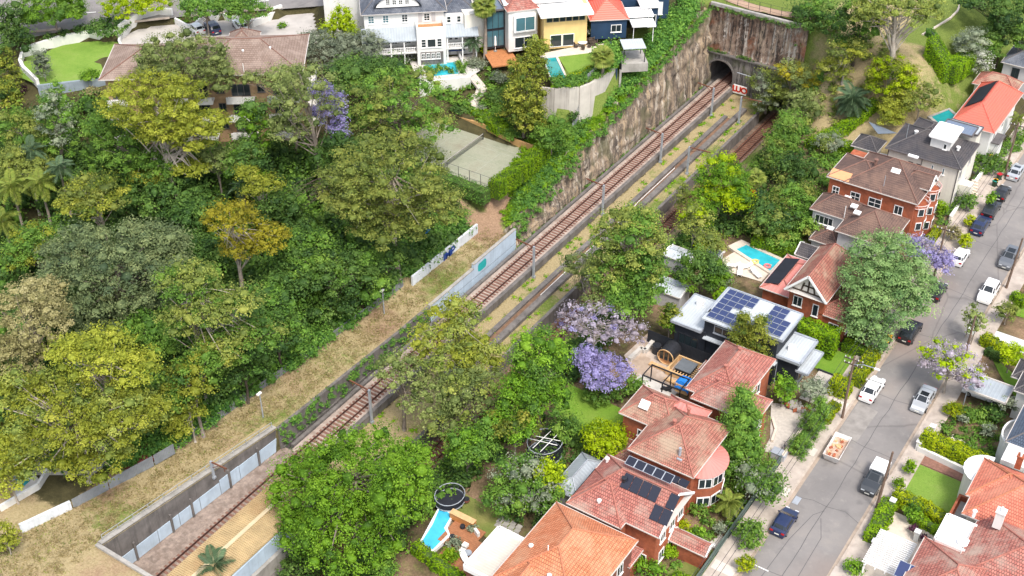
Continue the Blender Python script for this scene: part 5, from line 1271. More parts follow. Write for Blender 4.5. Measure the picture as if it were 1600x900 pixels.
mb = MB(); mb.face([(4.6, -.9, 4.9), (9.9, -.9, 4.9), (9.9, 1.5, 6.2), (4.6, 1.5, 6.2)], [(0, 0), (5, 0), (5, 3), (0, 3)]); mb.face([(4.6, -.9, 4.75), (4.6, 1.5, 6.05), (9.9, 1.5, 6.05), (9.9, -.9, 4.75)]); mb.build("verandah_roof", m_met_grey, H.t)
H.box("verandah_floor", -8.4, 0, -1.5, 1.2, 2.4, 2.6, m_white); H.box("verandah_floor", 4.6, 9.7, -.8, 1.5, 2.4, 2.6, m_white)
for x in (-8.2, -6.2, -4.2, -2.1): H.box("post", x, x+.18, -1.5, -1.32, 0, 4.9, m_whiter)
for x in (4.8, 7.2, 9.4): H.box("post", x, x+.18, -.8, -.62, 0, 4.8, m_whiter)
for x0, x1, y in ((-8.3, -.1, -1.45), (4.7, 9.6, -.75)):
    H.box("handrail", x0, x1, y, y+.08, 3.5, 3.6, m_whiter); n = int((x1-x0)/.28)
    mb = MB()
    for i in range(n): mb.box(x0+i*.28, y+.01, 2.6, x0+i*.28+.06, y+.06, 3.5)
    mb.build("balusters", m_whiter, H.t)
for x in (-6.9, -4.6, -1.6, 1.9): H.win('-y', 1.2, x, 7.3, 1.0, 1.5, 2, 3, gl=m_glassb if x < -4 else m_glass)
H.box("shutter", .55, 1.15, 1.1, 1.19, 7.2, 8.9, m_greyr); H.box("shutter", 2.65, 3.25, 1.1, 1.19, 7.2, 8.9, m_greyr)
for x, w_ in ((1.05, .8), (2.3, 1.4), (3.55, .8)): H.win('-y', -1.8, x, 3.6, w_, 1.7, 1 if w_ < 1 else 1, 3 if w_ < 1 else 1)
for x in (-6.6, -4.5, -3.4, -1.2): H.win('-y', 1.2, x, 3.0, .9, 1.7, 2, 1)
for x in (5.6, 6.5, 8.0, 8.9): H.win('-y', 1.5, x, 3.0, .7, 1.9, 1, 2)
for x in (5.4, 7.0): H.win('-y', 2.6 if False else 1.5, x, 6.5, .7, 1.3, 1, 2)
H.box("shade_panel", .5, 4.1, -1.85, -1.79, .2, 2.7, m_concd)  # solid dark panel stands in for a shaded opening
for x in (.9, 1.7, 2.5, 3.3): H.win('-y', -1.86, x, 1.3, .6, 1.2, 2, 2)
# curved attic gable
mb = MB(); pr = [(-3.4*math.cos(a), 2.2*math.sin(a)**1.3) for a in np.linspace(0, math.pi, 17)]
mb.face([(x-2.6, 1.3, 10.3+z) for x, z in pr]); mb.build("attic_gable", m_whiter, H.t)
mb = MB()
for i in range(16):
    (xa, za), (xb, zb) = pr[i], pr[i+1]; mb.face([(xa*1.12-2.6, 1.0, 10.2+za*1.08), (xb*1.12-2.6, 1.0, 10.2+zb*1.08), (xb*1.12-2.6, 6.5, 10.4+zb*1.08), (xa*1.12-2.6, 6.5, 10.4+za*1.08)], [(i*.5, 0), (i*.5+.5, 0), (i*.5+.5, 5), (i*.5, 5)])
mb.build("eyebrow_roof", m_tr_slate, H.t)
for x in (-4.1, -3.1, -2.1, -1.1): H.win('-y', 1.28, x, 10.75, .7, 1.2, 2, 3, sill=False)
H.chimney(-7.4, 6, 11, 15.5, m_white, .9); H.t.scale = (1, 1, .86)
# wing further left, mostly behind bamboo
H = rot_house("house_wing", "white wing with steep slate roof left of the mansion", (520, 60), 7.5, 41, cat="house")
H.wall(-1, 7.2, 1, 10, 0, 7.5, m_white); H.roof(-1, 7.2, 1, 10, 7.5, 4.0, m_tr_slate, m_capg, ends="hh"); H.win('-y', 1, 5.4, 4, 1.2, 2, 2, 2, gl=m_glassb); H.box("dormer", 5.2, 6.5, 2.0, 4, 7.6, 10.2, m_white)
# glass house
H = rot_house("house", "white and glass house with faded pink tiled roof beside the tall palm", (797, 82), 8.2, 50)
H.wall(-.2, 4.6, .2, 12, 0, 7.0, m_white); H.roof(-.2, 4.6, .2, 12, 7.0, 2.2, m_tr_pink, m_capr, axis='y', over=.25)
H.box("dormer", 2.6, 4.0, 1.8, 3.6, 7.4, 8.7, m_whiter); H.roof(2.5, 4.1, 1.7, 3.6, 8.4, .8, m_tr_pink, m_capr, ends="gh", axis='y', over=.12, capr=.05)
H.box("glass_oriel", .6, 4.2, -.35, .2, 3.4, 6.2, m_whiter); H.win('-y', -.35, 2.4, 3.6, 3.2, 2.4, 2, 1, gl=m_glassb, sill=False); H.win('-y', .2, 2.4, .5, 3.2, 1.9, 2, 1)
H.wall(-3.4, -.2, 2.2, 11, 0, 6.6, m_dmet); H.flat(-3.6, -.2, 2.0, 11, 6.6, m_met_bluegrey, m_gutterd, th=.15)
for z in (.3, 3.4): H.win('-y', 2.2, -1.8, z, 2.9, 2.9, 3, 1, fr=m_dmet, gl=m_glassb, sill=False)
H.wall(-6.6, -3.4, 3, 10, 0, 6.0, m_cream)
G = thing("deck_terrace", "orange timber deck below the glass house with a closed white parasol", "deck", P(775, 86, 7.6), R(50))
for i in range(16):
    mb = MB(); mb.box(-1.7+i*.28, -4.0, -.12, -1.7+i*.28+.26, 2.0, .1); mb.build("board", mat("orange_deck", (.48, .20, .08), .7, .2, 2), G)
pu = thing("parasol", "closed white parasol standing on the orange deck", "parasol", P(774, 80, 7.7))
mb = MB(); mb.tube([(0, 0, 0), (0, 0, .9), (0, 0, 1.1), (0, 0, 2.5), (0, 0, 2.7)], [.04, .04, .22, .13, .02], 8); mb.build("canopy", m_whiter, pu)
mb = MB(); mb.cyl((0, 0), .3, 0, .08, 12); mb.build("base", m_conc, pu)
# yellow house
H = rot_house("house", "yellow rendered house with white flat roof above the green pool", (850, 79), 9.0, 44)
H.wall(0, 7.0, .4, 12, 0, 5.9, m_yel); H.flat(-.2, 7.2, -.3, 12, 5.9, m_met_white, m_whiter, th=.25, over=.5); H.flat(-5.5, 4.5, 4, 14, 6.5, m_met_white, m_whiter, th=.2, over=.3); H.wall(-5, 0, 4.5, 13, 0, 6.5, m_yel)
for i in range(6): H.win('-y', .4, .9+i*1.05, 4.6, .95, 1.0, 1, 1, fr=m_gutterd, sill=False)
H.win('-y', .4, 2.0, .3, 1.9, 2.1, 1, 1, sill=False); H.win('-y', .4, 4.0, .3, 1.9, 2.1, 1, 1, sill=False); H.box("wall_pier", 7.0, 7.5, 3, 9, 0, 6.3, m_yel)
mb = MB(); mb.box(5.3, .25, .15, 6.2, .39, .5); mb.build("wall_vent", m_conc, H.t)
# navy house
H = rot_house("house", "navy weatherboard house with coral red roof and white verandah roofs at the cliff top", (958, 62), 9.0, 40)
H.wall(-3.6, 2.2, .5, 10, 0, 3.4, m_navy); H.roof(-3.6, 2.2, .5, 7, 3.4, 2.3, m_tr_red2, m_tr_red2, over=.3, capr=.08); H.win('-y', .5, .5, 1.1, 1.7, 1.3, 2, 1)
H.wall(.5, 10.5, 7, 14, 0, 8.2, m_navy); H.roof(.5, 10.5, 7, 14, 8.2, 2.6, m_tr_slate, m_capg)
for x in (2.6, 5.6): H.win('-y', 7, x, 4.8, 1.1, 1.9, 2, 2)
H.win('-y', 7, 8.4, 4.2, 1.0, 2.2, 2, 2); H.win('-y', 7, 8.6, .8, 1.8, 2.2, 2, 1, gl=m_whiter); H.win('-y', 7, 4.2, 5.0, .4, 1.4, 1, 1)
for (x0, x1, y0, y1, z) in ((2.4, 6.6, 1.2, 4.4, 3.2), (5.2, 8.2, 3.6, 6.9, 3.6), (2.9, 6.4, -1.4, 1.0, 2.7)): H.flat(x0, x1, y0, y1, z, m_met_white, m_whiter, th=.1, over=.1, name="verandah_roof")
H.wall(6.2, 8.0, 3.8, 6.9, 0, 3.5, m_navy); H.win('-y', 3.8, 7.1, .2, 1.3, 2.1, 2, 1)
for x in (3.0, 6.2): H.pipe(x, -1.3, 0, 2.7, m_whiter, .06)
gz = thing("pergola", "flat white roofed pergola on the navy terrace above the bank", "pergola", P(988, 92, 9.0), R(40))
mb = MB(); mb.box(-1.8, -1.5, 2.4, 1.8, 1.9, 2.52); mb.build("roof", m_met_lite, gz)
for x in (-1.7, 1.6):
    for y in (-1.4, 1.7): mb = MB(); mb.box(x, y, -1.2, x+.12, y+.12, 2.4); mb.build("post", m_dmet, gz)
mb = MB(); mb.box(-2.0, -1.7, -1.4, 2.2, 3.0, .0); mb.build("terrace", m_conc, gz)
mb = MB(); mb.box(-2.9, -1.8, -3.0, -2.65, 4.4, 1.0); mb.build("side_wall", m_navy, gz)
mb = MB(); mb.box(-2.3, -1.75, -4.5, -1.95, -1.4, -1.0); mb.build("pier", m_conc, gz)
# apartment block
H = rot_house("apartment_block", "long tan brick apartment block with faded brown roof and white balcony bands behind gums", (178, 216), 4.0, 36.5, cat="apartments")
H.o = (0, 0, 0); W_ = 28.5
H.wall(0, W_, 1.6, 11.3, -2, 9.6, m_tanb); H.roof(0, 16, .6, 11.5, 9.6, 2.3, m_tr_apt, m_capb, over=.5); H.roof(12, W_, 1.2, 13.5, 9.6, 2.6, m_tr_apt, m_capb, over=.5); H.roof(17, 21, 10, 14.8, 9.6, 1.8, m_tr_apt, m_capb, axis='y')
for z in (-.6, 2.4, 5.4):
    for x0, x1 in ((.2, 3.0), (10, 15.5), (17.5, 21.5), (23.5, 28.2)):
        H.box("balcony", x0, x1, -.2, 1.6, z, z+.2, m_white); H.box("balcony_front", x0, x1, -.3, -.2, z-.05, z+1.05, m_white)
        H.win('-y', 1.6, (x0+x1)/2, z+.3, (x1-x0)*.7, 2.0, 3, 1, fr=m_gutterd, sill=False)
    for x in (5, 7.6, 16.5, 22.5): H.win('-y', 1.6, x, z+.9, 1.1, 1.3, 2, 1, fr=m_gutterd)
    H.box("balcony", W_, W_+1.6, 4, 8, z, z+.2, m_white); H.box("balcony_front", W_+1.6, W_+1.7, 4, 8, z, z+1.1, m_white)
H.pipe(20.4, 1.2, 9.4, 11.2); H.vent(24, 5.4, 11.4, m_whiter, .12, .2); H.vent(20, 5.0, 11.2, m_whiter, .12, .2)

# ------------------------------------------------------------------ cars
def carpaint(name, c, metal=0.0):
    m, n, b = _nodes(name); b.inputs['Base Color'].default_value = (*c, 1); b.inputs['Roughness'].default_value = .32; b.inputs['Metallic'].default_value = metal
    b.inputs['Coat Weight'].default_value = .6; b.inputs['Coat Roughness'].default_value = .08; return m
CP = {k: carpaint("paint_"+k, *v) for k, v in dict(white=((.78, .78, .77),), silver=((.50, .52, .54), .4), black=((.012, .013, .016),), navy=((.012, .022, .07),), charcoal=((.05, .055, .06), .3), grey=((.14, .15, .165), .3)).items()}
m_tyre = mat("tyre_rubber", (.018, .018, .019), .85, .2, 4); m_rim = mat("alloy_rim", (.42, .43, .45), .35, .1, 4, metal=.7)
m_carglass = glassm("car_glass", (.015, .02, .024), .05); m_lampw = mat("headlamp", (.62, .65, .68), .2, .05, 3); m_lampr = mat("tail_lamp", (.42, .01, .012), .3, .1, 3); m_plate = mat("number_plate", (.75, .74, .66), .5, .05, 3)
KIND = {  # length, width, profile of half side: (y from tail, z) of roof line; glasshouse from/to
 'hatch': dict(L=4.1, W=1.76, pr=[(0, .55), (.06, .92), (.32, 1.02), (.62, 1.42), (1.2, 1.5), (2.2, 1.45), (3.0, .98), (3.75, .84), (4.04, .62), (4.1, .45)], g=(2, 6)),
 'sedan': dict(L=4.7, W=1.82, pr=[(0, .55), (.07, .9), (.75, .98), (1.35, 1.38), (1.95, 1.44), (2.75, 1.38), (3.45, .95), (4.3, .82), (4.64, .62), (4.7, .42)], g=(2, 6)),
 'suv':   dict(L=4.65, W=1.88, pr=[(0, .6), (.06, 1.05), (.2, 1.15), (.55, 1.62), (1.4, 1.7), (2.5, 1.64), (3.25, 1.12), (4.2, 1.0), (4.58, .75), (4.65, .5)], g=(2, 6)),
}
def car(label, kind, paint, x, y, rz, z=0.0, group=None, canopy=None):
    K = KIND[kind]; L, Wd, pr, (g0, g1) = K['L'], K['W'], K['pr'], K['g']; t = thing("parked_car", label, "car", (x, y, z), rz, group)
    # body: cross sections across the car at each profile point; waist below the glass
    def sect(i):
        yy, zz = pr[i]; cab = g0 < i < g1 or i in (g0, g1) and False
        roof = pr[i][1]; waist = .95 if kind != 'suv' else 1.1; hw = Wd/2*(1 if 0.3 < yy < L-.4 else .90)
        return yy-L/2, roof, hw, waist
    mb = MB(); S = []
    for i in range(len(pr)):
        yy, zt, hw, ws = sect(i); zl = min(zt, ws); k = hw*(.80 if zt > ws+.1 else .93)
        S.append([(-hw*.93, yy, .22), (-hw, yy, .45), (-hw*.985, yy, max(.46, zl-.06)), (-hw*.93, yy, zl), (-k, yy, max(zl, zt-.05)), (-k*.72, yy, zt), (k*.72, yy, zt), (k, yy, max(zl, zt-.05)), (hw*.93, yy, zl), (hw*.985, yy, max(.46, zl-.06)), (hw, yy, .45), (hw*.93, yy, .22)])
    for i in range(len(S)-1):
        for j in range(11): mb.face([S[i][j], S[i][j+1], S[i+1][j+1], S[i+1][j]][::-1])
    mb.face(S[0]); mb.face(S[-1][::-1])
    me = mb.mesh("body", CP[paint], True)
    bo = link("body", me, t)
    def strip(name, i0, i1, js, m, off=.012):
        mb = MB()
        for i in range(i0, i1):
            for j in js:
                a, b, c, d = S[i][j], S[i][j+1], S[i+1][j+1], S[i+1][j]
                n = (Vector(b)-Vector(a)).cross(Vector(d)-Vector(a)); n = n.normalized()*-off if n.length else Vector((0, 0, off))
                if n.dot(Vector(((a[0]+c[0])/2, (a[1]+c[1])/2*.2, .6))) < 0: n = -n
                cen = (Vector(a)+Vector(b)+Vector(c)+Vector(d))/4
                mb.face([tuple(cen+(Vector(q)-cen)*.88+n) for q in (a, b, c, d)])
        return mb.build(name, m, t)
    strip("windscreen", g1-1, g1, (4, 5, 6), m_carglass); strip("rear_window", g0, g0+1, (4, 5, 6), m_carglass)
    strip("side_window", g0+1, g1-1, (3,), m_carglass); strip("side_window", g0+1, g1-1, (7,), m_carglass)
    if kind != 'hatch' and paint != 'white': strip("sunroof", g0+2, g1-1, (5,), m_carglass, .008)
    for sx in (-1, 1):
        for yy in (-L/2+.78, L/2-.85):
            mb = MB(); mb.tube([(sx*(Wd/2-.2), yy, .32), (sx*(Wd/2+.012), yy, .32)], .32, 16); w_ = mb.build("wheel", m_tyre, t)
            mb = MB(); mb.tube([(sx*(Wd/2), yy, .32), (sx*(Wd/2+.022), yy, .32)], .2, 10); mb.build("rim", m_rim, w_)
        mb = MB(); mb.box(sx*.52-.2, L/2-.14, .56, sx*.52+.2, L/2-.03, .72); mb.build("headlight", m_lampw, t)
        mb = MB(); mb.box(sx*.62-.17, -L/2-.01, .68, sx*.62+.17, -L/2+.1, .88); mb.build("tail_light", m_lampr, t)
        mb = MB(); mb.box(sx*(Wd/2+.1)-.09, L*.16-.06, .92, sx*(Wd/2+.1)+.09, L*.16+.05, 1.06); mb.build("mirror", CP[paint], t)
    mb = MB(); mb.box(-.25, -L/2-.02, .48, .25, -L/2+.03, .6); mb.build("number_plate", m_plate, t)
    mb = MB(); mb.box(-.26, L/2-.05, .36, .26, L/2+.015, .47); mb.build("number_plate", m_plate, t)
    if canopy:
        mb = MB(); mb.box(-.86, -L/2+.05, 1.0, .86, -.2, 1.78); mb.build("canopy", CP[canopy], t)
        for sx in (-1, 1): mb = MB(); mb.box(sx*.87-.012, -L/2+.3, 1.2, sx*.87+.012, -.45, 1.62); mb.build("canopy_window", m_carglass, t)
    return t
def at(px_, py_, z=.55): a = P(px_, py_, z); return a[0], a[1]
UP, DN = 0.0, math.pi
GC = "cars parked along the street"
for lab, kind, paint, (a, b), rz, kw in [
    ("navy blue hatchback parked alone low on the house side of the street", 'hatch', 'navy', (1233, 818), UP, {}),
    ("dark pickup with white canopy over its tray", 'suv', 'charcoal', (1361, 747), DN, dict(canopy='white')),
    ("white sedan parked by the clipped cube hedge", 'sedan', 'white', (1372, 611), UP, {}),
    ("pale silver sedan opposite the white one, in front of the street jacaranda", 'sedan', 'silver', (1444, 624), DN, {}),
    ("black station wagon next to the red and yellow lidded bins", 'suv', 'black', (1437, 523), UP, {}),
    ("black car half hidden under the cedar branches", 'hatch', 'black', (1475, 458), UP, {}),
    ("small white hatchback beside the pale purple jacaranda", 'hatch', 'white', (1511, 404), UP, {}),
    ("white car with dark roof glass on the far side of the street", 'suv', 'white', (1549, 458), DN, {}),
    ("dark grey car parked on the far side near a leaning pole", 'suv', 'grey', (1581, 405), DN, {}),
    ("dark car at the near end of the row of three by the garden wall", 'suv', 'navy', (1545, 356), UP, {}),
    ("black car in the middle of the row of three by the garden wall", 'suv', 'black', (1560, 331), UP, {}),
    ("black car at the far end of the row of three beside the yellow bin", 'hatch', 'black', (1579, 305), UP, {}),
    ("silver car at the right edge of the picture uphill", 'sedan', 'silver', (1598, 271), UP, {})]:
    x, y = at(a, b); x = min(max(x, 52.2), 58.1); x = 52.35 if x < 55 else 58.0; car(lab, kind, paint, x, y, rz, 0.0, GC, **kw)
x, y = at(1541, 616); car("white car parked under the grey carport roof", 'sedan', 'white', x-.3, y, R(90), .0)
for lab, kind, paint, p, rz in [("white hatchback in the apartment car park beside the tall gum", 'hatch', 'white', (306, 44), R(70)), ("navy car between two white ones in the apartment car park", 'suv', 'navy', (332, 43), R(62)), ("boxy white car at the right end of the apartment car park", 'suv', 'white', (376, 40), R(62))]:
    x, y, _ = P(*p, 7.6); car(lab, kind, paint, x, y, rz, 7.02)
x, y, _ = P(450, 6, 8.9); 
# ------------------------------------------------------------------ street furniture
def power_pole(label, x, y, h, arms, lean=0.0):
    t = thing("power_pole", label, "power pole", (x, y, .1)); t.rotation_euler = (0, R(lean), 0)
    mb = MB(); mb.tube([(0, 0, 0), (0, 0, h)], [.17, .11], 8); mb.build("pole", mat("pole_timber", (.17, .115, .085), .9, .25, 2), t)
    for z in arms:
        mb = MB(); mb.box(-1.1, -.06, z, 1.1, .06, z+.12); a = mb.build("crossarm", m_barkd, t)
        for x_ in (-1.0, -.5, .5, 1.0): mb = MB(); mb.cyl((x_, 0), .05, z+.12, z+.28, 6); mb.build("insulator", m_whiter, a)
    return t
pp = power_pole("timber power pole by the kerb near the cube hedge, with a lamp arm", 51.15, 12.6, 9.2, (8.6, 7.9))
mb = MB(); mb.tube([(0, 0, 8.0), (1.2, 0, 8.5), (2.6, 0, 8.6)], .05, 6); la = mb.build("lamp_arm", m_galv, pp); mb = MB(); mb.box(2.4, -.12, 8.5, 3.0, .12, 8.62); mb.build("lamp_head", m_whiter, la)
power_pole("timber power pole beside the pickup on the far footpath", 59.6, 1.0, 8.5, (), 2)
power_pole("timber power pole beside the small white hatchback", 51.1, 44.2, 8.8, (8.3,))
power_pole("leaning timber pole on the far footpath by the dark grey car", 59.55, 48.4, 8.0, (), 2)
power_pole("thin timber pole by the street jacaranda", 59.6, 30.4, 7.0, ())
power_pole("timber power pole at the top of the street by the yellow bin", 51.1, 76.5, 9.0, (8.4,))
for i, (dx, dz) in enumerate(((-1.0, 8.95), (-.5, 8.95), (.5, 8.95), (1.0, 8.95))):
    mb = MB(); pts = []
    for (xa, ya), (xb, yb) in (((51.15, -60), (51.15, 12.6)), ((51.15, 12.6), (51.1, 44.2)), ((51.1, 44.2), (51.1, 76.5)), ((51.1, 76.5), (51.1, 130))):
        for k in range(9):
            f = k/8; sag = 1.0*4*f*(1-f); pts.append((xa+(xb-xa)*f+dx, ya+(yb-ya)*f, dz-sag*.7))
    mb.tube(pts, .022, 4); tag(mb.build("power_line", m_dmet), "thin power line strung between the timber poles along the street", "power line", "power lines along the street")
def bin_(label, x, y, lid, body=(.03, .06, .035), z=.1):
    t = thing("wheelie_bin", label, "bin", (x, y, z), rr.uniform(-.4, .4)); mb = MB()
    q0 = [(-.24, -.26, .06), (.24, -.26, .06), (.24, .26, .06), (-.24, .26, .06)]; q1 = [(-.29, -.34, .95), (.29, -.34, .95), (.29, .34, .95), (-.29, .34, .95)]
    for i in range(4): mb.face([q0[i], q0[(i+1) % 4], q1[(i+1) % 4], q1[i]])
    mb.face(q0[::-1]); mb.face(q1); mb.build("body", mat("bin_green" if body[1] > .05 else "bin_dark", body, .6, .15, 3), t)
    mb = MB(); mb.box(-.31, -.36, .96, .31, .37, 1.03); mb.build("lid", mat("lid_"+lid[0], lid[1], .5, .1, 3), t)
    for sx in (-1, 1): mb = MB(); mb.tube([(sx*.26, .3, .1), (sx*.32, .3, .1)], .1, 10); mb.build("wheel", m_tyre, t)
RED, YEL, GRN = ("red", (.45, .02, .03)), ("yellow", (.85, .42, .01)), ("teal", (.02, .30, .24))
for lab, p, c in [("red lidded bin on the kerb behind the black station wagon", (1398, 546), RED), ("orange-yellow lidded bin touching the red one", (1401, 542), YEL), ("yellow lidded bin standing apart near the black station wagon", (1408, 534), YEL),
                  ("teal lidded bin against the clipped hedge", (1369, 574), GRN), ("yellow lidded bin in front of the far row of cars", (1586, 292), YEL), ("red lidded bin beside the silver car uphill", (1588, 281), RED), ("teal lidded bin behind the far row of cars", (1580, 291), GRN)]:
    x, y, _ = P(*p, .9); bin_(lab, min(x, 50.7), y, c)
# skip
t = thing("skip_bin", "white open skip of rubble standing in the road by the kerb", "skip", (52.75, 6.8, 0), R(2)); mb = MB()
o0 = [(-.75, -1.7, .12), (.75, -1.7, .12), (.75, 1.7, .12), (-.75, 1.7, .12)]; o1 = [(-.95, -2.1, 1.15), (.95, -2.1, 1.15), (.95, 2.1, 1.15), (-.95, 2.1, 1.15)]; i1 = [(x*.93, y*.965, 1.15) for x, y, z in o1]; i0 = [(x*.93, y*.95, .35) for x, y, z in o0]
for i in range(4):
    j = (i+1) % 4; mb.face([o0[i], o0[j], o1[j], o1[i]]); mb.face([o1[i], o1[j], i1[j], i1[i]]); mb.face([i1[i], i1[j], i0[j], i0[i]])
mb.face(o0[::-1]); mb.build("hull", mat("skip_paint", (.66, .63, .60), .7, .2, 2, c2=(.45, .33, .26)), t)
mb = MB(); mb.face([(-.82, -1.85, .75), (.82, -1.85, .75), (.82, 1.85, .75), (-.82, 1.85, .75)]); mb.build("rubble", mat("skip_rubble", (.46, .30, .21), .95, .5, 2.5, c2=(.6, .5, .42), bmp=.8), t)
for i in range(14):
    mb = MB(); c = (rr.uniform(-.6, .6), rr.uniform(-1.5, 1.5), .82); a = rr.uniform(0, 3); mb.obox(c, (Vector((math.cos(a), math.sin(a), .2)), Vector((-math.sin(a), math.cos(a), 0)), Vector((0, 0, 1))), (rr.uniform(.1, .3), .12, .08)); mb.build("brick", m_brick if i % 2 else m_pale, t)
mb = MB(); mb.box(51.7, -3.0, .004, 52.35, -1.8, .03); tag(mb.build("drain_grate", m_galv), "pale metal drain grate in the gutter below the skip", "drain")
# low walls and fences along the street
def lowwall(name, label, pts, h, th, m, cap=None, z=None, cat="wall", seg=True):
    c = pts[0]; zg = ground_z(c[0], c[1]) if z is None else z; t = thing(name, label, cat, (c[0], c[1], zg))
    for a, b in zip(pts[:-1], pts[1:]):
        za = (ground_z(*a[:2]) if z is None else z)-zg; zb = (ground_z(*b[:2]) if z is None else z)-zg
        A = Vector((a[0]-c[0], a[1]-c[1], 0)); B = Vector((b[0]-c[0], b[1]-c[1], 0)); d = (B-A).normalized(); nn = Vector((-d.y, d.x, 0))*th/2; e = d*0.0
        q = [A-nn, B-nn, B+nn, A+nn]; zz = [za, zb, zb, za]; mb = MB(); lo = [(v.x, v.y, k-.4) for v, k in zip(q, zz)]; hi = [(v.x, v.y, k+h) for v, k in zip(q, zz)]
        for f in ((hi[0], hi[1], hi[2], hi[3]), (lo[0], lo[1], hi[1], hi[0]), (lo[1], lo[2], hi[2], hi[1]), (lo[2], lo[3], hi[3], hi[2]), (lo[3], lo[0], hi[0], hi[3])): mb.face(f)
        mb.build("wall_section", m, t)
        if cap: mb = MB(); mb.bar((A.x, A.y, za+h+.04), (B.x, B.y, zb+h+.04), th+.1, .08); mb.build("coping", cap, t)
    return t
def picket(name, label, pts, h, m, step=.16, post=2.2, z=None, wid=.11, cat="fence"):
    """boards on rails between posts"""
    c = pts[0]; zg = ground_z(c[0], c[1]) if z is None else z; t = thing(name, label, cat, (c[0], c[1], zg)); L0 = sum(math.dist(a[:2], b[:2]) for a, b in zip(pts[:-1], pts[1:])); step = max(step, L0/280)
    for a, b in zip(pts[:-1], pts[1:]):
        L = math.dist(a[:2], b[:2]); d = ((b[0]-a[0])/L, (b[1]-a[1])/L); ang = math.atan2(d[1], d[0]); mb = MB(); mb.box(-step*.46, -.015, 0, step*.46, .015, h); me = mb.mesh("board", m)
        for i in range(int(L/step)):
            x, y = a[0]+d[0]*(i+.5)*step, a[1]+d[1]*(i+.5)*step; o = link("board", me, t); zz = (ground_z(x, y) if z is None else z)
            o.location = (x-c[0], y-c[1], zz-zg+.02); o.rotation_euler = (0, 0, ang)
        for k in (.25, .8):
            za = (ground_z(*a[:2]) if z is None else z)-zg; zb = (ground_z(*b[:2]) if z is None else z)-zg
            mb = MB(); mb.bar((a[0]-c[0]-d[1]*.05, a[1]-c[1]+d[0]*.05, za+h*k), (b[0]-c[0]-d[1]*.05, b[1]-c[1]+d[0]*.05, zb+h*k), .05, .08); mb.build("rail", m, t)
    return t
m_colfence = mat("green_sheet_fence", (.10, .15, .13), .6, .15, 1); m_gfence = mat("grey_sheet_fence", (.22, .235, .25), .6, .2, 1)
picket("street_fence", "dark green sheet fence along the footpath beside the pencil pines", [(48.2, -30), (48.2, 2)], 1.3, m_colfence, .25)
lowwall("brick_wall", "low orange brick wall with pale coping along the footpath by the gravel court", [(48.25, 2.2), (48.25, 13.6)], .9, .25, m_brick, m_pave)
lowwall("garden_wall", "white garden wall with pillars on the footpath by the row of dark cars", [(48.2, 60), (48.2, 76)], .9, .3, m_cream, m_whiter)
lowwall("garden_wall", "low stone wall on the footpath below the cedar", [(48.2, 26), (48.2, 42)], .7, .3, m_brickd)
picket("garden_fence", "grey sheet fence running down the grass slope from the terrace", [P(*p)[:2] for p in ((968, 105, 5.5), (940, 150, 4.2), (918, 178, 3.4), (893, 204, 2.4))], 1.5, m_gfence, .22)
lowwall("garden_wall", "long white wall between the tall clipped hedge and the brick drive", [(60.2, 12.15), (67.0, 11.4)], .85, .35, m_white)
for lab, x, y in (("white gate pillar at the street end of the brick drive", 60.2, 12.35), ("white gate pillar by the street jacaranda's hedge", 60.6, 15.6), ("white gate pillar between the two front hedges", 60.9, 2.0), ("white gate pillar at the pergola's street corner", 61.4, -4.6), ("white gate pillar by the plum-coloured shrubs", 64.6, -.9)):
    t = thing("gate_pillar", lab, "pillar", (x, y, 0)); mb = MB(); mb.box(-.25, -.25, 0, .25, .25, 1.3); mb.build("shaft", m_white, t); mb = MB(); mb.box(-.32, -.32, 1.3, .32, .32, 1.42); mb.build("cap", m_whiter, t)
# white pergola over the garden court
t = thing("pergola", "white slatted pergola over a small court by the street", "pergola", (63.4, -6.6, 0))
for i in range(19):
    mb = MB(); y = -2.5+i*.28; mb.box(-1.9, y, 2.55, 1.9, y+.08, 2.7); mb.build("slat", m_whiter, t)
for x in (-1.5, -.5, .5, 1.5): mb = MB(); mb.box(x-.05, -2.7, 2.38, x+.05, 2.8, 2.54); mb.build("beam", m_whiter, t)
for x in (-1.6, 1.5):
    for y in (-2.5, 2.5): mb = MB(); mb.box(x-.08, y-.08, 0, x+.08, y+.08, 2.38); mb.build("post", m_whiter, t)
sheet("courtyard_paving", rect(61.3, -10, 66.2, 1.8), .03, m_pave)
# front gardens across the street
sheet("lawn", [(60.9, 10.2), (61.0, 4.6), (66.3, 4.4), (66.9, 10.0)], .035, m_lawnb); sheet("driveway", [(60.0, 12.0), (60.0, 10.4), (67.2, 10.2), (67.2, 11.3)], .03, m_brickpave)
sheet("driveway", rect(60.6, 14.2, 61.3, 22), .03, m_pave) ; sheet("garden_path", [(62.5, 16.2), (67.5, 14.9), (67.7, 15.6), (62.7, 17.0)], .04, m_pave)
sheet("driveway", [P(1517, 503, .03)[:2], P(1510, 520, .03)[:2], P(1600, 552, .03)[:2], P(1610, 535, .03)[:2]], .03, mat("pale_driveway", (.58, .60, .57), .85, .1, 1))
sheet("lawn", px([(1545, 550), (1590, 590), (1600, 640), (1565, 590)], .03), .03, m_lawn); sheet("lawn", px([(1590, 460), (1612, 470), (1612, 500), (1578, 490)], .03), .03, m_lawn)
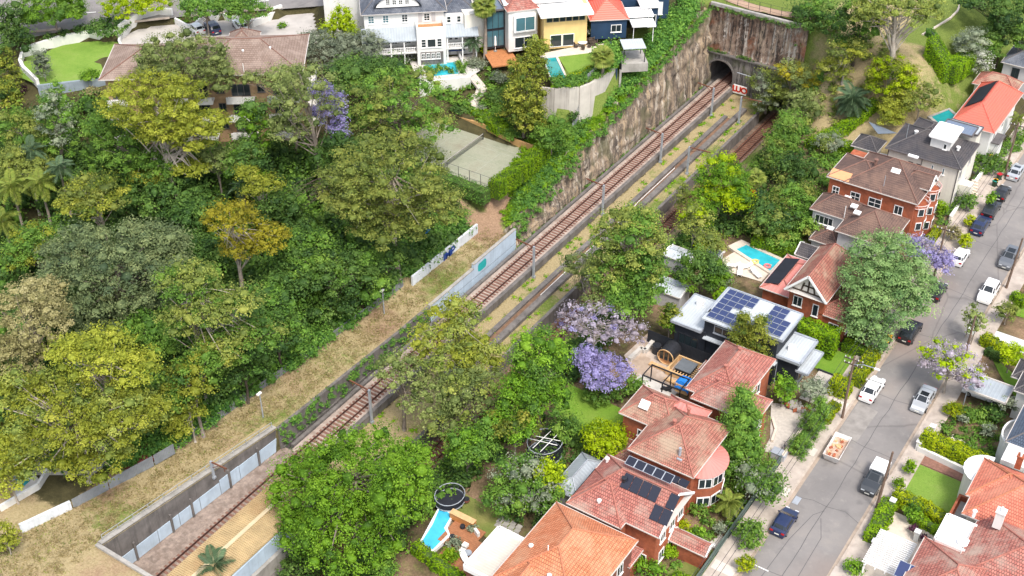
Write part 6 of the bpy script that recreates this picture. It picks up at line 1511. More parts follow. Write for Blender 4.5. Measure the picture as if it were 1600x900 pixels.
# house side gardens
sheet("lawn", rect(44.9, 19.4, 50.6, 24.0), .03, m_lawn); sheet("driveway", rect(45.6, 13.2, 48.3, 19.2), .028, m_gravel); lowwall("edging_wall", "black edging wall between lawn and gravel at the dark modern house", [(45.4, 19.2), (50.4, 19.2)], .3, .15, m_black)
sheet("courtyard", [(43.2, 10.6), (48.0, 12.4), (48.0, 3.2), (45.8, 2.6), (45.6, 5)], .03, m_gravel)
sheet("lawn", px([(865, 640), (890, 600), (985, 645), (960, 672), (900, 668)], .03), .03, m_lawn); sheet("lawn", px([(688, 778), (720, 768), (800, 812), (812, 850), (760, 840)], .03), .03, m_lawnd)
sheet("lawn", px([(1040, 895), (1110, 855), (1125, 880), (1085, 925)], .03), .03, m_lawnd); sheet("garden_path", px([(1105, 850), (1125, 835), (1145, 845), (1125, 862)], .03), .034, m_gravel)
sheet("garden_path", [(46, 47.5), (50.9, 46.6), (50.9, 48.4), (46, 49)], .03, m_brickpave); sheet("lawn", rect(47.2, 50.4, 50.0, 54.4), .03, m_lawnb); sheet("lawn", rect(46.4, 26.5, 48.0, 38), .03, m_lawnd)
sheet("driveway", [(48.3, 74.6), (48.3, 77.2), (42, 76.9), (42, 74.9)], .04, m_concd); sheet("lawn", rect(49.2, 78, 50.8, 96), .04, m_lawn)
sheet("courtyard", px([(1400, 225), (1360, 215), (1350, 240), (1395, 260)], .05), .1, m_greyr)
sheet("forecourt", px([(975, 555), (1015, 518), (1110, 560), (1060, 615), (1000, 600)], .03), .03, mat("dusty_paving", (.40, .31, .24), .95, .25, 1.0, c2=(.55, .48, .42)))
sheet("forecourt", px([(1000, 585), (1060, 612), (1045, 625), (985, 600)], .04), .05, m_pavew)
# ------------------------------------------------------------------ pools
def pool(label, poly, z, wm, deckm, deck=.9, deckpoly=None, name="swimming_pool"):
    cx = sum(p[0] for p in poly)/len(poly); cy = sum(p[1] for p in poly)/len(poly); t = thing(name, label, "pool", (cx, cy, z)); lp = [(p[0]-cx, p[1]-cy) for p in poly]
    mb = MB(); mb.prism(lp, -.35, .02); mb.build("water", wm, t)
    ou = [(x*(1+deck/max(.5, math.hypot(x, y))), y*(1+deck/max(.5, math.hypot(x, y)))) for x, y in lp] if deckpoly is None else [(p[0]-cx, p[1]-cy) for p in deckpoly]
    n = len(lp)
    for i in range(n):
        j = (i+1) % n; mb = MB(); mb.prism([lp[i], lp[j], ou[j], ou[i]], -.35, .12); mb.build("coping", deckm, t)
    return t
pool("turquoise pool with inflatables beside the black solar mat", px([(1150, 390), (1166, 383), (1219, 407), (1203, 424)], .2), .2, m_pool, m_pave, 1.3)
for lab, p, c in (("pink inflatable ring floating in the turquoise pool", (1199, 416), (.75, .20, .20)), ("small yellow inflatable floating in the turquoise pool", (1180, 409), (.80, .62, .2))):
    x, y, _ = P(*p, .3); t = thing("pool_float", lab, "pool float", (x, y, .24)); mb = MB(); mb.tube([(.38*math.cos(a), .38*math.sin(a), .1) for a in np.linspace(0, 2*math.pi, 17)], .15, 8); mb.build("ring", mat("float_"+lab[:4], c, .5, .1, 2), t)
    mb = MB(); mb.tube([(.35, .1, .15), (.4, .1, .4), (.5, .1, .45)], .07, 6); mb.build("handle", mat("float_pale", (.8, .7, .5), .5, .1, 2), t)
pool("sky blue pool beside the red timber deck at the bottom of the picture", px([(688, 792), (706, 806), (694, 826), (700, 836), (676, 860), (658, 848), (676, 820)], .35), .35, m_poolb, m_whiter, .35)
pool("turquoise pool on the mansion terrace", px([(663, 102), (711, 97), (717, 116), (668, 121)], 7.02), 7.02, m_pool, m_pavew, 1.0)
pool("green pool at the edge of the yellow house's terrace", px([(849, 92), (868, 90), (888, 131), (866, 134)], 9.02), 9.02, m_poolg, m_pavew, .7)
pool("small green garden pool behind the coral red roof", px([(1455, 183), (1482, 172), (1495, 184), (1470, 196)], ground_z(38, 86)+.3), ground_z(38, 86)+.3, m_poolg, m_conc, .6)
pool("shaded green pool behind the long white wall in the bottom left corner", px([(22, 745), (38, 738), (48, 752), (30, 768)], -.8), -.8, m_poolg, m_pavew, 1.2)
sheet("pool_deck", rect(-28.3, -51, -14.8, -30), -.95, m_pavew); sheet("pool_deck", px([(1128, 405), (1150, 392), (1203, 425), (1190, 440), (1140, 425)], .06), .06, m_pave)
sheet("red_court", [(-16.6, -38.4), (-11.0, -38.2), (-10.3, -32.4), (-15.5, -31.8)], -.82, mat("red_paving", (.30, .085, .065), .9, .2, 1.5))
def lounger(label, p, z, rz, m=None):
    x, y, _ = P(*p, z); t = thing("sun_lounger", label, "sun lounger", (x, y, z), rz); mb = MB(); mb.box(-.33, -.95, .25, .33, .35, .36); mb.build("seat", m or m_whiter, t)
    mb = MB(); mb.obox((0, .68, .52), (Vector((1, 0, 0)), Vector((0, .85, .5)), Vector((0, -.5, .85))), (.33, .4, .05)); mb.build("backrest", m or m_whiter, t)
    for sx in (-.28, .28):
        for yy in (-.85, .3): mb = MB(); mb.box(sx-.03, yy-.03, 0, sx+.03, yy+.03, .25); mb.build("leg", m_whiter, t)
for lab, p, rz in (("white sun lounger with dark print nearest the pool's left corner", (1145, 417), R(-60)), ("white sun lounger in the middle of the poolside group", (1164, 419), R(-40)), ("white sun lounger farthest right on the pool deck", (1181, 430), R(60)), ("pale sun lounger half under the shrubs by the pool", (1156, 426), R(20))): lounger(lab, p, .1, rz)
lounger("long white bench seat on the red timber deck", (729, 879), .45, R(65))
# ------------------------------------------------------------------ tennis court
sheet("tennis_court", PL_COURT, 1.52, m_court)
lines_m = mat("court_line", (.33, .34, .27), .9, .2, 2)
ct = thing("court_markings", "faded white line markings on the tennis court", "court markings", (-18.3, 35.1, 1.53))
for x0, y0, x1, y1 in ((-8.2, -4.6, 8.2, -4.5), (-8.2, 4.5, 8.2, 4.6), (-8.2, -4.6, -8.1, 4.6), (8.1, -4.6, 8.2, 4.6), (-8.2, -3.5, 8.2, -3.4), (-8.2, 3.4, 8.2, 3.5), (-4.6, -3.5, -4.5, 3.5), (4.5, -3.5, 4.6, 3.5), (-4.5, -.05, 4.5, .05)):
    mb = MB(); mb.box(x0, y0, 0, x1, y1, .006); mb.build("line", lines_m, ct)
nt_ = thing("tennis_net", "sagging net across the middle of the tennis court", "tennis net", (-18.3, 35.1, 1.53))
for y in (-5.4, 5.4): mb = MB(); mb.cyl((0, y), .06, 0, 1.1, 8); mb.build("post", m_dmet, nt_)
mb = MB(); mb.box(-.04, -5.4, .92, .04, 5.4, 1.02); mb.build("tape", m_conc, nt_)
mb = MB()
for i in range(54): mb.box(-.008, -5.4+i*.2, .05, .008, -5.38+i*.2, .92)
for k in range(5): mb.box(-.008, -5.4, .1+k*.18, .008, 5.4, .12+k*.18)
mb.build("netting", m_dmet, nt_)
lowwall("retaining_wall", "ochre retaining wall along the back of the tennis court", [(-27.5, 42.0), (-18.5, 42.0)], 1.7, .35, mat("ochre_wall", (.52, .31, .13), .9, .2, .8, streak=.3), None, 1.5)
lowwall("retaining_wall", "lower stepped length of ochre wall behind the tennis court", [(-18.5, 41.9), (-9.2, 41.6)], 1.1, .35, _M["ochre_wall"], None, 1.5)
cf = thing("court_fence", "dark wire fence round the near side of the tennis court", "fence", (-18.3, 28.5, 1.4))
for i in range(11): mb = MB(); mb.tube([(-9.8+i*1.96, 0, 0), (-9.8+i*1.96, 0, 2.6)], .04, 5); mb.build("post", m_dmet, cf)
for z in (.1, 1.3, 2.6): mb = MB(); mb.tube([(-9.8, 0, z), (9.8, 0, z)], .025, 4); mb.build("wire", m_dmet, cf)
# garden stair down from the mansion terrace
sr = thing("garden_stair", "winding stone garden stair between clipped hedges below the mansion", "stair", P(737, 118, 6.8))
way = [(736, 118, 6.8), (744, 128, 6.2), (752, 138, 5.6), (748, 148, 5.0), (738, 156, 4.5), (743, 166, 4.0), (755, 178, 3.4), (768, 190, 2.9), (782, 202, 2.4), (790, 212, 2.0)]
wp = [Vector(P(*w_)) for w_ in way]; o_ = wp[0]
k = 0
for a, b in zip(wp[:-1], wp[1:]):
    for i in range(5):
        p = a.lerp(b, i/5)-o_; d = (b-a); ang = math.atan2(d.y, d.x); mb = MB(); mb.obox(p, (Vector((math.cos(ang), math.sin(ang), 0)), Vector((-math.sin(ang), math.cos(ang), 0)), Vector((0, 0, 1))), (.26, .75, .12)); mb.build("step", m_pavew if k % 2 else m_pave, sr); k += 1
# terrace of the yellow house: lawn, paving and high retaining wall
sheet("lawn", px([(872, 89), (926, 82), (938, 104), (905, 124), (893, 122)], 9.03), 9.03, m_lawnb); sheet("terrace_paving", px([(842, 84), (912, 70), (945, 68), (945, 80), (872, 88), (888, 124), (884, 126), (864, 92), (846, 92)], 9.05), 9.02, m_pave)
def facewall(label, pts, m, th=.4, name="retaining_wall"):
    """wall with its own top and foot level at each end"""
    c = Vector(pts[0][0]); t = thing(name, label, "wall", (c.x, c.y, pts[0][1]))
    for (a, fa), (b, fb) in zip(pts[:-1], pts[1:]):
        a, b = Vector(a)-Vector((c.x, c.y, pts[0][1])), Vector(b)-Vector((c.x, c.y, pts[0][1])); fa -= pts[0][1]; fb -= pts[0][1]; d = (b-a); d.z = 0; d.normalize(); n = Vector((d.y, -d.x, 0))*th/2
        lo = [(a.x-n.x, a.y-n.y, fa), (b.x-n.x, b.y-n.y, fb), (b.x+n.x, b.y+n.y, fb), (a.x+n.x, a.y+n.y, fa)]; hi = [(q[0], q[1], z_) for q, z_ in zip(lo, (a.z, b.z, b.z, a.z))]; mb = MB()
        for f in ((hi[0], hi[1], hi[2], hi[3]), (lo[0], lo[1], hi[1], hi[0]), (lo[1], lo[2], hi[2], hi[1]), (lo[2], lo[3], hi[3], hi[2]), (lo[3], lo[0], hi[0], hi[3])): mb.face(f)
        mb.build("wall_section", m, t)
    return t
m_stain = mat("stained_render", (.42, .385, .34), .9, .15, .6, streak=.55)
fw = facewall("tall streaked concrete wall holding up the green pool terrace", [(P(846, 136, 9.1), 2.5), (P(866, 138, 9.1), 2.5), (P(890, 136, 9.1), 2.0)], m_stain)
fw = facewall("tall pale curved retaining wall below the lawn of the yellow house", [(P(890, 136, 9.1), 2.0), (P(905, 136, 9.1), 2.2), (P(922, 130, 9.1), 2.6), (P(945, 114, 9.1), 3.5), (P(962, 98, 9.1), 5.0)], mat("weathered_cream", (.54, .50, .44), .85, .15, .5, streak=.35))
facewall("low brown stone wall at the foot of the pool terrace", [(P(870, 180, 3.4), 1.0), (P(916, 185, 3.2), 1.0)], m_concd)
sheet("stone_landing", px([(868, 168), (918, 180), (898, 204), (872, 196)], 2.3), 2.6, m_pavew)
tb = thing("outdoor_table", "round white table with brown chairs on the yellow house's terrace", "table", P(910, 72, 9.1))
mb = MB(); mb.cyl((0, 0), .75, .68, .74, 16); mb.build("table_top", m_whiter, tb); mb = MB(); mb.cyl((0, 0), .1, 0, .68, 8); mb.build("leg", m_galv, tb)
for i in range(5):
    a = i*2*math.pi/5+.3; x, y, _ = P(910, 72, 9.1); t = thing("outdoor_chair", "brown wicker chair drawn up to the round white terrace table", "chair", (x+1.15*math.cos(a), y+1.15*math.sin(a), 9.06), a+math.pi/2, "chairs round the white terrace table")
    mb = MB(); mb.box(-.27, -.27, .12, .27, .27, .45); mb.build("seat", m_barkd, t); mb = MB(); mb.box(-.27, -.3, .45, .27, -.2, .9); mb.build("backrest", m_barkd, t)
for lab, p in (("brown wicker armchair near the magnolia on the terrace, left of a pair", (924, 66)), ("brown wicker armchair near the magnolia on the terrace, right of a pair", (929, 70))):
    t = thing("outdoor_armchair", lab, "armchair", P(*p, 9.06), R(120)); mb = MB(); mb.box(-.4, -.4, .1, .4, .4, .42); mb.build("seat", m_barkd, t); mb = MB(); mb.box(-.4, -.5, .1, .4, -.35, .85); mb.build("backrest", m_barkd, t)
    for sx in (-.45, .4): mb = MB(); mb.box(sx, -.45, .1, sx+.1, .4, .62); mb.build("armrest", m_barkd, t)
tp = thing("table_tennis_table", "blue table under the mansion's right verandah", "table", P(713, 83, 7.05), R(41)); mb = MB(); mb.box(-1.3, -.75, .72, 1.3, .75, .78); mb.build("table_top", mat("blue_table", (.02, .06, .25), .5, .1, 2), tp)
for x in (-1.1, 1.05):
    for y in (-.6, .55): mb = MB(); mb.box(x, y, 0, x+.06, y+.06, .72); mb.build("leg", m_dmet, tp)
sheet("terrace_paving", px([(640, 96), (742, 84), (750, 110), (735, 120), (655, 128)], 7.0), 7.0, m_pavew); facewall("low white wall at the edge of the mansion's pool terrace", [(P(655, 128, 7.1), 4), (P(735, 119, 7.1), 4)], m_white); lowwall("garden_wall", "grey ramp wall beside the mansion's pool", [P(716, 84, 7)[:2], P(724, 108, 7)[:2]], .8, .3, m_greyr, None, 7.0)
# ------------------------------------------------------------------ upper left: lawn, white walls, street
sheet("lawn", PL_LAWN, 6.53, m_lawnb); sheet("car_park", PL_DRIVE, 7.03, mat("pale_concrete_yard", (.44, .41, .38), .9, .15, .6)); sheet("road", PL_STREET, 8.22, m_asph)
def wpx(label, l, z, h, th=.35, m=None): return lowwall("garden_wall", label, [P(a, b, z)[:2] for a, b in l], h, th, m or m_white, None, z)
wpx("long white wall along the top edge of the bright lawn", [(36, 90), (98, 70), (140, 63), (190, 62)], 6.5, 1.7, .5)
wpx("white stepped wall at the left end of the bright lawn", [(36, 90), (33, 102), (38, 112), (55, 128), (60, 133)], 6.5, 1.0, .5)
wpx("tall curved white wall between lawn and car park", [(190, 62), (205, 50), (225, 40), (250, 34), (272, 36)], 6.8, 2.6, .5); wpx("inner curve of white wall round the car park ramp", [(190, 64), (188, 74), (193, 84), (200, 90)], 6.5, 1.3, .35)
wpx("zigzag white wall behind the parked cars of the apartment block", [(275, 38), (300, 52), (312, 40), (324, 31), (335, 34), (348, 29), (362, 36), (375, 33), (395, 43), (430, 28)], 7.0, 1.2, .35); facewall("blue-grey retaining wall below the bright lawn", [(P(58, 133, 6.6), 2.0), (P(165, 121, 6.6), 2.0)], mat("bluegrey_render", (.26, .31, .35), .8, .2, .6, streak=.3))
wpx("white gate wall with dark letterboxes by the apartment driveway", [(425, 26), (441, 20)], 7.2, 1.5, .5)
for i in range(5):
    a, b = P(40+i*85, 52-i*8.5, 8.2), P(95+i*85, 46-i*8.5, 8.2); mb = MB(); mb.bar((a[0], a[1], 8.36), (b[0], b[1], 8.36), .25, .3); o = mb.build("kerb", m_kerb); o['kind'] = 'structure'
for i in range(6):
    a, b = P(20+i*90, 28-i*6, 8.2), P(60+i*90, 25-i*6, 8.2); mb = MB(); mb.bar((a[0], a[1], 8.235), (b[0], b[1], 8.235), .2, .012); o = mb.build("lane_marking", _M["road_paint"]); o['kind'] = 'structure'
# bottom left fences and walls
lowwall("garden_wall", "stained white garden wall above the grass in the bottom left corner", [P(33, 830, -.6)[:2], P(112, 793, -.6)[:2]], 1.3, .3, m_wgraf, None, -.9)
picket("garden_fence", "grey paling fence between the yellow gums and the grass strip", [(-12.4, -45.6), (-11.4, -41.4), (-10.1, -36.0), (-9.6, -33.4)], 1.5, m_gfence, .2, z=-.9)
picket("garden_fence", "overgrown grey paling fence along the forest edge", [(-10.3, -32.6), (-10.0, -20), (-9.6, -8), (-9.0, 8)], 1.1, m_gfence, .3)
lowwall("garden_wall", "white retaining wall glimpsed under the gums at the left edge", [P(0, 795, -.5)[:2], P(60, 760, -.5)[:2], P(75, 735, -.5)[:2]], .9, .3, m_white, None, -.95)
# ------------------------------------------------------------------ back garden things
def trampoline(label, p, r, net):
    x, y, _ = P(*p, .8); t = thing("trampoline", label, "trampoline", (x, y, ground_z(x, y)+.05)); n = 20; ring = [(r*math.cos(2*math.pi*i/n), r*1.12*math.sin(2*math.pi*i/n)) for i in range(n+1)]
    mb = MB(); mb.face([(a*.9, b*.9, .78) for a, b in ring[:-1]]); mb.build("mat", m_rubber, t); mb = MB(); mb.tube([(a, b, .8) for a, b in ring], .07, 6); mb.build("frame", m_galv, t)
    mb = MB()
    for i in range(n): mb.face([(ring[i][0]*.9, ring[i][1]*.9, .79), (ring[i+1][0]*.9, ring[i+1][1]*.9, .79), (ring[i+1][0], ring[i+1][1], .82), (ring[i][0], ring[i][1], .82)])
    mb.build("pad", mat("tramp_pad", (.03, .04, .06), .7, .1, 2), t)
    for i in range(0, n, 5): mb = MB(); mb.tube([(ring[i][0], ring[i][1], 0), (ring[i][0], ring[i][1], .8+net)], .04, 5); mb.build("pole", m_dmet, t)
    mb = MB(); mb.tube([(a, b, .8+net) for a, b in ring], .05, 6); mb.build("top_ring", m_galv, t)
    mb = MB()
    for i in range(n*4):
        a = 2*math.pi*i/(n*4); c, s_ = r*math.cos(a), r*1.12*math.sin(a); mb.bar((c, s_, .82), (c, s_, .8+net), .025, .025)
    for k in range(1, 6):
        z = .8+net*k/6; mb.tube([(a, b, z) for a, b in ring], .014, 4)
    mb.build("net", m_rubber, t); return t
t1 = trampoline("round trampoline with tall dark net and crossed white poles under the green trees", (851, 708), 1.9, 1.8)
for a in (0, 1): mb = MB(); mb.bar((-1.7+a*.3, -.6+a*.7, 2.62), (1.5, .5+a*.8-.3, 2.62), .07, .05); mb.bar((-.5+a, -1.7, 2.66), (-.3+a*.9, 1.7, 2.66), .07, .05); mb.build("cross_pole", m_whiter, t1)
trampoline("smaller oval trampoline with low black net beside the tired lawn", (703, 778), 1.55, .8)
t = thing("timber_deck", "red timber deck beside the sky blue pool", "deck", (25.4, -28.0, .25)); mb = MB()
for i in range(24):
    mb = MB(); y = -2.6+i*.24; x0 = -3.0+.3 if y < 1 else -2.2; mb.box(-2.0 if y > -.6 else -.7, y, 0, 3.9 if y < 1.6 else 1.6, y+.225, .16); mb.build("board", m_deck, t)
pb = thing("planter_box", "orange timber planter wall between the red deck and the tired lawn", "planter", (24.2, -25.0, .3)); mb = MB(); mb.box(-1.5, -.3, 0, 1.5, .3, .9); mb.build("box", mat("orange_planter", (.52, .22, .07), .75, .2, 2), pb); mb = MB(); mb.box(-1.5, -.36, .9, 1.5, .36, .97); mb.build("rim", m_pale, pb)
for lab, p in (("white cube stool on the red deck, farther one", (727, 855)), ("white cube stool on the red deck by the grey round table", (722, 864))):
    t = thing("stool", lab, "stool", P(*p, .45)); mb = MB(); mb.box(-.28, -.28, .12, .28, .28, .45); mb.build("seat", m_whiter, t); mb = MB(); mb.box(-.2, -.2, 0, .2, .2, .12); mb.build("base", m_galv, t)
t = thing("round_table", "small grey round table on the red deck", "table", P(731, 868, .45)); mb = MB(); mb.cyl((0, 0), .42, .4, .46, 16); mb.build("table_top", m_galv, t); mb = MB(); mb.cyl((0, 0), .05, 0, .4, 8); mb.build("leg", m_dmet, t)
for lab, p, r_ in (("round fire bowl on the red deck", (707, 842), .3), ("dark pot at the corner of the orange planter", (723, 826), .28), ("dark red pot near the annexe on the red deck", (737, 877), .26), ("red ball-shaped pouffe on the lawn beside the oval trampoline", (729, 784), .36)):
    t = thing("pot", lab, "pot", P(*p, .3)); mb = MB(); mb.tube([(0, 0, 0), (0, 0, .18), (0, 0, .4), (0, 0, .46)], [r_*.6, r_, r_*.95, r_*.8], 12); mb.build("body", m_brickd if 'red' in lab[:8] else m_dmet, t); mb = MB(); mb.tube([(0, 0, .44), (0, 0, .48)], [r_*.95, r_*.95], 12); mb.build("rim", m_dmet, t)
for i in range(4):
    for j in range(3):
        x, y, _ = P(784+i*9-j*3+2*i*0, 808+i*5+j*6, .05); mb = MB(); mb.box(x-.3, y-.3, .02, x+.3, y+.3, .07); tag(mb.build("stepping_stone", m_conc), "square grey paving stone set in the lawn near the lean-to", "paving stone", "paving stones set in the lawn")
lowwall("garden_wall", "short white wall by the steps at the red deck", [P(742, 830, .5)[:2], P(748, 838, .5)[:2]], .9, .3, m_white, None, .1)
# barrel sauna, tub deck, steel frame, tarpaulin
t = thing("barrel_sauna", "dark roofed barrel sauna with timber round end", "sauna", (29.5, 11.0, .1)); n = 18; Lb = 2.2; prof = [(1.05*math.cos(2*math.pi*i/n)*1.0, 1.05+1.05*math.sin(2*math.pi*i/n)) for i in range(n)]
for i in range(n):
    (xa, za), (xb, zb) = prof[i], prof[(i+1) % n]; mb = MB(); up = (za+zb)/2 > .75; k = 1.03 if up else 1
    mb.face([(xa*k, -Lb/2, 1.05+(za-1.05)*k), (xb*k, -Lb/2, 1.05+(zb-1.05)*k), (xb*k, Lb/2, 1.05+(zb-1.05)*k), (xa*k, Lb/2, 1.05+(za-1.05)*k)][::-1]); mb.build("stave", m_dmet if up else m_timber, t)
mb = MB(); mb.face([(x*.98, -Lb/2+.25, z) for x, z in prof]); e_ = mb.build("end_wall", m_timber, t)
for x in (-.62, 0, .62): mb = MB(); mb.box(x-.22, -Lb/2+.2, .45, x+.22, -Lb/2+.24, 1.6); mb.build("pane", m_glass, e_)
mb = MB(); mb.face([(x*.98, Lb/2-.1, z) for x, z in prof][::-1]); mb.build("end_wall", m_timber, t); mb = MB(); mb.tube([(1.05*math.cos(a), -Lb/2, 1.05+1.05*math.sin(a)) for a in np.linspace(0, 2*math.pi, 25)], .06, 6); mb.build("hoop", m_pale, t)
for y in (-.8, .7): mb = MB(); mb.box(-.8, y, -.05, .8, y+.2, .3); mb.build("cradle", m_timber, t)
t = thing("hot_tub", "square grey covered hot tub set in a pale timber surround", "hot tub", (32.3, 10.0, .05)); mb = MB(); mb.box(-1.0, -1.0, .1, 1.0, 1.0, .9); mb.build("shell", m_dmet, t); mb = MB(); mb.box(-1.06, -1.06, .9, 1.06, 1.06, 1.0); mb.build("cover", mat("tub_cover", (.13, .145, .16), .7, .15, 1.5), t)
for k, a in enumerate(((-1.9, -1.7, 1.9, -1.5), (-1.9, 1.5, 1.9, 1.7), (-1.9, -1.5, -1.7, 1.5), (1.7, -1.5, 1.9, 1.5))): mb = MB(); mb.box(a[0], a[1], 0, a[2], a[3], .75); mb.build("surround", m_pale, t)
for i in range(9): mb = MB(); x = -1.7+i*.38; mb.box(x, -1.5, .6, x+.12, -1.08, .68); mb.build("joist", m_pale, t); 
for i in range(7): mb = MB(); y = -1.1+i*.36; mb.box(1.1, y, .6, 1.7, y+.12, .68); mb.build("joist", m_pale, t)
for lab, x, y, w_ in (("stack of pale timber planks below the barrel sauna", 29.6, 8.9, 1.7), ("stack of pale timber boards in front of the hot tub", 32.4, 7.4, 1.6)):
    t = thing("timber_stack", lab, "timber stack", (x, y, .08), R(-3))
    for i in range(4):
        for k in range(2): mb = MB(); mb.box(-w_+.1*k, -.3+i*.16, k*.12, w_, -.16+i*.16, k*.12+.1); mb.build("plank", m_pale, t)
t = thing("steel_frame", "black steel pergola frame over the paved yard", "pergola frame", (32.0, 4.9, .05)); 
for x in (-2.4, .2, 2.5):
    for y in (-1.0, 1.25): mb = MB(); mb.box(x-.06, y-.06, 0, x+.06, y+.06, 2.5); mb.build("post", m_dmet, t)
for y in (-1.0, 1.25): mb = MB(); mb.box(-2.46, y-.06, 2.5, 2.56, y+.06, 2.65); mb.build("beam", m_dmet, t)
for x in (-2.4, .2, 2.5): mb = MB(); mb.box(x-.05, -.94, 2.5, x+.05, 1.19, 2.62); mb.build("crossbeam", m_dmet, t)
t = thing("tarpaulin", "bright blue tarpaulin hung over a stack beside the brick wall", "tarpaulin", P(1068, 610, 1.0)); mb = MB(); rs2 = np.random.RandomState(4); gxy = [[(-.9+.3*i, -.75+.3*j, 1.5+.12*rs2.rand()-(.9 if j == 0 else 0)-(.3 if i in (0, 6) else 0)) for j in range(6)] for i in range(7)]
for i in range(6):
    for j in range(5): mb.face([gxy[i][j], gxy[i+1][j], gxy[i+1][j+1], gxy[i][j+1]])
mb.build("sheet", mat("blue_tarp", (.02, .20, .62), .5, .15, 2), t); mb = MB(); mb.box(-.8, -.65, 0, .8, .7, 1.2); mb.build("stack", m_pale, t)
x, y, _ = P(1040, 603, .6); t = thing("tool_pile", "pile of dark tools and buckets on the white slab behind the red roof", "tools", (x, y, .05))
for i in range(5): mb = MB(); mb.tube([(rr.uniform(-.8, .8), rr.uniform(-.4, .4), 0), (rr.uniform(-.8, .8), rr.uniform(-.4, .4), rr.uniform(.3, .8))], rr.uniform(.06, .2), 8); mb.build("tool", m_dmet, t)
lowwall("garden_wall", "pale concrete wall round the yard of the barrel sauna", [P(983, 562, .3)[:2], P(1002, 545, .3)[:2], P(1008, 549, .3)[:2], P(1022, 532, .3)[:2]], .6, .5, m_pavew, None, 0); picket("dark_fence", "tall black board fence behind the barrel sauna", [(25.6, 12.6), (35.6, 12.5)], 1.9, m_black, .18, z=.02)
t = thing("water_tank", "dark round water tank beside the barrel sauna", "tank", P(1026, 545, .6)); mb = MB(); mb.cyl((0, 0), .55, -.55, .6, 16); mb.build("drum", m_dmet, t); mb = MB(); mb.cyl((0, 0), .35, .6, .68, 12); mb.build("lid", m_rubber, t)
# sheds by the railway, gravel court things
for lab, c, w_, d_, h, m in (("rusty and white roofed shed half hidden by the green tree", (21.6, 28.9), 3.4, 2.6, 2.2, m_met_lite), ("grey flat roofed shed behind the olive gum", (24.2, 21.6), 3.6, 3.0, 2.3, m_met_lite), ("small pale green roofed hut by the bushes near the pool", (25.0, 32.4), 1.8, 1.3, 1.8, m_met_grey)):
    G = House("shed", lab, c[0], c[1], 0, cat="shed"); G.wall(c[0]-w_/2, c[0]+w_/2, c[1]-d_/2, c[1]+d_/2, -.2, h, m_greyr); G.roof(c[0]-w_/2, c[0]+w_/2, c[1]-d_/2, c[1]+d_/2, h, .35, m, m_galv, over=.15, ends="gg", capr=.04)
t = thing("bicycle", "bicycle leaning by the grey box at the gravel court", "bicycle", P(1225, 703, .3), R(20))
for y in (-.5, .5):
    mb = MB(); mb.tube([(0, y+.32*math.cos(a), .33+.32*math.sin(a)) for a in np.linspace(0, 2*math.pi, 17)], .025, 5); mb.build("wheel", m_tyre, t)
mb = MB(); mb.tube([(0, -.5, .33), (0, -.1, .35), (0, .35, .8), (0, .5, .33)], .025, 5); mb.tube([(0, -.1, .35), (0, -.25, .85), (0, .35, .8)], .025, 5); mb.build("frame", m_barkd, t); mb = MB(); mb.box(-.07, -.38, .86, .07, -.14, .92); mb.build("saddle", m_rubber, t); mb = MB(); mb.tube([(-.25, .38, .95), (.25, .38, .95)], .02, 5); mb.build("handlebar", m_dmet, t)
t = thing("storage_box", "grey lidded box at the corner of the gravel court", "box", P(1217, 712, .3)); mb = MB(); mb.box(-.8, -.5, -.3, .8, .5, .5); mb.build("body", m_greyr, t); mb = MB(); mb.box(-.85, -.55, .5, .85, .55, .6); mb.build("lid", m_galv, t)
t = thing("rubble_pile", "pile of broken stone and bricks at the top of the gravel court", "rubble", P(1240, 635, .2))
for i in range(22): mb = MB(); a = rr.uniform(0, 3); mb.obox((rr.uniform(-1.7, 1.7), rr.uniform(-.6, .6), rr.uniform(.0, .4)), (Vector((math.cos(a), math.sin(a), .3)), Vector((-math.sin(a), math.cos(a), 0)), Vector((0, .2, 1))), (rr.uniform(.12, .4), .2, .14)); mb.build("stone", m_conc if i % 3 else m_brick, t)
lowwall("edging_wall", "curved pale stone edging beside the gravel court", [P(1207, 655, .1)[:2], P(1212, 672, .1)[:2], P(1206, 690, .1)[:2]], .3, .3, m_pave, None, .03)
# upper right: path edge and things on the lawn
lowwall("stone_edging", "line of pale stones along the upper right lawn", [P(a, b, 7)[:2] for a, b in ((1437, 74), (1458, 62), (1480, 48), (1492, 36), (1502, 8))], .25, .3, m_pave)
picket("garden_fence", "low fence between upper right lawn and dry slope", [P(a, b, 6)[:2] for a, b in ((1440, 80), (1470, 102), (1492, 112))], 1.0, m_colfence, .25)
for lab, p in (("pale boulder above the tunnel's right shoulder, larger", (1252, 95)), ("pale boulder above the tunnel's right shoulder, smaller", (1266, 96))):
    x, y, _ = P(*p, 5.5); t = MB(); rs3 = np.random.RandomState(len(lab)); 
    vv = []; 
    for i in range(5):
        for k in range(8):
            a = 2*math.pi*k/8; b = -math.pi/2+math.pi*(i+.5)/5; r_ = .9*(1+.25*rs3.rand()); vv.append((r_*1.2*math.cos(b)*math.cos(a), r_*math.cos(b)*math.sin(a), r_*.6*math.sin(b)))
    F_ = [(i*8+k, i*8+(k+1) % 8, (i+1)*8+(k+1) % 8, (i+1)*8+k) for i in range(4) for k in range(8)]+[tuple(range(8))[::-1], tuple(range(32, 40))]
    me = bpy.data.meshes.new("boulder"); me.from_pydata(vv, [], F_); me.materials.append(m_conc); o = link("boulder", me); o.location = (x, y, ground_z(x, y)+.2); tag(o, lab, "boulder")
t = thing("blue_tarpaulin", "crumpled blue tarpaulin under the large olive gum by the graffiti wall", "tarpaulin", P(652, 362, -1)); mb = MB(); gxy = [[(-1.6+.4*i, -1.2+.4*j, .15+.35*rs2.rand()) for j in range(7)] for i in range(9)]
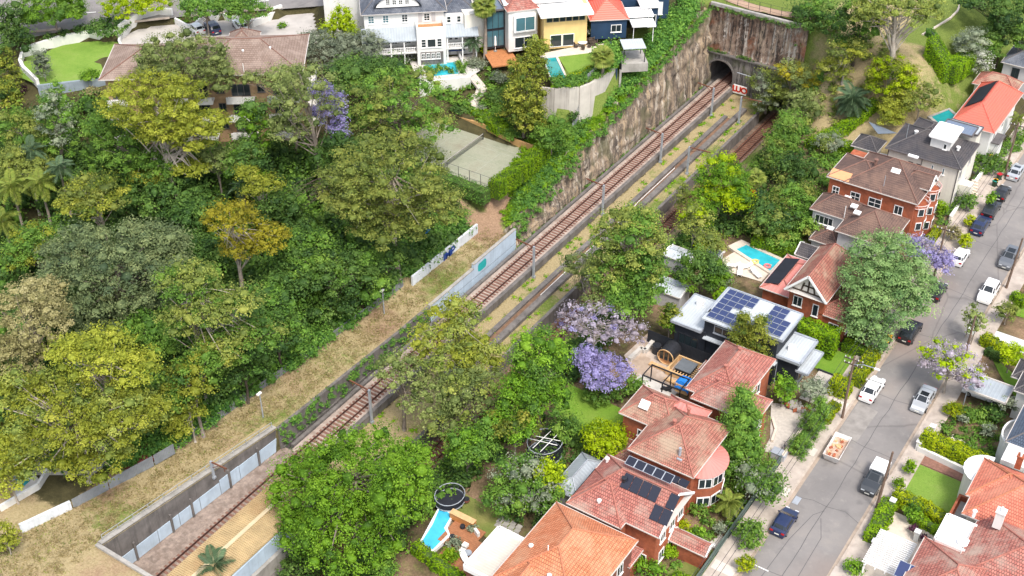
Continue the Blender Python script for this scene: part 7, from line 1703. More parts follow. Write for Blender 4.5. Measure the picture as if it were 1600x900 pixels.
for i in range(8):
    for j in range(6): mb.face([gxy[i][j], gxy[i+1][j], gxy[i+1][j+1], gxy[i][j+1]])
mb.build("sheet", _M["blue_tarp"], t)

# ------------------------------------------------------------------ trees of the wooded valley (left)
tree("umbrella-shaped gum with several bright yellow-green tiers in front of the apartment block", 'eucy', [(240,158,165,72,17),(322,192,78,52,15.5),(262,192,120,48,14.5),(300,212,90,36,13),(230,271,62,32,7),(300,262,60,34,9)], 17, lean=(3.5,-1.5))
tree("big round grey-green gum covering the middle of the apartment roof", 'gum', [(282,92,150,100,15),(335,118,70,60,13),(235,110,60,60,13)], 15, gap=1.0)
tree("small olive gum hanging over the right end of the apartment roof", 'gum', [(450,125,90,60,13),(392,122,40,30,12)], 13, gap=.8)
tree("tall thin grey gum with bare forked trunk beside the purple jacaranda", 'gum', [(480,150,120,110,15),(450,200,80,60,11)], 15, gap=.45, lean=(2.0,-1.0))
tree("jacaranda in purple flower among dark trees above the large olive gum", 'jac', [(516,170,62,66,11),(500,140,50,34,12),(528,205,40,34,9)], 11, gap=.7)
tree("very large olive-green gum with thick brown trunk beside the graffiti wall", 'euc', [(612,262,190,115,18),(560,310,120,90,14),(675,320,110,90,14),(610,345,140,70,11),(520,285,60,60,14)], 18, gap=1.0, lean=(-.4,.3), tr=.45)
tree("many-stemmed pale green tree left of the tennis court", 'mid', [(625,150,150,90,11),(670,195,90,70,8),(575,195,90,80,8)], 11, gap=.6, second=('euc', .5))
tree("dense dark green tree below the mansion's verandah", 'dark', [(560,118,110,70,9),(600,108,70,50,9)], 9)
tree("rounded bright green tree between dark tree and mansion pool", 'mid', [(610,120,80,40,8),(560,130,70,40,9)], 8)
tree("silvery green mass of shrubs left of the mansion", 'grey', [(500,78,110,52,5),(560,72,90,44,5)], 5)
tree("golden-orange gum in the middle of the forest", 'gold', [(360,340,95,52,15),(420,372,75,56,12),(375,385,70,50,11)], 15, gap=.8)
tree("huge grey-green fig with broad dome in the left of the forest", 'fig', [(175,415,220,150,11),(120,400,120,110,10),(240,390,120,100,10),(180,480,160,90,6)], 11)
tree("tan flowering tree with rounded crown at the left edge", 'tan', [(35,500,150,130,12),(70,470,80,90,11),(20,560,100,80,8)], 12)
tree("bright yellow-green gum spreading between tan tree and fig", 'eucy', [(150,550,130,72,15),(215,575,90,66,13),(100,545,70,50,15)], 15, gap=.9)
tree("vast yellow-green gum with pale leaning trunks in the lower left", 'eucy', [(110,640,200,120,10.5),(185,650,130,100,10),(30,610,100,80,12),(150,715,130,80,5.5),(60,700,120,80,7),(230,640,80,70,8.5)], 10.5, gap=.8, second=('euc', .35), tr=.5)
tree("yellow gum cut by the left edge above the hidden pool", 'eucy', [(12,735,70,110,5),(15,700,60,60,7)], 5, gap=.8)
tree("small yellow-green gum in the bottom left corner beside the white wall", 'eucy', [(8,840,44,60,2.6)], 2.6)
tree("tall green gum with reddish forked trunk left of the railway", 'euc', [(295,440,110,70,17),(375,470,90,60,16),(330,480,110,60,15),(280,500,80,60,13),(400,520,90,60,12),(350,540,110,60,11)], 17, gap=.8, second=('mid', .4), lean=(2,-2))
tree("green gum with yellow tips leaning over the forest edge", 'mid', [(300,590,90,80,9),(330,560,80,60,11),(270,620,60,60,7)], 9, second=('eucy', .4))
tree("yellow gum tree with bare white branches near the brick-red court", 'eucy', [(295,640,65,60,5),(280,668,50,44,3)], 5, gap=.8)
tree("dense green tree on the forest edge above the dry grass, lower of a pair", 'dark', [(378,570,100,84,6),(340,594,80,60,4)], 6, second=('mid', .35))
tree("dense green tree on the forest edge above the dry grass, upper of a pair", 'dark', [(432,520,110,84,6),(412,482,100,70,9)], 6, second=('mid', .35))
tree("leafy green tree in front of the large gum's trunk", 'mid', [(522,420,130,90,8),(480,384,90,70,9),(566,418,80,60,6)], 8, second=('dark', .45))
tree("dark bushy tree wrapped round the large gum's foot", 'dark', [(568,442,86,54,4),(518,472,100,54,4),(612,402,50,50,5)], 4, second=('mid', .3))
tree("broad yellow-olive tree left of the golden gum", 'euc', [(150,305,110,60,10),(115,315,70,50,9)], 10, second=('magn', .6))
tree("light green leafy tree below the umbrella gum", 'mid', [(215,225,140,80,9),(170,200,90,70,9),(250,255,90,60,8)], 9)
tree("dark green tree in the shade between umbrella gum and fig", 'dark', [(260,300,140,80,6),(310,330,90,60,6)], 6)
tree("dark green tree below the apartment's right end", 'dark', [(400,200,70,90,9),(385,260,80,80,8)], 9, second=('bright', .4))
tree("yellow-tipped small gum right of the umbrella gum", 'eucy', [(410,290,70,50,10),(385,272,44,34,11)], 10, gap=.8)
tree("shaded dark tree behind the grey gum's trunk", 'dark', [(530,250,90,90,7),(440,330,90,80,6)], 7, second=('mid', .2))
tree("bluish dark tree filling the gap between golden gum and large gum", 'dark', [(470,400,110,100,7),(450,450,90,70,6)], 7, second=('mid', .25))
tree("dark shaded tree under the fig's right side", 'dark', [(290,400,90,80,5),(330,400,70,60,5)], 5)
tree("dark tree behind the tan flowering tree", 'dark', [(130,500,130,70,4),(220,520,80,60,5)], 4)
tree("deep green tree right of the fig", 'mid', [(225,510,70,60,7),(255,530,60,60,7)], 7)
tree("mixed green tree at the far left under the palms", 'mid', [(60,380,110,60,8),(30,400,60,60,8)], 8, second=('eucy', .3))
tree("olive tree on the left edge below the white wall", 'euc', [(30,200,80,70,6),(60,225,70,60,6)], 6, second=('mid', .5))
tree("pale green small-leaved tree near the left edge", 'euc', [(45,270,100,60,7),(20,250,60,50,8)], 7)
tree("tall mixed tree at the left edge beside the bright lawn", 'magn', [(8,110,50,100,5),(16,150,44,50,4)], 5, second=('dark', .3))
tree("small olive-grey tree standing on the bright lawn", 'grey', (66, 100, 34, 50), 3.0)
tree("big street tree with spreading dark limbs in the top left corner", 'bright', [(80,8,110,50,4.5),(55,26,60,40,4),(110,22,50,40,4)], 4.5, gap=.7, second=('mid', .4))
tree("dark tree in the top left corner beyond the spreading street tree", 'dark', [(18,30,60,60,4.5),(25,62,60,50,3)], 4.5)
tree("yellow-green street tree over the upper road", 'lime', [(195,10,80,26,3.2),(240,4,60,24,3.6)], 3.2, gap=.5)
tree("leafy green tree beside the upper road, left of the car park", 'mid', [(320,14,70,34,5),(300,8,50,30,6)], 5)
tree("leafy green tree over the zigzag wall, right of the car park", 'mid', [(385,16,80,40,5),(360,6,60,30,6)], 5)
tree("conifer-like feathery tree rising beside the lawn's lower corner", 'grey', [(88,205,64,110,8),(88,160,44,60,11)], 8, second=('mid', .5), gap=.8)
tree("greyish scrub tree beside the golden gum", 'gum', [(340,250,70,60,8)], 8, gap=.6)
tree("tangled grey-green tree over the apartment's lower floors", 'gum', [(385,235,60,40,7)], 7, gap=.6)
for lab, cx, cy, w, h, s in [("dark rounded shrub by the upper road, leftmost of three", 76, 58, 24, 26, 'dark'), ("dark rounded shrub by the upper road, middle of three", 100, 52, 22, 26, 'dark'), ("dark rounded shrub by the upper road, rightmost of three", 124, 46, 22, 30, 'dark'), ("long dark oleander clump with pale flowers above the white wall", 168, 42, 70, 28, 'dark'),
      ("round clipped shrub left of the white gate wall", 279, 33, 12, 12, 'bright'), ("round clipped shrub at the bend of the white wall", 290, 33, 12, 12, 'bright'), ("small yellow-green bush on the concrete yard", 441, 40, 18, 18, 'bright'), ("green creeper bush at the lower corner of the bright lawn", 140, 118, 34, 26, 'bright'),
      ("dry tan bush below the blue-grey wall", 142, 142, 30, 20, 'tan'), ("purple-red shrub by the left wall", 30, 140, 26, 24, 'purpl')]: shrub(lab, s, cx, cy, w, h)
tree("tall clump of yellow-green bamboo left of the mansion", 'bamb', [(535,40,46,56,5),(512,52,30,36,4),(550,58,30,36,4)], 5, name="bamboo")
forest = px([(-60,190),(60,175),(160,165),(360,200),(500,215)], 4)+px([(560,250),(620,240),(690,330),(735,345),(622,438),(530,488),(440,566),(365,626),(270,688),(200,690),(120,740),(-60,740)], -1)
APT = [P(178, 216, 4)[:2]]; _c, _s = math.cos(R(36.5)), math.sin(R(36.5)); _q = APT[0]; APT = [(_q[0]+x*_c-y*_s, _q[1]+x*_s+y*_c) for x, y in ((-2, -2), (33, -2), (33, 20), (-2, 20))]
carpet("forest_understorey", "mass of shaded shrubs and saplings on the floor of the wooded valley", 'dark', forest, 1700, 1.2, 4.0, .5, 1.7, 46, seed=5, avoid=(PL_LAWN, PL_DRIVE, APT))
carpet("forest_understorey", "lighter leafy undergrowth between the trees of the wooded valley", 'mid', forest, 520, 1.5, 4.5, .42, 1.5, 46, seed=6, avoid=(PL_LAWN, PL_DRIVE, APT))
edge = [(-14.5,-42),(-9.9,-33),(-9.5,-20),(-9.0,-8),(-8.7,8),(-8.7,24),(-12,26),(-13,0),(-14,-20)]
carpet("ivy", "ivy and creepers spilling over the fence at the forest edge", 'vine', edge, 520, 1.0, 2.4, .3, .95, 44, seed=7)
for lab, cx, cy, zc, L, nf, kw in [("slender palm with pale drooping fronds at the left edge, uppermost", 62, 285, 9, 2.6, 14, {}), ("palm with yellowish arching fronds at the left edge", 18, 292, 8, 2.8, 15, {}), ("palm with ragged brownish fronds behind the arching one", 92, 262, 10, 2.4, 13, dict(key='palmd')), ("low palm with wide fronds beside the fig", 38, 392, 5, 2.8, 15, dict(key='palmd')), ("feathery palm in the shadows below the umbrella gum", 378, 290, 6, 2.2, 13, dict(key='palmd')),
     ("palm partly cut by the left edge above the tan tree", 4, 345, 6, 2.8, 14, {}), ("dark palm under the conifer-like tree", 48, 235, 8, 2.6, 14, dict(key='palmd'))]: palm(lab, cx, cy, zc, L, nf, **kw)
# ------------------------------------------------------------------ around the court, cliff top and tunnel
tree("stacked dark magnolia tree in front of the yellow house's pool, upper crown", 'magn', [(826,110,72,62,7),(838,80,46,40,8.5)], 7)
tree("stacked magnolia tree lower on the slope, beside the stone stair", 'magn', [(818,160,78,80,6),(830,190,60,50,4)], 6)
tree("dense round green tree at the corner of the tennis court hedge", 'mid', (862, 213, 72, 66), 3.6)
tree("magnolia with creamy flowers between yellow house and navy house", 'white', [(925,40,48,42,4),(942,58,34,34,2.5)], 4, second=('dark', .55))
palm("stocky fan palm with yellow-green crown at the lawn's corner", 942, 88, 3.4, 2.0, 34, fan=True, tr=.22); palm("tall fan palm between mansion and glass house", 757, 10, 9, 2.2, 34, fan=True, tr=.25, key='palm')
palm("feathery palm against the yellow house's left wall", 838, 68, 4.2, 1.9, 16); palm("grey-green palm right of the mansion's verandah", 739, 66, 3.2, 1.9, 18, key='palmd')
for lab, s, cx, cy, w, h in [("silver olive bush beside the stone stair's top", 'grey', 745, 100, 34, 40), ("yellow creeper bush beside the orange deck", 'hedgey', 757, 76, 14, 44), ("silver-green bush right of the stair", 'grey', 778, 122, 34, 46), ("dark bush in the middle of the terraced garden", 'dark', 772, 150, 40, 40), ("green ball shrub at the stair's bend", 'bright', 765, 160, 20, 18), ("plum-coloured ball shrub at the stair's bend", 'purpl', 755, 154, 16, 16), ("blue-grey low shrub beside the stair", 'grey', 753, 167, 18, 14), ("dark bush over the ochre wall", 'dark', 715, 172, 34, 22), ("green bush by the lower stair", 'mid', 776, 178, 24, 22), ("leafy bush beside the court gate", 'mid', 800, 210, 34, 40),
      ("white-flowering hedge bush under the mansion verandah", 'white', 632, 84, 60, 18), ("small clipped bush left of the pool corner", 'bright', 700, 116, 16, 14), ("green bush by the pool's right corner", 'mid', 728, 113, 26, 18), ("soft bush by the white and glass house", 'grey', 793, 76, 20, 20), ("bushy climber at the yellow house's wall", 'magn', 833, 34, 20, 44), ("dark shrub left of the grey fence", 'dark', 896, 180, 20, 30)]: shrub(lab, s, cx, cy, w, h)
hedge("clipped golden hedge on the terraced garden, top row", 'hedgey', px([(698,125),(735,121)], 6.2), 1.1, .8, 5.4); hedge("clipped golden hedge on the terraced garden, lower row", 'hedgey', px([(716,137),(744,132)], 5.2), 1.1, .8, 4.6)
hedge("long sloping hedge above the ochre wall of the tennis court", 'hedge', px([(700,150),(730,170),(760,188),(785,206)], 3), 2.2, 1.4, 2.6); hedge("tall hedge along the near right side of the tennis court", 'hedge', [(-8.0,28.2),(-7.6,35),(-7.9,41.5)], 1.9, 2.8, 1.0); hedge("dark hedge along the near side of the tennis court", 'vine', [(-28.5,27.6),(-17,27.6),(-8.6,27.4)], 2.0, 2.2, .4, dens=26)
hedge("ivy hedge trailing over the pale curved retaining wall", 'vine', [P(*p)[:2] for p in ((893,126,9),(905,127,9),(922,119,9),(940,104,9))], 1.3, 1.0, 8.6); hedge("clipped lime edge of the terrace lawn", 'hedgey', [P(*p)[:2] for p in ((890,121,9),(905,122,9),(925,108,9))], .7, .6, 9.0)
slope_poly = [(-12.5,44),(-8.5,30),(-5.0,27.5),(-4.4,40),(-4.6,60),(-4.8,84),(-7,84),(-7.5,66),(-9,58)]
carpet("bank_weeds", "bright green weeds covering the bank above the rock cutting", 'weed', slope_poly, 900, .25, .8, .26, .6, 40, seed=8)
carpet("bank_weeds", "darker leafy creeper patches on the bank above the rock cutting", 'vine', [(-9.0,36),(-6.2,30),(-4.6,29),(-4.5,44),(-6,52)], 150, .4, 1.1, .34, .8, 44, seed=9)
carpet("cliff_ivy", "thick ivy along the cliff top below the navy house", 'vine', [(-10.5,60),(-6,57),(-4.6,62),(-4.8,80),(-5.5,88),(-9,88),(-8.5,72)], 260, 1.2, 3.0, .36, 1.2, 56, seed=10)
carpet("cliff_ivy", "green growth along the foot of the cliff beside the track", 'vine', [(-3.6,28),(-3.2,28),(-3.2,88),(-3.6,88)], 130, .3, .8, .24, .4, 26, zoff=-6-0, seed=12) if False else None
rng_ = np.random.RandomState(15); n_ = 190; ys_ = rng_.uniform(27, 88, n_); cc = np.stack([rng_.uniform(-3.5, -3.05, n_), ys_, rng_.uniform(-6, -5.3, n_)], 1)
V_, F_, T_ = cloud(rng_, cc, np.full((n_, 3), .38), 26, .24); o = link("creeper", npmesh("creeper", V_, F_, LM['vine'], tint=T_)); tag(o, "green creepers along the foot of the rock cliff", None, None, 'stuff')
n_ = 90; cc = np.stack([rng_.uniform(-4.6, 10, n_), np.full(n_, 89.2), rng_.choice([.7, 8.6], n_)+rng_.uniform(-.3, .3, n_)], 1)
V_, F_, T_ = cloud(rng_, cc, np.full((n_, 3), .3), 26, .2); o = link("creeper", npmesh("creeper", V_, F_, LM['dark'], tint=T_)); tag(o, "weeds on the ledge and lip of the tunnel front", None, None, 'stuff')
# midstrip weeds
carpet("bank_weeds", "scattered weeds in the grass strip between the two tracks", 'weed', [(1.8,-10),(8,-10),(8,84),(1.8,84)], 1, .2, .4, .2, .4, 20, seed=13)
n_ = 150; cc = np.stack([rng_.choice([2.3, 3.6, 6.9, 8.0], n_)+rng_.uniform(-.4, .4, n_), rng_.uniform(-20, 86, n_), np.full(n_, -5.95)], 1)
V_, F_, T_ = cloud(rng_, cc, np.stack([np.full(n_, .5), np.full(n_, .6), np.full(n_, .22)], 1), 24, .2); o = link("track_weeds", npmesh("track_weeds", V_, F_, LM['weed'], tint=T_)); tag(o, "low green weeds growing between the two railway tracks", None, None, 'stuff')
# hill above the tunnel, upper right
tree("pale feathery tree hanging over the tunnel front", 'grey', [(1202,128,66,52,6),(1195,160,44,40,3.5),(1212,150,50,50,5)], 6, gap=.65, second=('euc', .5))
tree("yellow-brown wattle beside the tunnel's right shoulder", 'gold', [(1240,110,60,40,4),(1262,130,50,40,3)], 4, second=('gum', .5))
tree("big dark green tree behind the tunnel front, left", 'dark', [(1275,30,90,80,8),(1255,60,50,50,5)], 8, second=('mid', .4)); tree("big dark green tree behind the tunnel front, right", 'dark', [(1345,30,90,80,8),(1330,66,60,40,5)], 8, second=('mid', .35))
tree("open gum with thick white forked limbs on the hill", 'euc', [(1400,10,130,50,13),(1360,25,60,50,12),(1455,20,60,50,12)], 13, gap=.4, lean=(2.0,-1.5), tr=.55)
tree("yellow-green sparse tree left of the dense lime one on the hill", 'eucy', [(1325,78,70,52,6),(1300,110,60,44,4)], 6, gap=.6, second=('euc', .4))
tree("dense round lime-green tree on the hill below the white-limbed gum", 'lime', [(1392,122,84,76,4.5)], 4.5, second=('magn', .4))
tree("yellow-green bush tree in front of the dense lime tree", 'eucy', [(1402,160,60,50,3.5),(1390,182,50,40,3)], 3.5); tree("loose olive tree beside the small green pool", 'euc', [(1440,155,70,60,4)], 4, gap=.6)
palm("large blue-green date palm on the dry slope", 1332, 155, 3.2, 3.2, 34, key='palmd', tr=.3)
tree("brown-olive scrubby tree on the dry slope", 'gum', [(1255,165,70,56,4)], 4, gap=.7); tree("golden scrub bush near the tunnel", 'gold', [(1228,135,36,30,3)], 3)
tree("grey round olive tree by the upper right lawn", 'grey', [(1515,70,56,60,4)], 4); tree("white-blossomed bush by the coral red roof", 'white', [(1532,100,36,44,3)], 3); tree("green bushes along the upper right boundary", 'mid', [(1545,75,50,50,3.5),(1560,45,50,40,4)], 3.5); tree("tall dark trees in the top right corner, nearer", 'dark', [(1570,45,70,70,7)], 7); tree("tall dark trees in the top right corner, farther", 'dark', [(1560,5,100,40,7),(1510,0,50,24,7)], 7)
tree("leafy tree at the right edge above the pale grey house", 'mid', [(1600,60,40,50,7)], 7)
hedge("tall clipped hedge on the dry slope above the small green pool", 'hedge', px([(1440,135),(1475,150),(1505,125)], 3), 2.6, 3.2); hedge("long low hedge at the foot of the dry slope", 'hedge', px([(1265,215),(1320,195),(1365,180)], 2), 1.8, 1.5); hedge("green hedge behind the brick flats", 'hedge', px([(1310,230),(1345,240)], 1), 2.2, 2.0)
hedge("low hedge by the upper right lawn fence", 'vine', px([(1445,82),(1490,112)], 6), 1.2, 1.2)
for lab, s, lob, zc in [("bushy green tree beside the sunken track near the tunnel", 'mid', [(1222,222,64,70,4),(1212,255,44,60,3)], 4), ("leafy green tree right of the pale feathery tree", 'mid', [(1240,195,60,50,4)], 4), ("dark green tree above the brick flats' left end", 'dark', [(1245,270,80,70,4)], 4), ("grey twiggy shrub behind the brick flats", 'grey', [(1295,222,50,30,2.5)], 2.5), ("dark green tree below the scrub by the railway", 'dark', [(1205,345,80,60,4),(1185,320,50,50,4)], 4), ("soft green tree left of the brown roofed house", 'mid', [(1240,315,80,70,4),(1262,350,50,40,3)], 4), ("green bush between pool and white garage", 'mid', [(1220,370,60,34,2)], 2)]: tree(lab, s, lob, zc, second=('euc', .25))
tree("bright green tree on the railway bank beside the red bougainvillea", 'bright', [(1128,280,90,80,7),(1110,310,70,60,5),(1150,310,60,50,5)], 7, second=('lime', .3))
palm("small fan palm with pale ragged crown by the red bougainvillea", 1183, 278, 6.5, 1.5, 26, fan=True); tree("red bougainvillea climbing the palm on the railway bank", 'red', [(1174,318,22,40,3.0),(1180,335,20,24,2.0)], 3, cat="climber", name="climber")
tree("yellow-green tree below the bright one on the railway bank", 'euc', [(1085,345,60,60,5),(1110,380,60,50,4)], 5, second=('lime', .3)); tree("pale olive saplings on the bank left of the small hut", 'euc', [(1070,310,40,50,4)], 4, gap=.6); tree("leafy tree left of the turquoise pool", 'bright', [(1095,425,80,70,4.5),(1120,440,50,50,3)], 4.5, second=('dark', .4)); tree("grey-green tree by the pool's near corner", 'grey', [(1128,432,40,50,3)], 3)
tree("tall olive-green tree standing over the middle of the railway", 'euc', [(985,375,130,110,12),(960,420,90,80,9),(1010,420,80,70,9),(995,345,80,50,14)], 12, gap=1.0, second=('mid', .5))
tree("lower green branches tree below the tall olive one", 'mid', [(990,470,90,60,6),(1010,440,70,50,7),(960,455,50,50,7)], 6, gap=.8); tree("small yellow-green tree by the black fence", 'bright', [(1047,500,36,56,3.5)], 3.5, second=('magn', .4))
tree("sparse pale grey gum with white bare branches by the jacaranda", 'gum', [(910,420,80,70,8),(940,470,80,50,6)], 8, gap=.4)
tree("jacaranda with thin faded mauve flowers behind the yard", 'jacp', [(930,500,100,60,6),(980,520,70,50,5),(890,500,50,60,6)], 6, gap=.35, second=('jac', .12))
tree("jacaranda in dense violet flower above the green lawn", 'jac', [(945,582,86,50,4),(915,560,50,44,5)], 4)
tree("bright green tall tree right of the railway, beside the green lawn", 'bright', [(845,560,100,100,11),(820,610,90,80,8),(860,620,70,70,7)], 11, second=('mid', .25))
tree("yellow-green gum standing over the tracks with clumped crown", 'eucy', [(710,490,90,60,13),(700,540,130,90,11),(750,560,90,80,10)], 13, gap=.85, second=('euc', .5)); tree("grey spreading gum hiding the tracks, left lower", 'gum', [(625,580,90,70,10),(680,620,110,80,8)], 10, gap=.75); tree("grey gum with drooping crown right of the tracks", 'gum', [(740,610,110,90,8),(700,660,90,60,6)], 8, gap=.9, second=('euc', .3)); 
tree("green tree below the grey gum beside the trampoline garden", 'bright', [(730,700,80,70,5),(760,680,60,60,5)], 5, second=('mid', .4)); tree("leafy green tree above the netted trampoline", 'bright', [(805,660,90,70,6)], 6, second=('magn', .35)); tree("mid green bushy tree right of the netted trampoline", 'mid', [(885,668,60,50,3)], 3); tree("round lime-green tree beside the red brick house", 'lime', [(942,685,82,60,3.6)], 3.6)
tree("grey-green leafy tree above the tired lawn", 'mid', [(810,745,100,80,4.5),(790,780,80,50,3),(850,780,70,60,3)], 4.5, second=('grey', .3)); tree("feathery yellow-green bamboo by the blue-grey shed", 'bamb', [(858,750,60,70,3.5)], 3.5, name="bamboo")
tree("huge dense bright green tree in the foreground beside the station roof", 'bright', [(555,735,190,110,12),(480,760,130,110,9),(625,770,120,120,9),(550,830,170,110,6),(480,830,110,90,6),(640,720,80,70,10)], 12, gap=1.0, tr=.6)
for lab, s, cx, cy, w, h, zc in [("dark shrub in the bottom edge under the huge tree", 'dark', 470, 885, 80, 40, 1.6), ("shrub at the foot of the huge tree, right", 'mid', 600, 890, 60, 30, 1.2), ("green shrub beside the blue pool's deck", 'grey', 710, 850, 30, 22, .9), ("yellow-green shrub on the hedge by the deck", 'hedge', 702, 868, 30, 26, 1.2), ("small bush at the red deck's corner", 'grey', 737, 825, 18, 16, .8), ("dark shrubs under the jacaranda", 'mid', 990, 605, 40, 40, 1.5), ("bush below the violet jacaranda", 'mid', 940, 610, 70, 30, 1.4), ("bush at the orange brick house's rear", 'bright', 1106, 543, 22, 22, 1.2), ("shrub beside the black fence", 'lime', 1082, 522, 16, 26, 1.5)]: shrub(lab, s, cx, cy, w, h, zc)
palm("small palm at the bottom edge in front of the station roof", 335, 885, 3.0, 2.4, 16, key='palmd')
conifer("tall dark conifer between the two weathered red roofs", 1155, 672, 88, 135, 5.5, 'mid', 14, 1.25, .05, True, leaf=.3, cone=True)
tree("round dark green tree near the footpath below the conifer", 'mid', [(1190,748,90,66,3.2),(1205,770,50,40,2.5)], 3.2, second=('grey', .25)); 
tree("great spreading cedar with layered pale green boughs", 'cedar', [(1386,395,122,70,10.5),(1368,432,124,64,8.5),(1418,436,106,68,8),(1372,474,126,60,6.2),(1425,468,76,54,6.2),(1358,506,84,44,4),(1372,530,54,30,2.4)], 10.5, "conifer", "cedar_tree", gap=1.0, lean=(-1.5, -1.0))
tree("pale purple jacaranda behind the cedar", 'jac', [(1448,395,70,44,4.5),(1475,410,44,40,4),(1425,380,40,30,4.5)], 4.5, second=('jacp', .3)); tree("street jacaranda of mixed lilac and green over the footpath", 'jacp', [(1488,565,100,70,5),(1465,555,60,40,5),(1515,590,50,50,4.5)], 5, gap=.8, second=('lime', .35))
tree("small sparse street tree opposite the black station wagon", 'gum', [(1525,505,34,50,3.5)], 3.5, gap=.5); tree("bare-limbed small tree by the far kerb", 'gum', [(1518,492,30,40,3.5)], 3.5, gap=.3)
tree("neat round lime tree in front of the charcoal pyramid roof", 'lime', [(1582,553,42,46,3.0)], 3.0); tree("olive shrubby tree at the right edge by the far footpath", 'euc', [(1575,487,40,36,2)], 2); tree("silver spiky bush near the carport", 'grey', [(1575,630,36,30,2)], 2)
conifer("slim leafy tree in front of the solar roof, left of a pair", 1158, 532, 32, 84, 5.8, 'magn', 9, 1.0, 0.0, True, "slim_tree", .3); conifer("slim leafy tree in front of the solar roof, right of a pair", 1183, 541, 34, 86, 5.8, 'magn', 9, 1.0, 0.0, True, "slim_tree", .3)
tree("round bright green tree by the orange brick house's corner", 'bright', [(1225,608,46,46,2.8)], 2.8); tree("pale leafy tree beside the gravel court", 'grey', [(1268,608,56,44,2.6)], 2.6, gap=.8)
for lab, cx, cy, w, h in (("pencil pine by the gravel court, tallest", 1280, 645, 24, 56), ("pencil pine by the gravel court, middle", 1265, 665, 24, 50), ("pencil pine by the gravel court, nearest", 1250, 695, 26, 42)): conifer(lab, cx, cy, w, h, h*.033, 'mid', 7, .8, 0.0, True, "pencil_pine", .22)
for lab, s, cx, cy, w, h, zc in [("yellow-green shrub beside the salmon porch roof", 'hedgey', 1065, 828, 30, 36, 1.6), ("round clipped green shrub by the front path", 'bright', 1090, 835, 30, 32, 1.4), ("clipped green mound at the brick corner", 'hedge', 1045, 862, 34, 30, 1.0), ("shrub at the bottom edge below the orange roof", 'bright', 1010, 885, 50, 34, 1.3), ("flowering shrub in pots near the low porch", 'grey', 1125, 825, 24, 22, 1.0), ("yellow-green shrub at the bottom by the fence", 'hedgey', 1165, 880, 34, 30, 1.2), ("leafy green mass along the fence below the round tree", 'mid', 1170, 835, 60, 50, 1.5), ("small green bushes by the round bay", 'mid', 1090, 790, 40, 24, .9),
    ("golden shrub in the brick flats' front garden", 'hedgey', 1515, 345, 20, 24, 1.0), ("green shrubs in front of the white house", 'mid', 1512, 315, 40, 30, 1.4), ("grey shrub beside the white house's front", 'grey', 1487, 300, 26, 30, 1.8), ("yellow-flowering shrub below the coral red house", 'yelf', 1550, 245, 16, 12, 1.0), ("green shrubs around the yellow-flowering one", 'mid', 1545, 255, 60, 26, 1.2), ("clipped green shrubs beside the flats' lawn", 'hedge', 1468, 325, 30, 30, 1.2), ("golden street-side shrub by the flats", 'hedgey', 1508, 378, 24, 40, 1.4), ("dry twiggy bush by the flats' path", 'tan', 1490, 365, 30, 26, 1.2), ("small street tree by the row of dark cars", 'bright', 1548, 312, 18, 26, 2.0),
    ("pale cream-green shrub in the planted front garden", 'grey', 1545, 672, 26, 30, 1.0), ("clipped green mounds in the planted front garden", 'mid', 1520, 645, 40, 24, .9), ("golden-green shrub by the pale gate pillar", 'hedgey', 1490, 640, 36, 26, .9), ("dark ground shrub in the planted front garden", 'dark', 1555, 645, 44, 26, .9), ("blue-green shrub beside the garden path", 'grey', 1505, 655, 20, 18, .8), ("ball of clipped hedge at the lawn's street corner", 'hedge', 1422, 730, 22, 34, 1.1), ("second ball of clipped hedge along the footpath", 'hedge', 1405, 755, 22, 20, 1.0), ("plum-coloured shrub beside the pergola", 'purpl', 1428, 825, 18, 14, .7), ("second plum-coloured shrub near the porch", 'purpl', 1445, 840, 16, 14, .7), ("small clipped tree in the hedged front garden", 'bright', 1425, 800, 34, 30, 1.6), ("green shrub at the near corner of the pergola court", 'bright', 1335, 885, 36, 28, 1.0)]: shrub(lab, s, cx, cy, w, h, zc)
palm("small bright palm in front of the round bay", 1140, 785, 2.2, 1.8, 16, key='palm'); palm("slim palm on the footpath lawn below the coral red house", 1590, 185, 4.5, 1.5, 14)
hedge("massive clipped hedge beside the brick drive", 'hedgey', [(60.2,13.1),(67.6,12.5)], 1.6, 2.3, 0, dens=70); hedge("clipped hedge along the pergola's street side", 'hedge', [(60.9,-4.0),(60.6,2.2)], 1.6, 1.3, 0); hedge("golden clipped hedge between the two front gardens", 'hedgey', [(60.6,3.4),(64.0,3.1),(66.4,2.6)], 1.4, 1.5, 0); hedge("low dark hedge inside the pergola garden", 'hedge', [(63.2,1.6),(66.3,1.2)], 1.0, .9, 0)
hedge("tall hedge between the solar roofed house and the gabled brick house", 'hedge', [(30.0,22.6),(37,22.4),(46.0,22.8)], 2.2, 3.6, 0, dens=56, leaf=.28); hedge("golden-topped clipped hedge along the footpath", 'hedgey', [(50.2,18.6),(50.2,25.2)], 1.5, 1.7, 0); hedge("low hedge across the top of the front lawn", 'hedge', [(46.4,24.8),(49.4,24.8)], 1.2, 1.3, 0); hedge("cube of clipped hedge at the drive entrance", 'hedgey', [(48.0,16.6),(50.4,16.6)], 1.9, 1.9, 0); hedge("low hedge strip by the power pole", 'hedgey', [(49.6,10.6),(49.8,14.0)], 1.3, .9, 0)
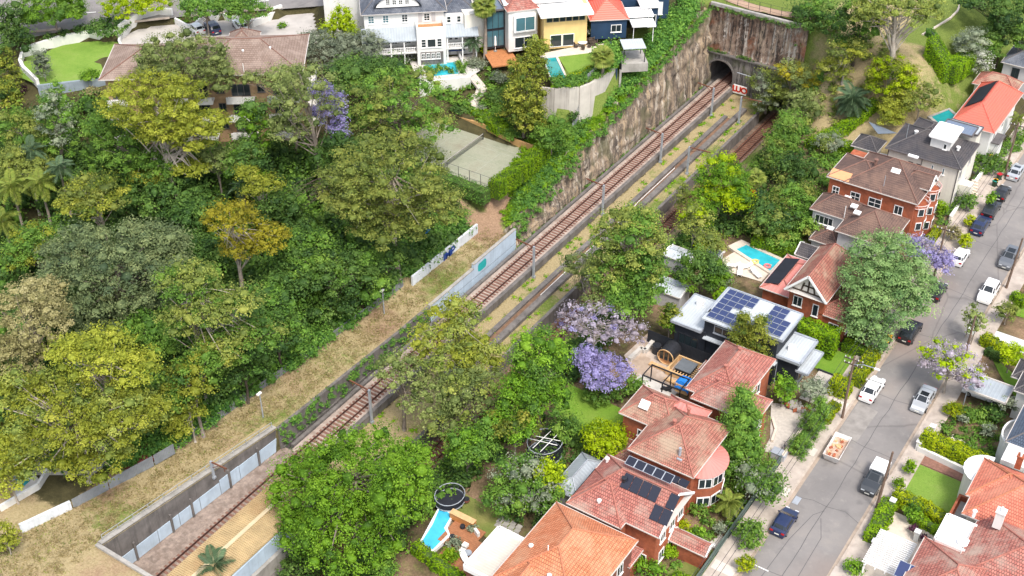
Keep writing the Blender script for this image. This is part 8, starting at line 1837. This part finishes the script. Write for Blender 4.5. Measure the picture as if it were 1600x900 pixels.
hedge("low clipped hedge along the bottom edge of the red deck", 'hedge', [(22.2,-30.6),(25,-31.2),(29.6,-32.0)], 1.1, 1.3, 0); hedge("green hedge along the footpath fence, lower end", 'hedge', [(46.9,-32),(46.9,-19)], 1.4, 1.2, 0); hedge("clipped hedge round the green lounge garden by the pale driveway", 'hedgey', [P(*p)[:2] for p in ((1535,530,.5),(1560,545,.5),(1575,555,.5))], 1.4, 1.4, 0); hedge("dark green hedge bed under the round lime tree", 'dark', [P(1545,545,.5)[:2], P(1568,560,.5)[:2]], 1.6, .9, 0); hedge("hedge along the footpath beside the flats", 'hedgey', [(47.6,49),(47.7,56)], 1.0, 1.2, 0)
hedge("hedge along the path of the cedar garden", 'hedge', [(47.4,27),(47.4,33)], 1.2, 1.2, 0); hedge("clipped hedge behind the turquoise pool", 'hedge', [(27.5,39.2),(34.4,39.6)], 1.6, 1.5, 0); hedge("green hedge at the right edge by the far footpath", 'hedge', [P(1583,462,.5)[:2], P(1602,476,.5)[:2]], 1.2, 1.2, 0)
# rough growth on the bank right of the railway and garden beds
bankp = [(13,-46),(19,-46),(21,-20),(20,10),(21,40),(22,70),(18,88),(13,86)]
carpet("bank_undergrowth", "tangled shrubs on the bank between the railway and the back gardens", 'mid', bankp, 420, .6, 2.2, .34, 1.1, 40, seed=21, avoid=([(12,10),(16.5,10),(16.5,88),(12,88)],))
carpet("bank_undergrowth", "dark creepers on the bank between the railway and the back gardens", 'dark', [(15,-46),(22,-34),(23,-12),(22,20),(24,36),(26,66),(18,70),(17,20),(15,-20)], 330, .8, 2.4, .38, 1.2, 42, seed=22, avoid=([(19.5,-31),(30,-31),(30,-21),(19.5,-21)], [(22,-5),(30,-5),(30,2),(22,2)]))
carpet("garden_bed", "mixed low planting in the front gardens beside the footpath", 'mid', [(44.5,-32),(47.9,-32),(47.9,-1),(44.5,-1)], 130, .3, 1.0, .26, .6, 34, seed=23, avoid=(px([(1040,895),(1110,855),(1125,880),(1085,925)],.03), px([(1095,850),(1125,830),(1150,845),(1125,866)],.03)))
carpet("garden_bed", "mixed low planting in the front gardens across the street", 'mid', [(61,13.8),(67.5,13.6),(67.5,22),(61.4,22)], 90, .25, .8, .24, .55, 34, seed=24)
carpet("garden_bed", "shaded shrubs between the brick houses and the back gardens", 'dark', [(26.5,-22),(33.5,-22),(31.5,-9),(26.5,-5),(24,-8)], 150, .5, 1.4, .3, .8, 36, seed=25, avoid=([(30,-18),(34,-18),(34,-10),(30,-10)],))
carpet("garden_bed", "green planting between the flats, the white house and the footpath", 'mid', [(46.5,58.5),(48,58.5),(48,72),(49,78),(50.8,78),(50.8,92),(48.6,92),(48,76)], 110, .3, 1.1, .26, .6, 34, seed=26)
carpet("garden_bed", "planting behind the houses below the dry slope", 'mid', [(24,40),(33,40),(33,66),(25,70)], 200, .5, 1.8, .32, .9, 38, seed=27)
carpet("garden_bed", "shaded garden under the cedar", 'dark', [(44,24.5),(48,25),(48,41),(46.5,41)], 60, .2, .7, .24, .6, 30, seed=28)
carpet("hill_scrub", "olive scrub on the dry slope above the tunnel", 'euc', [(14,74),(24,72),(30,84),(26,94),(14,92)], 150, .4, 1.6, .3, .9, 34, seed=29)
carpet("court_garden", "low green planting on the terraced garden behind the tennis court", 'mid', px([(640,140),(715,128),(760,122),(800,150),(805,215),(780,205),(740,175),(690,160)], 4), 170, .4, 1.3, .28, .8, 36, seed=30, avoid=([(-28.2,28.6),(-8.4,28.6),(-8.4,41.8),(-28.2,41.8)],))

carpet("dry_grass", "dry grass tufts on the strip above the railway cutting", 'dryg', [(-13,-70),(-5.8,-70),(-5.8,-24),(-4.4,-22),(-4.4,26),(-8,26),(-8.6,0),(-9.6,-30),(-11,-42),(-16,-54),(-30,-70)], 1900, .08, .3, .16, .55, 16, seed=41)
carpet("green_grass", "greener grass tufts scattered through the dry strip above the railway cutting", 'euc', [(-13,-70),(-5.8,-70),(-5.8,-24),(-4.4,-22),(-4.4,26),(-8,26),(-8.6,0),(-9.6,-30),(-11,-42),(-16,-54),(-30,-70)], 420, .06, .22, .15, .6, 16, seed=42)

carpet("wall_foot_shrubs", "shrubs and weeds at the foot of the terrace walls of the yellow house", 'vine', [P(*p)[:2] for p in ((840,190,2.4),(862,200,2.3),(895,212,2.0),(930,172,3.4),(972,118,5.4),(958,112,6),(930,150,4.5),(900,178,3.2),(868,180,3))], 150, .6, 1.6, .26, .8, 44, seed=44)

n_ = 240; ys_ = rng_.uniform(27, 88, n_); fz = rng_.rand(n_)**2; cc = np.stack([-4.2+.7*fz, ys_, np.interp(ys_, *zip(*EY))-2.2*fz*np.clip((70-ys_)/30, .25, 1)], 1)
V_, F_, T_ = cloud(rng_, cc, np.full((n_, 3), .5), 30, .22); o = link("creeper", npmesh("creeper", V_, F_, LM['vine'], tint=T_)); tag(o, "creepers hanging over the top edge of the rock cliff", None, None, 'stuff')

n_ = 150; ys_ = rng_.uniform(-23, 6, n_); fz = rng_.rand(n_); cc = np.stack([-3.55+.35*fz, ys_, np.interp(ys_, *zip(*EY))-2.6*fz**1.5], 1)
V_, F_, T_ = cloud(rng_, cc, np.full((n_, 3), .36), 28, .2); o = link("creeper", npmesh("creeper", V_, F_, LM['vine'], tint=T_)); tag(o, "patchy creepers on the dark stone wall beside the raised track", None, None, 'stuff')
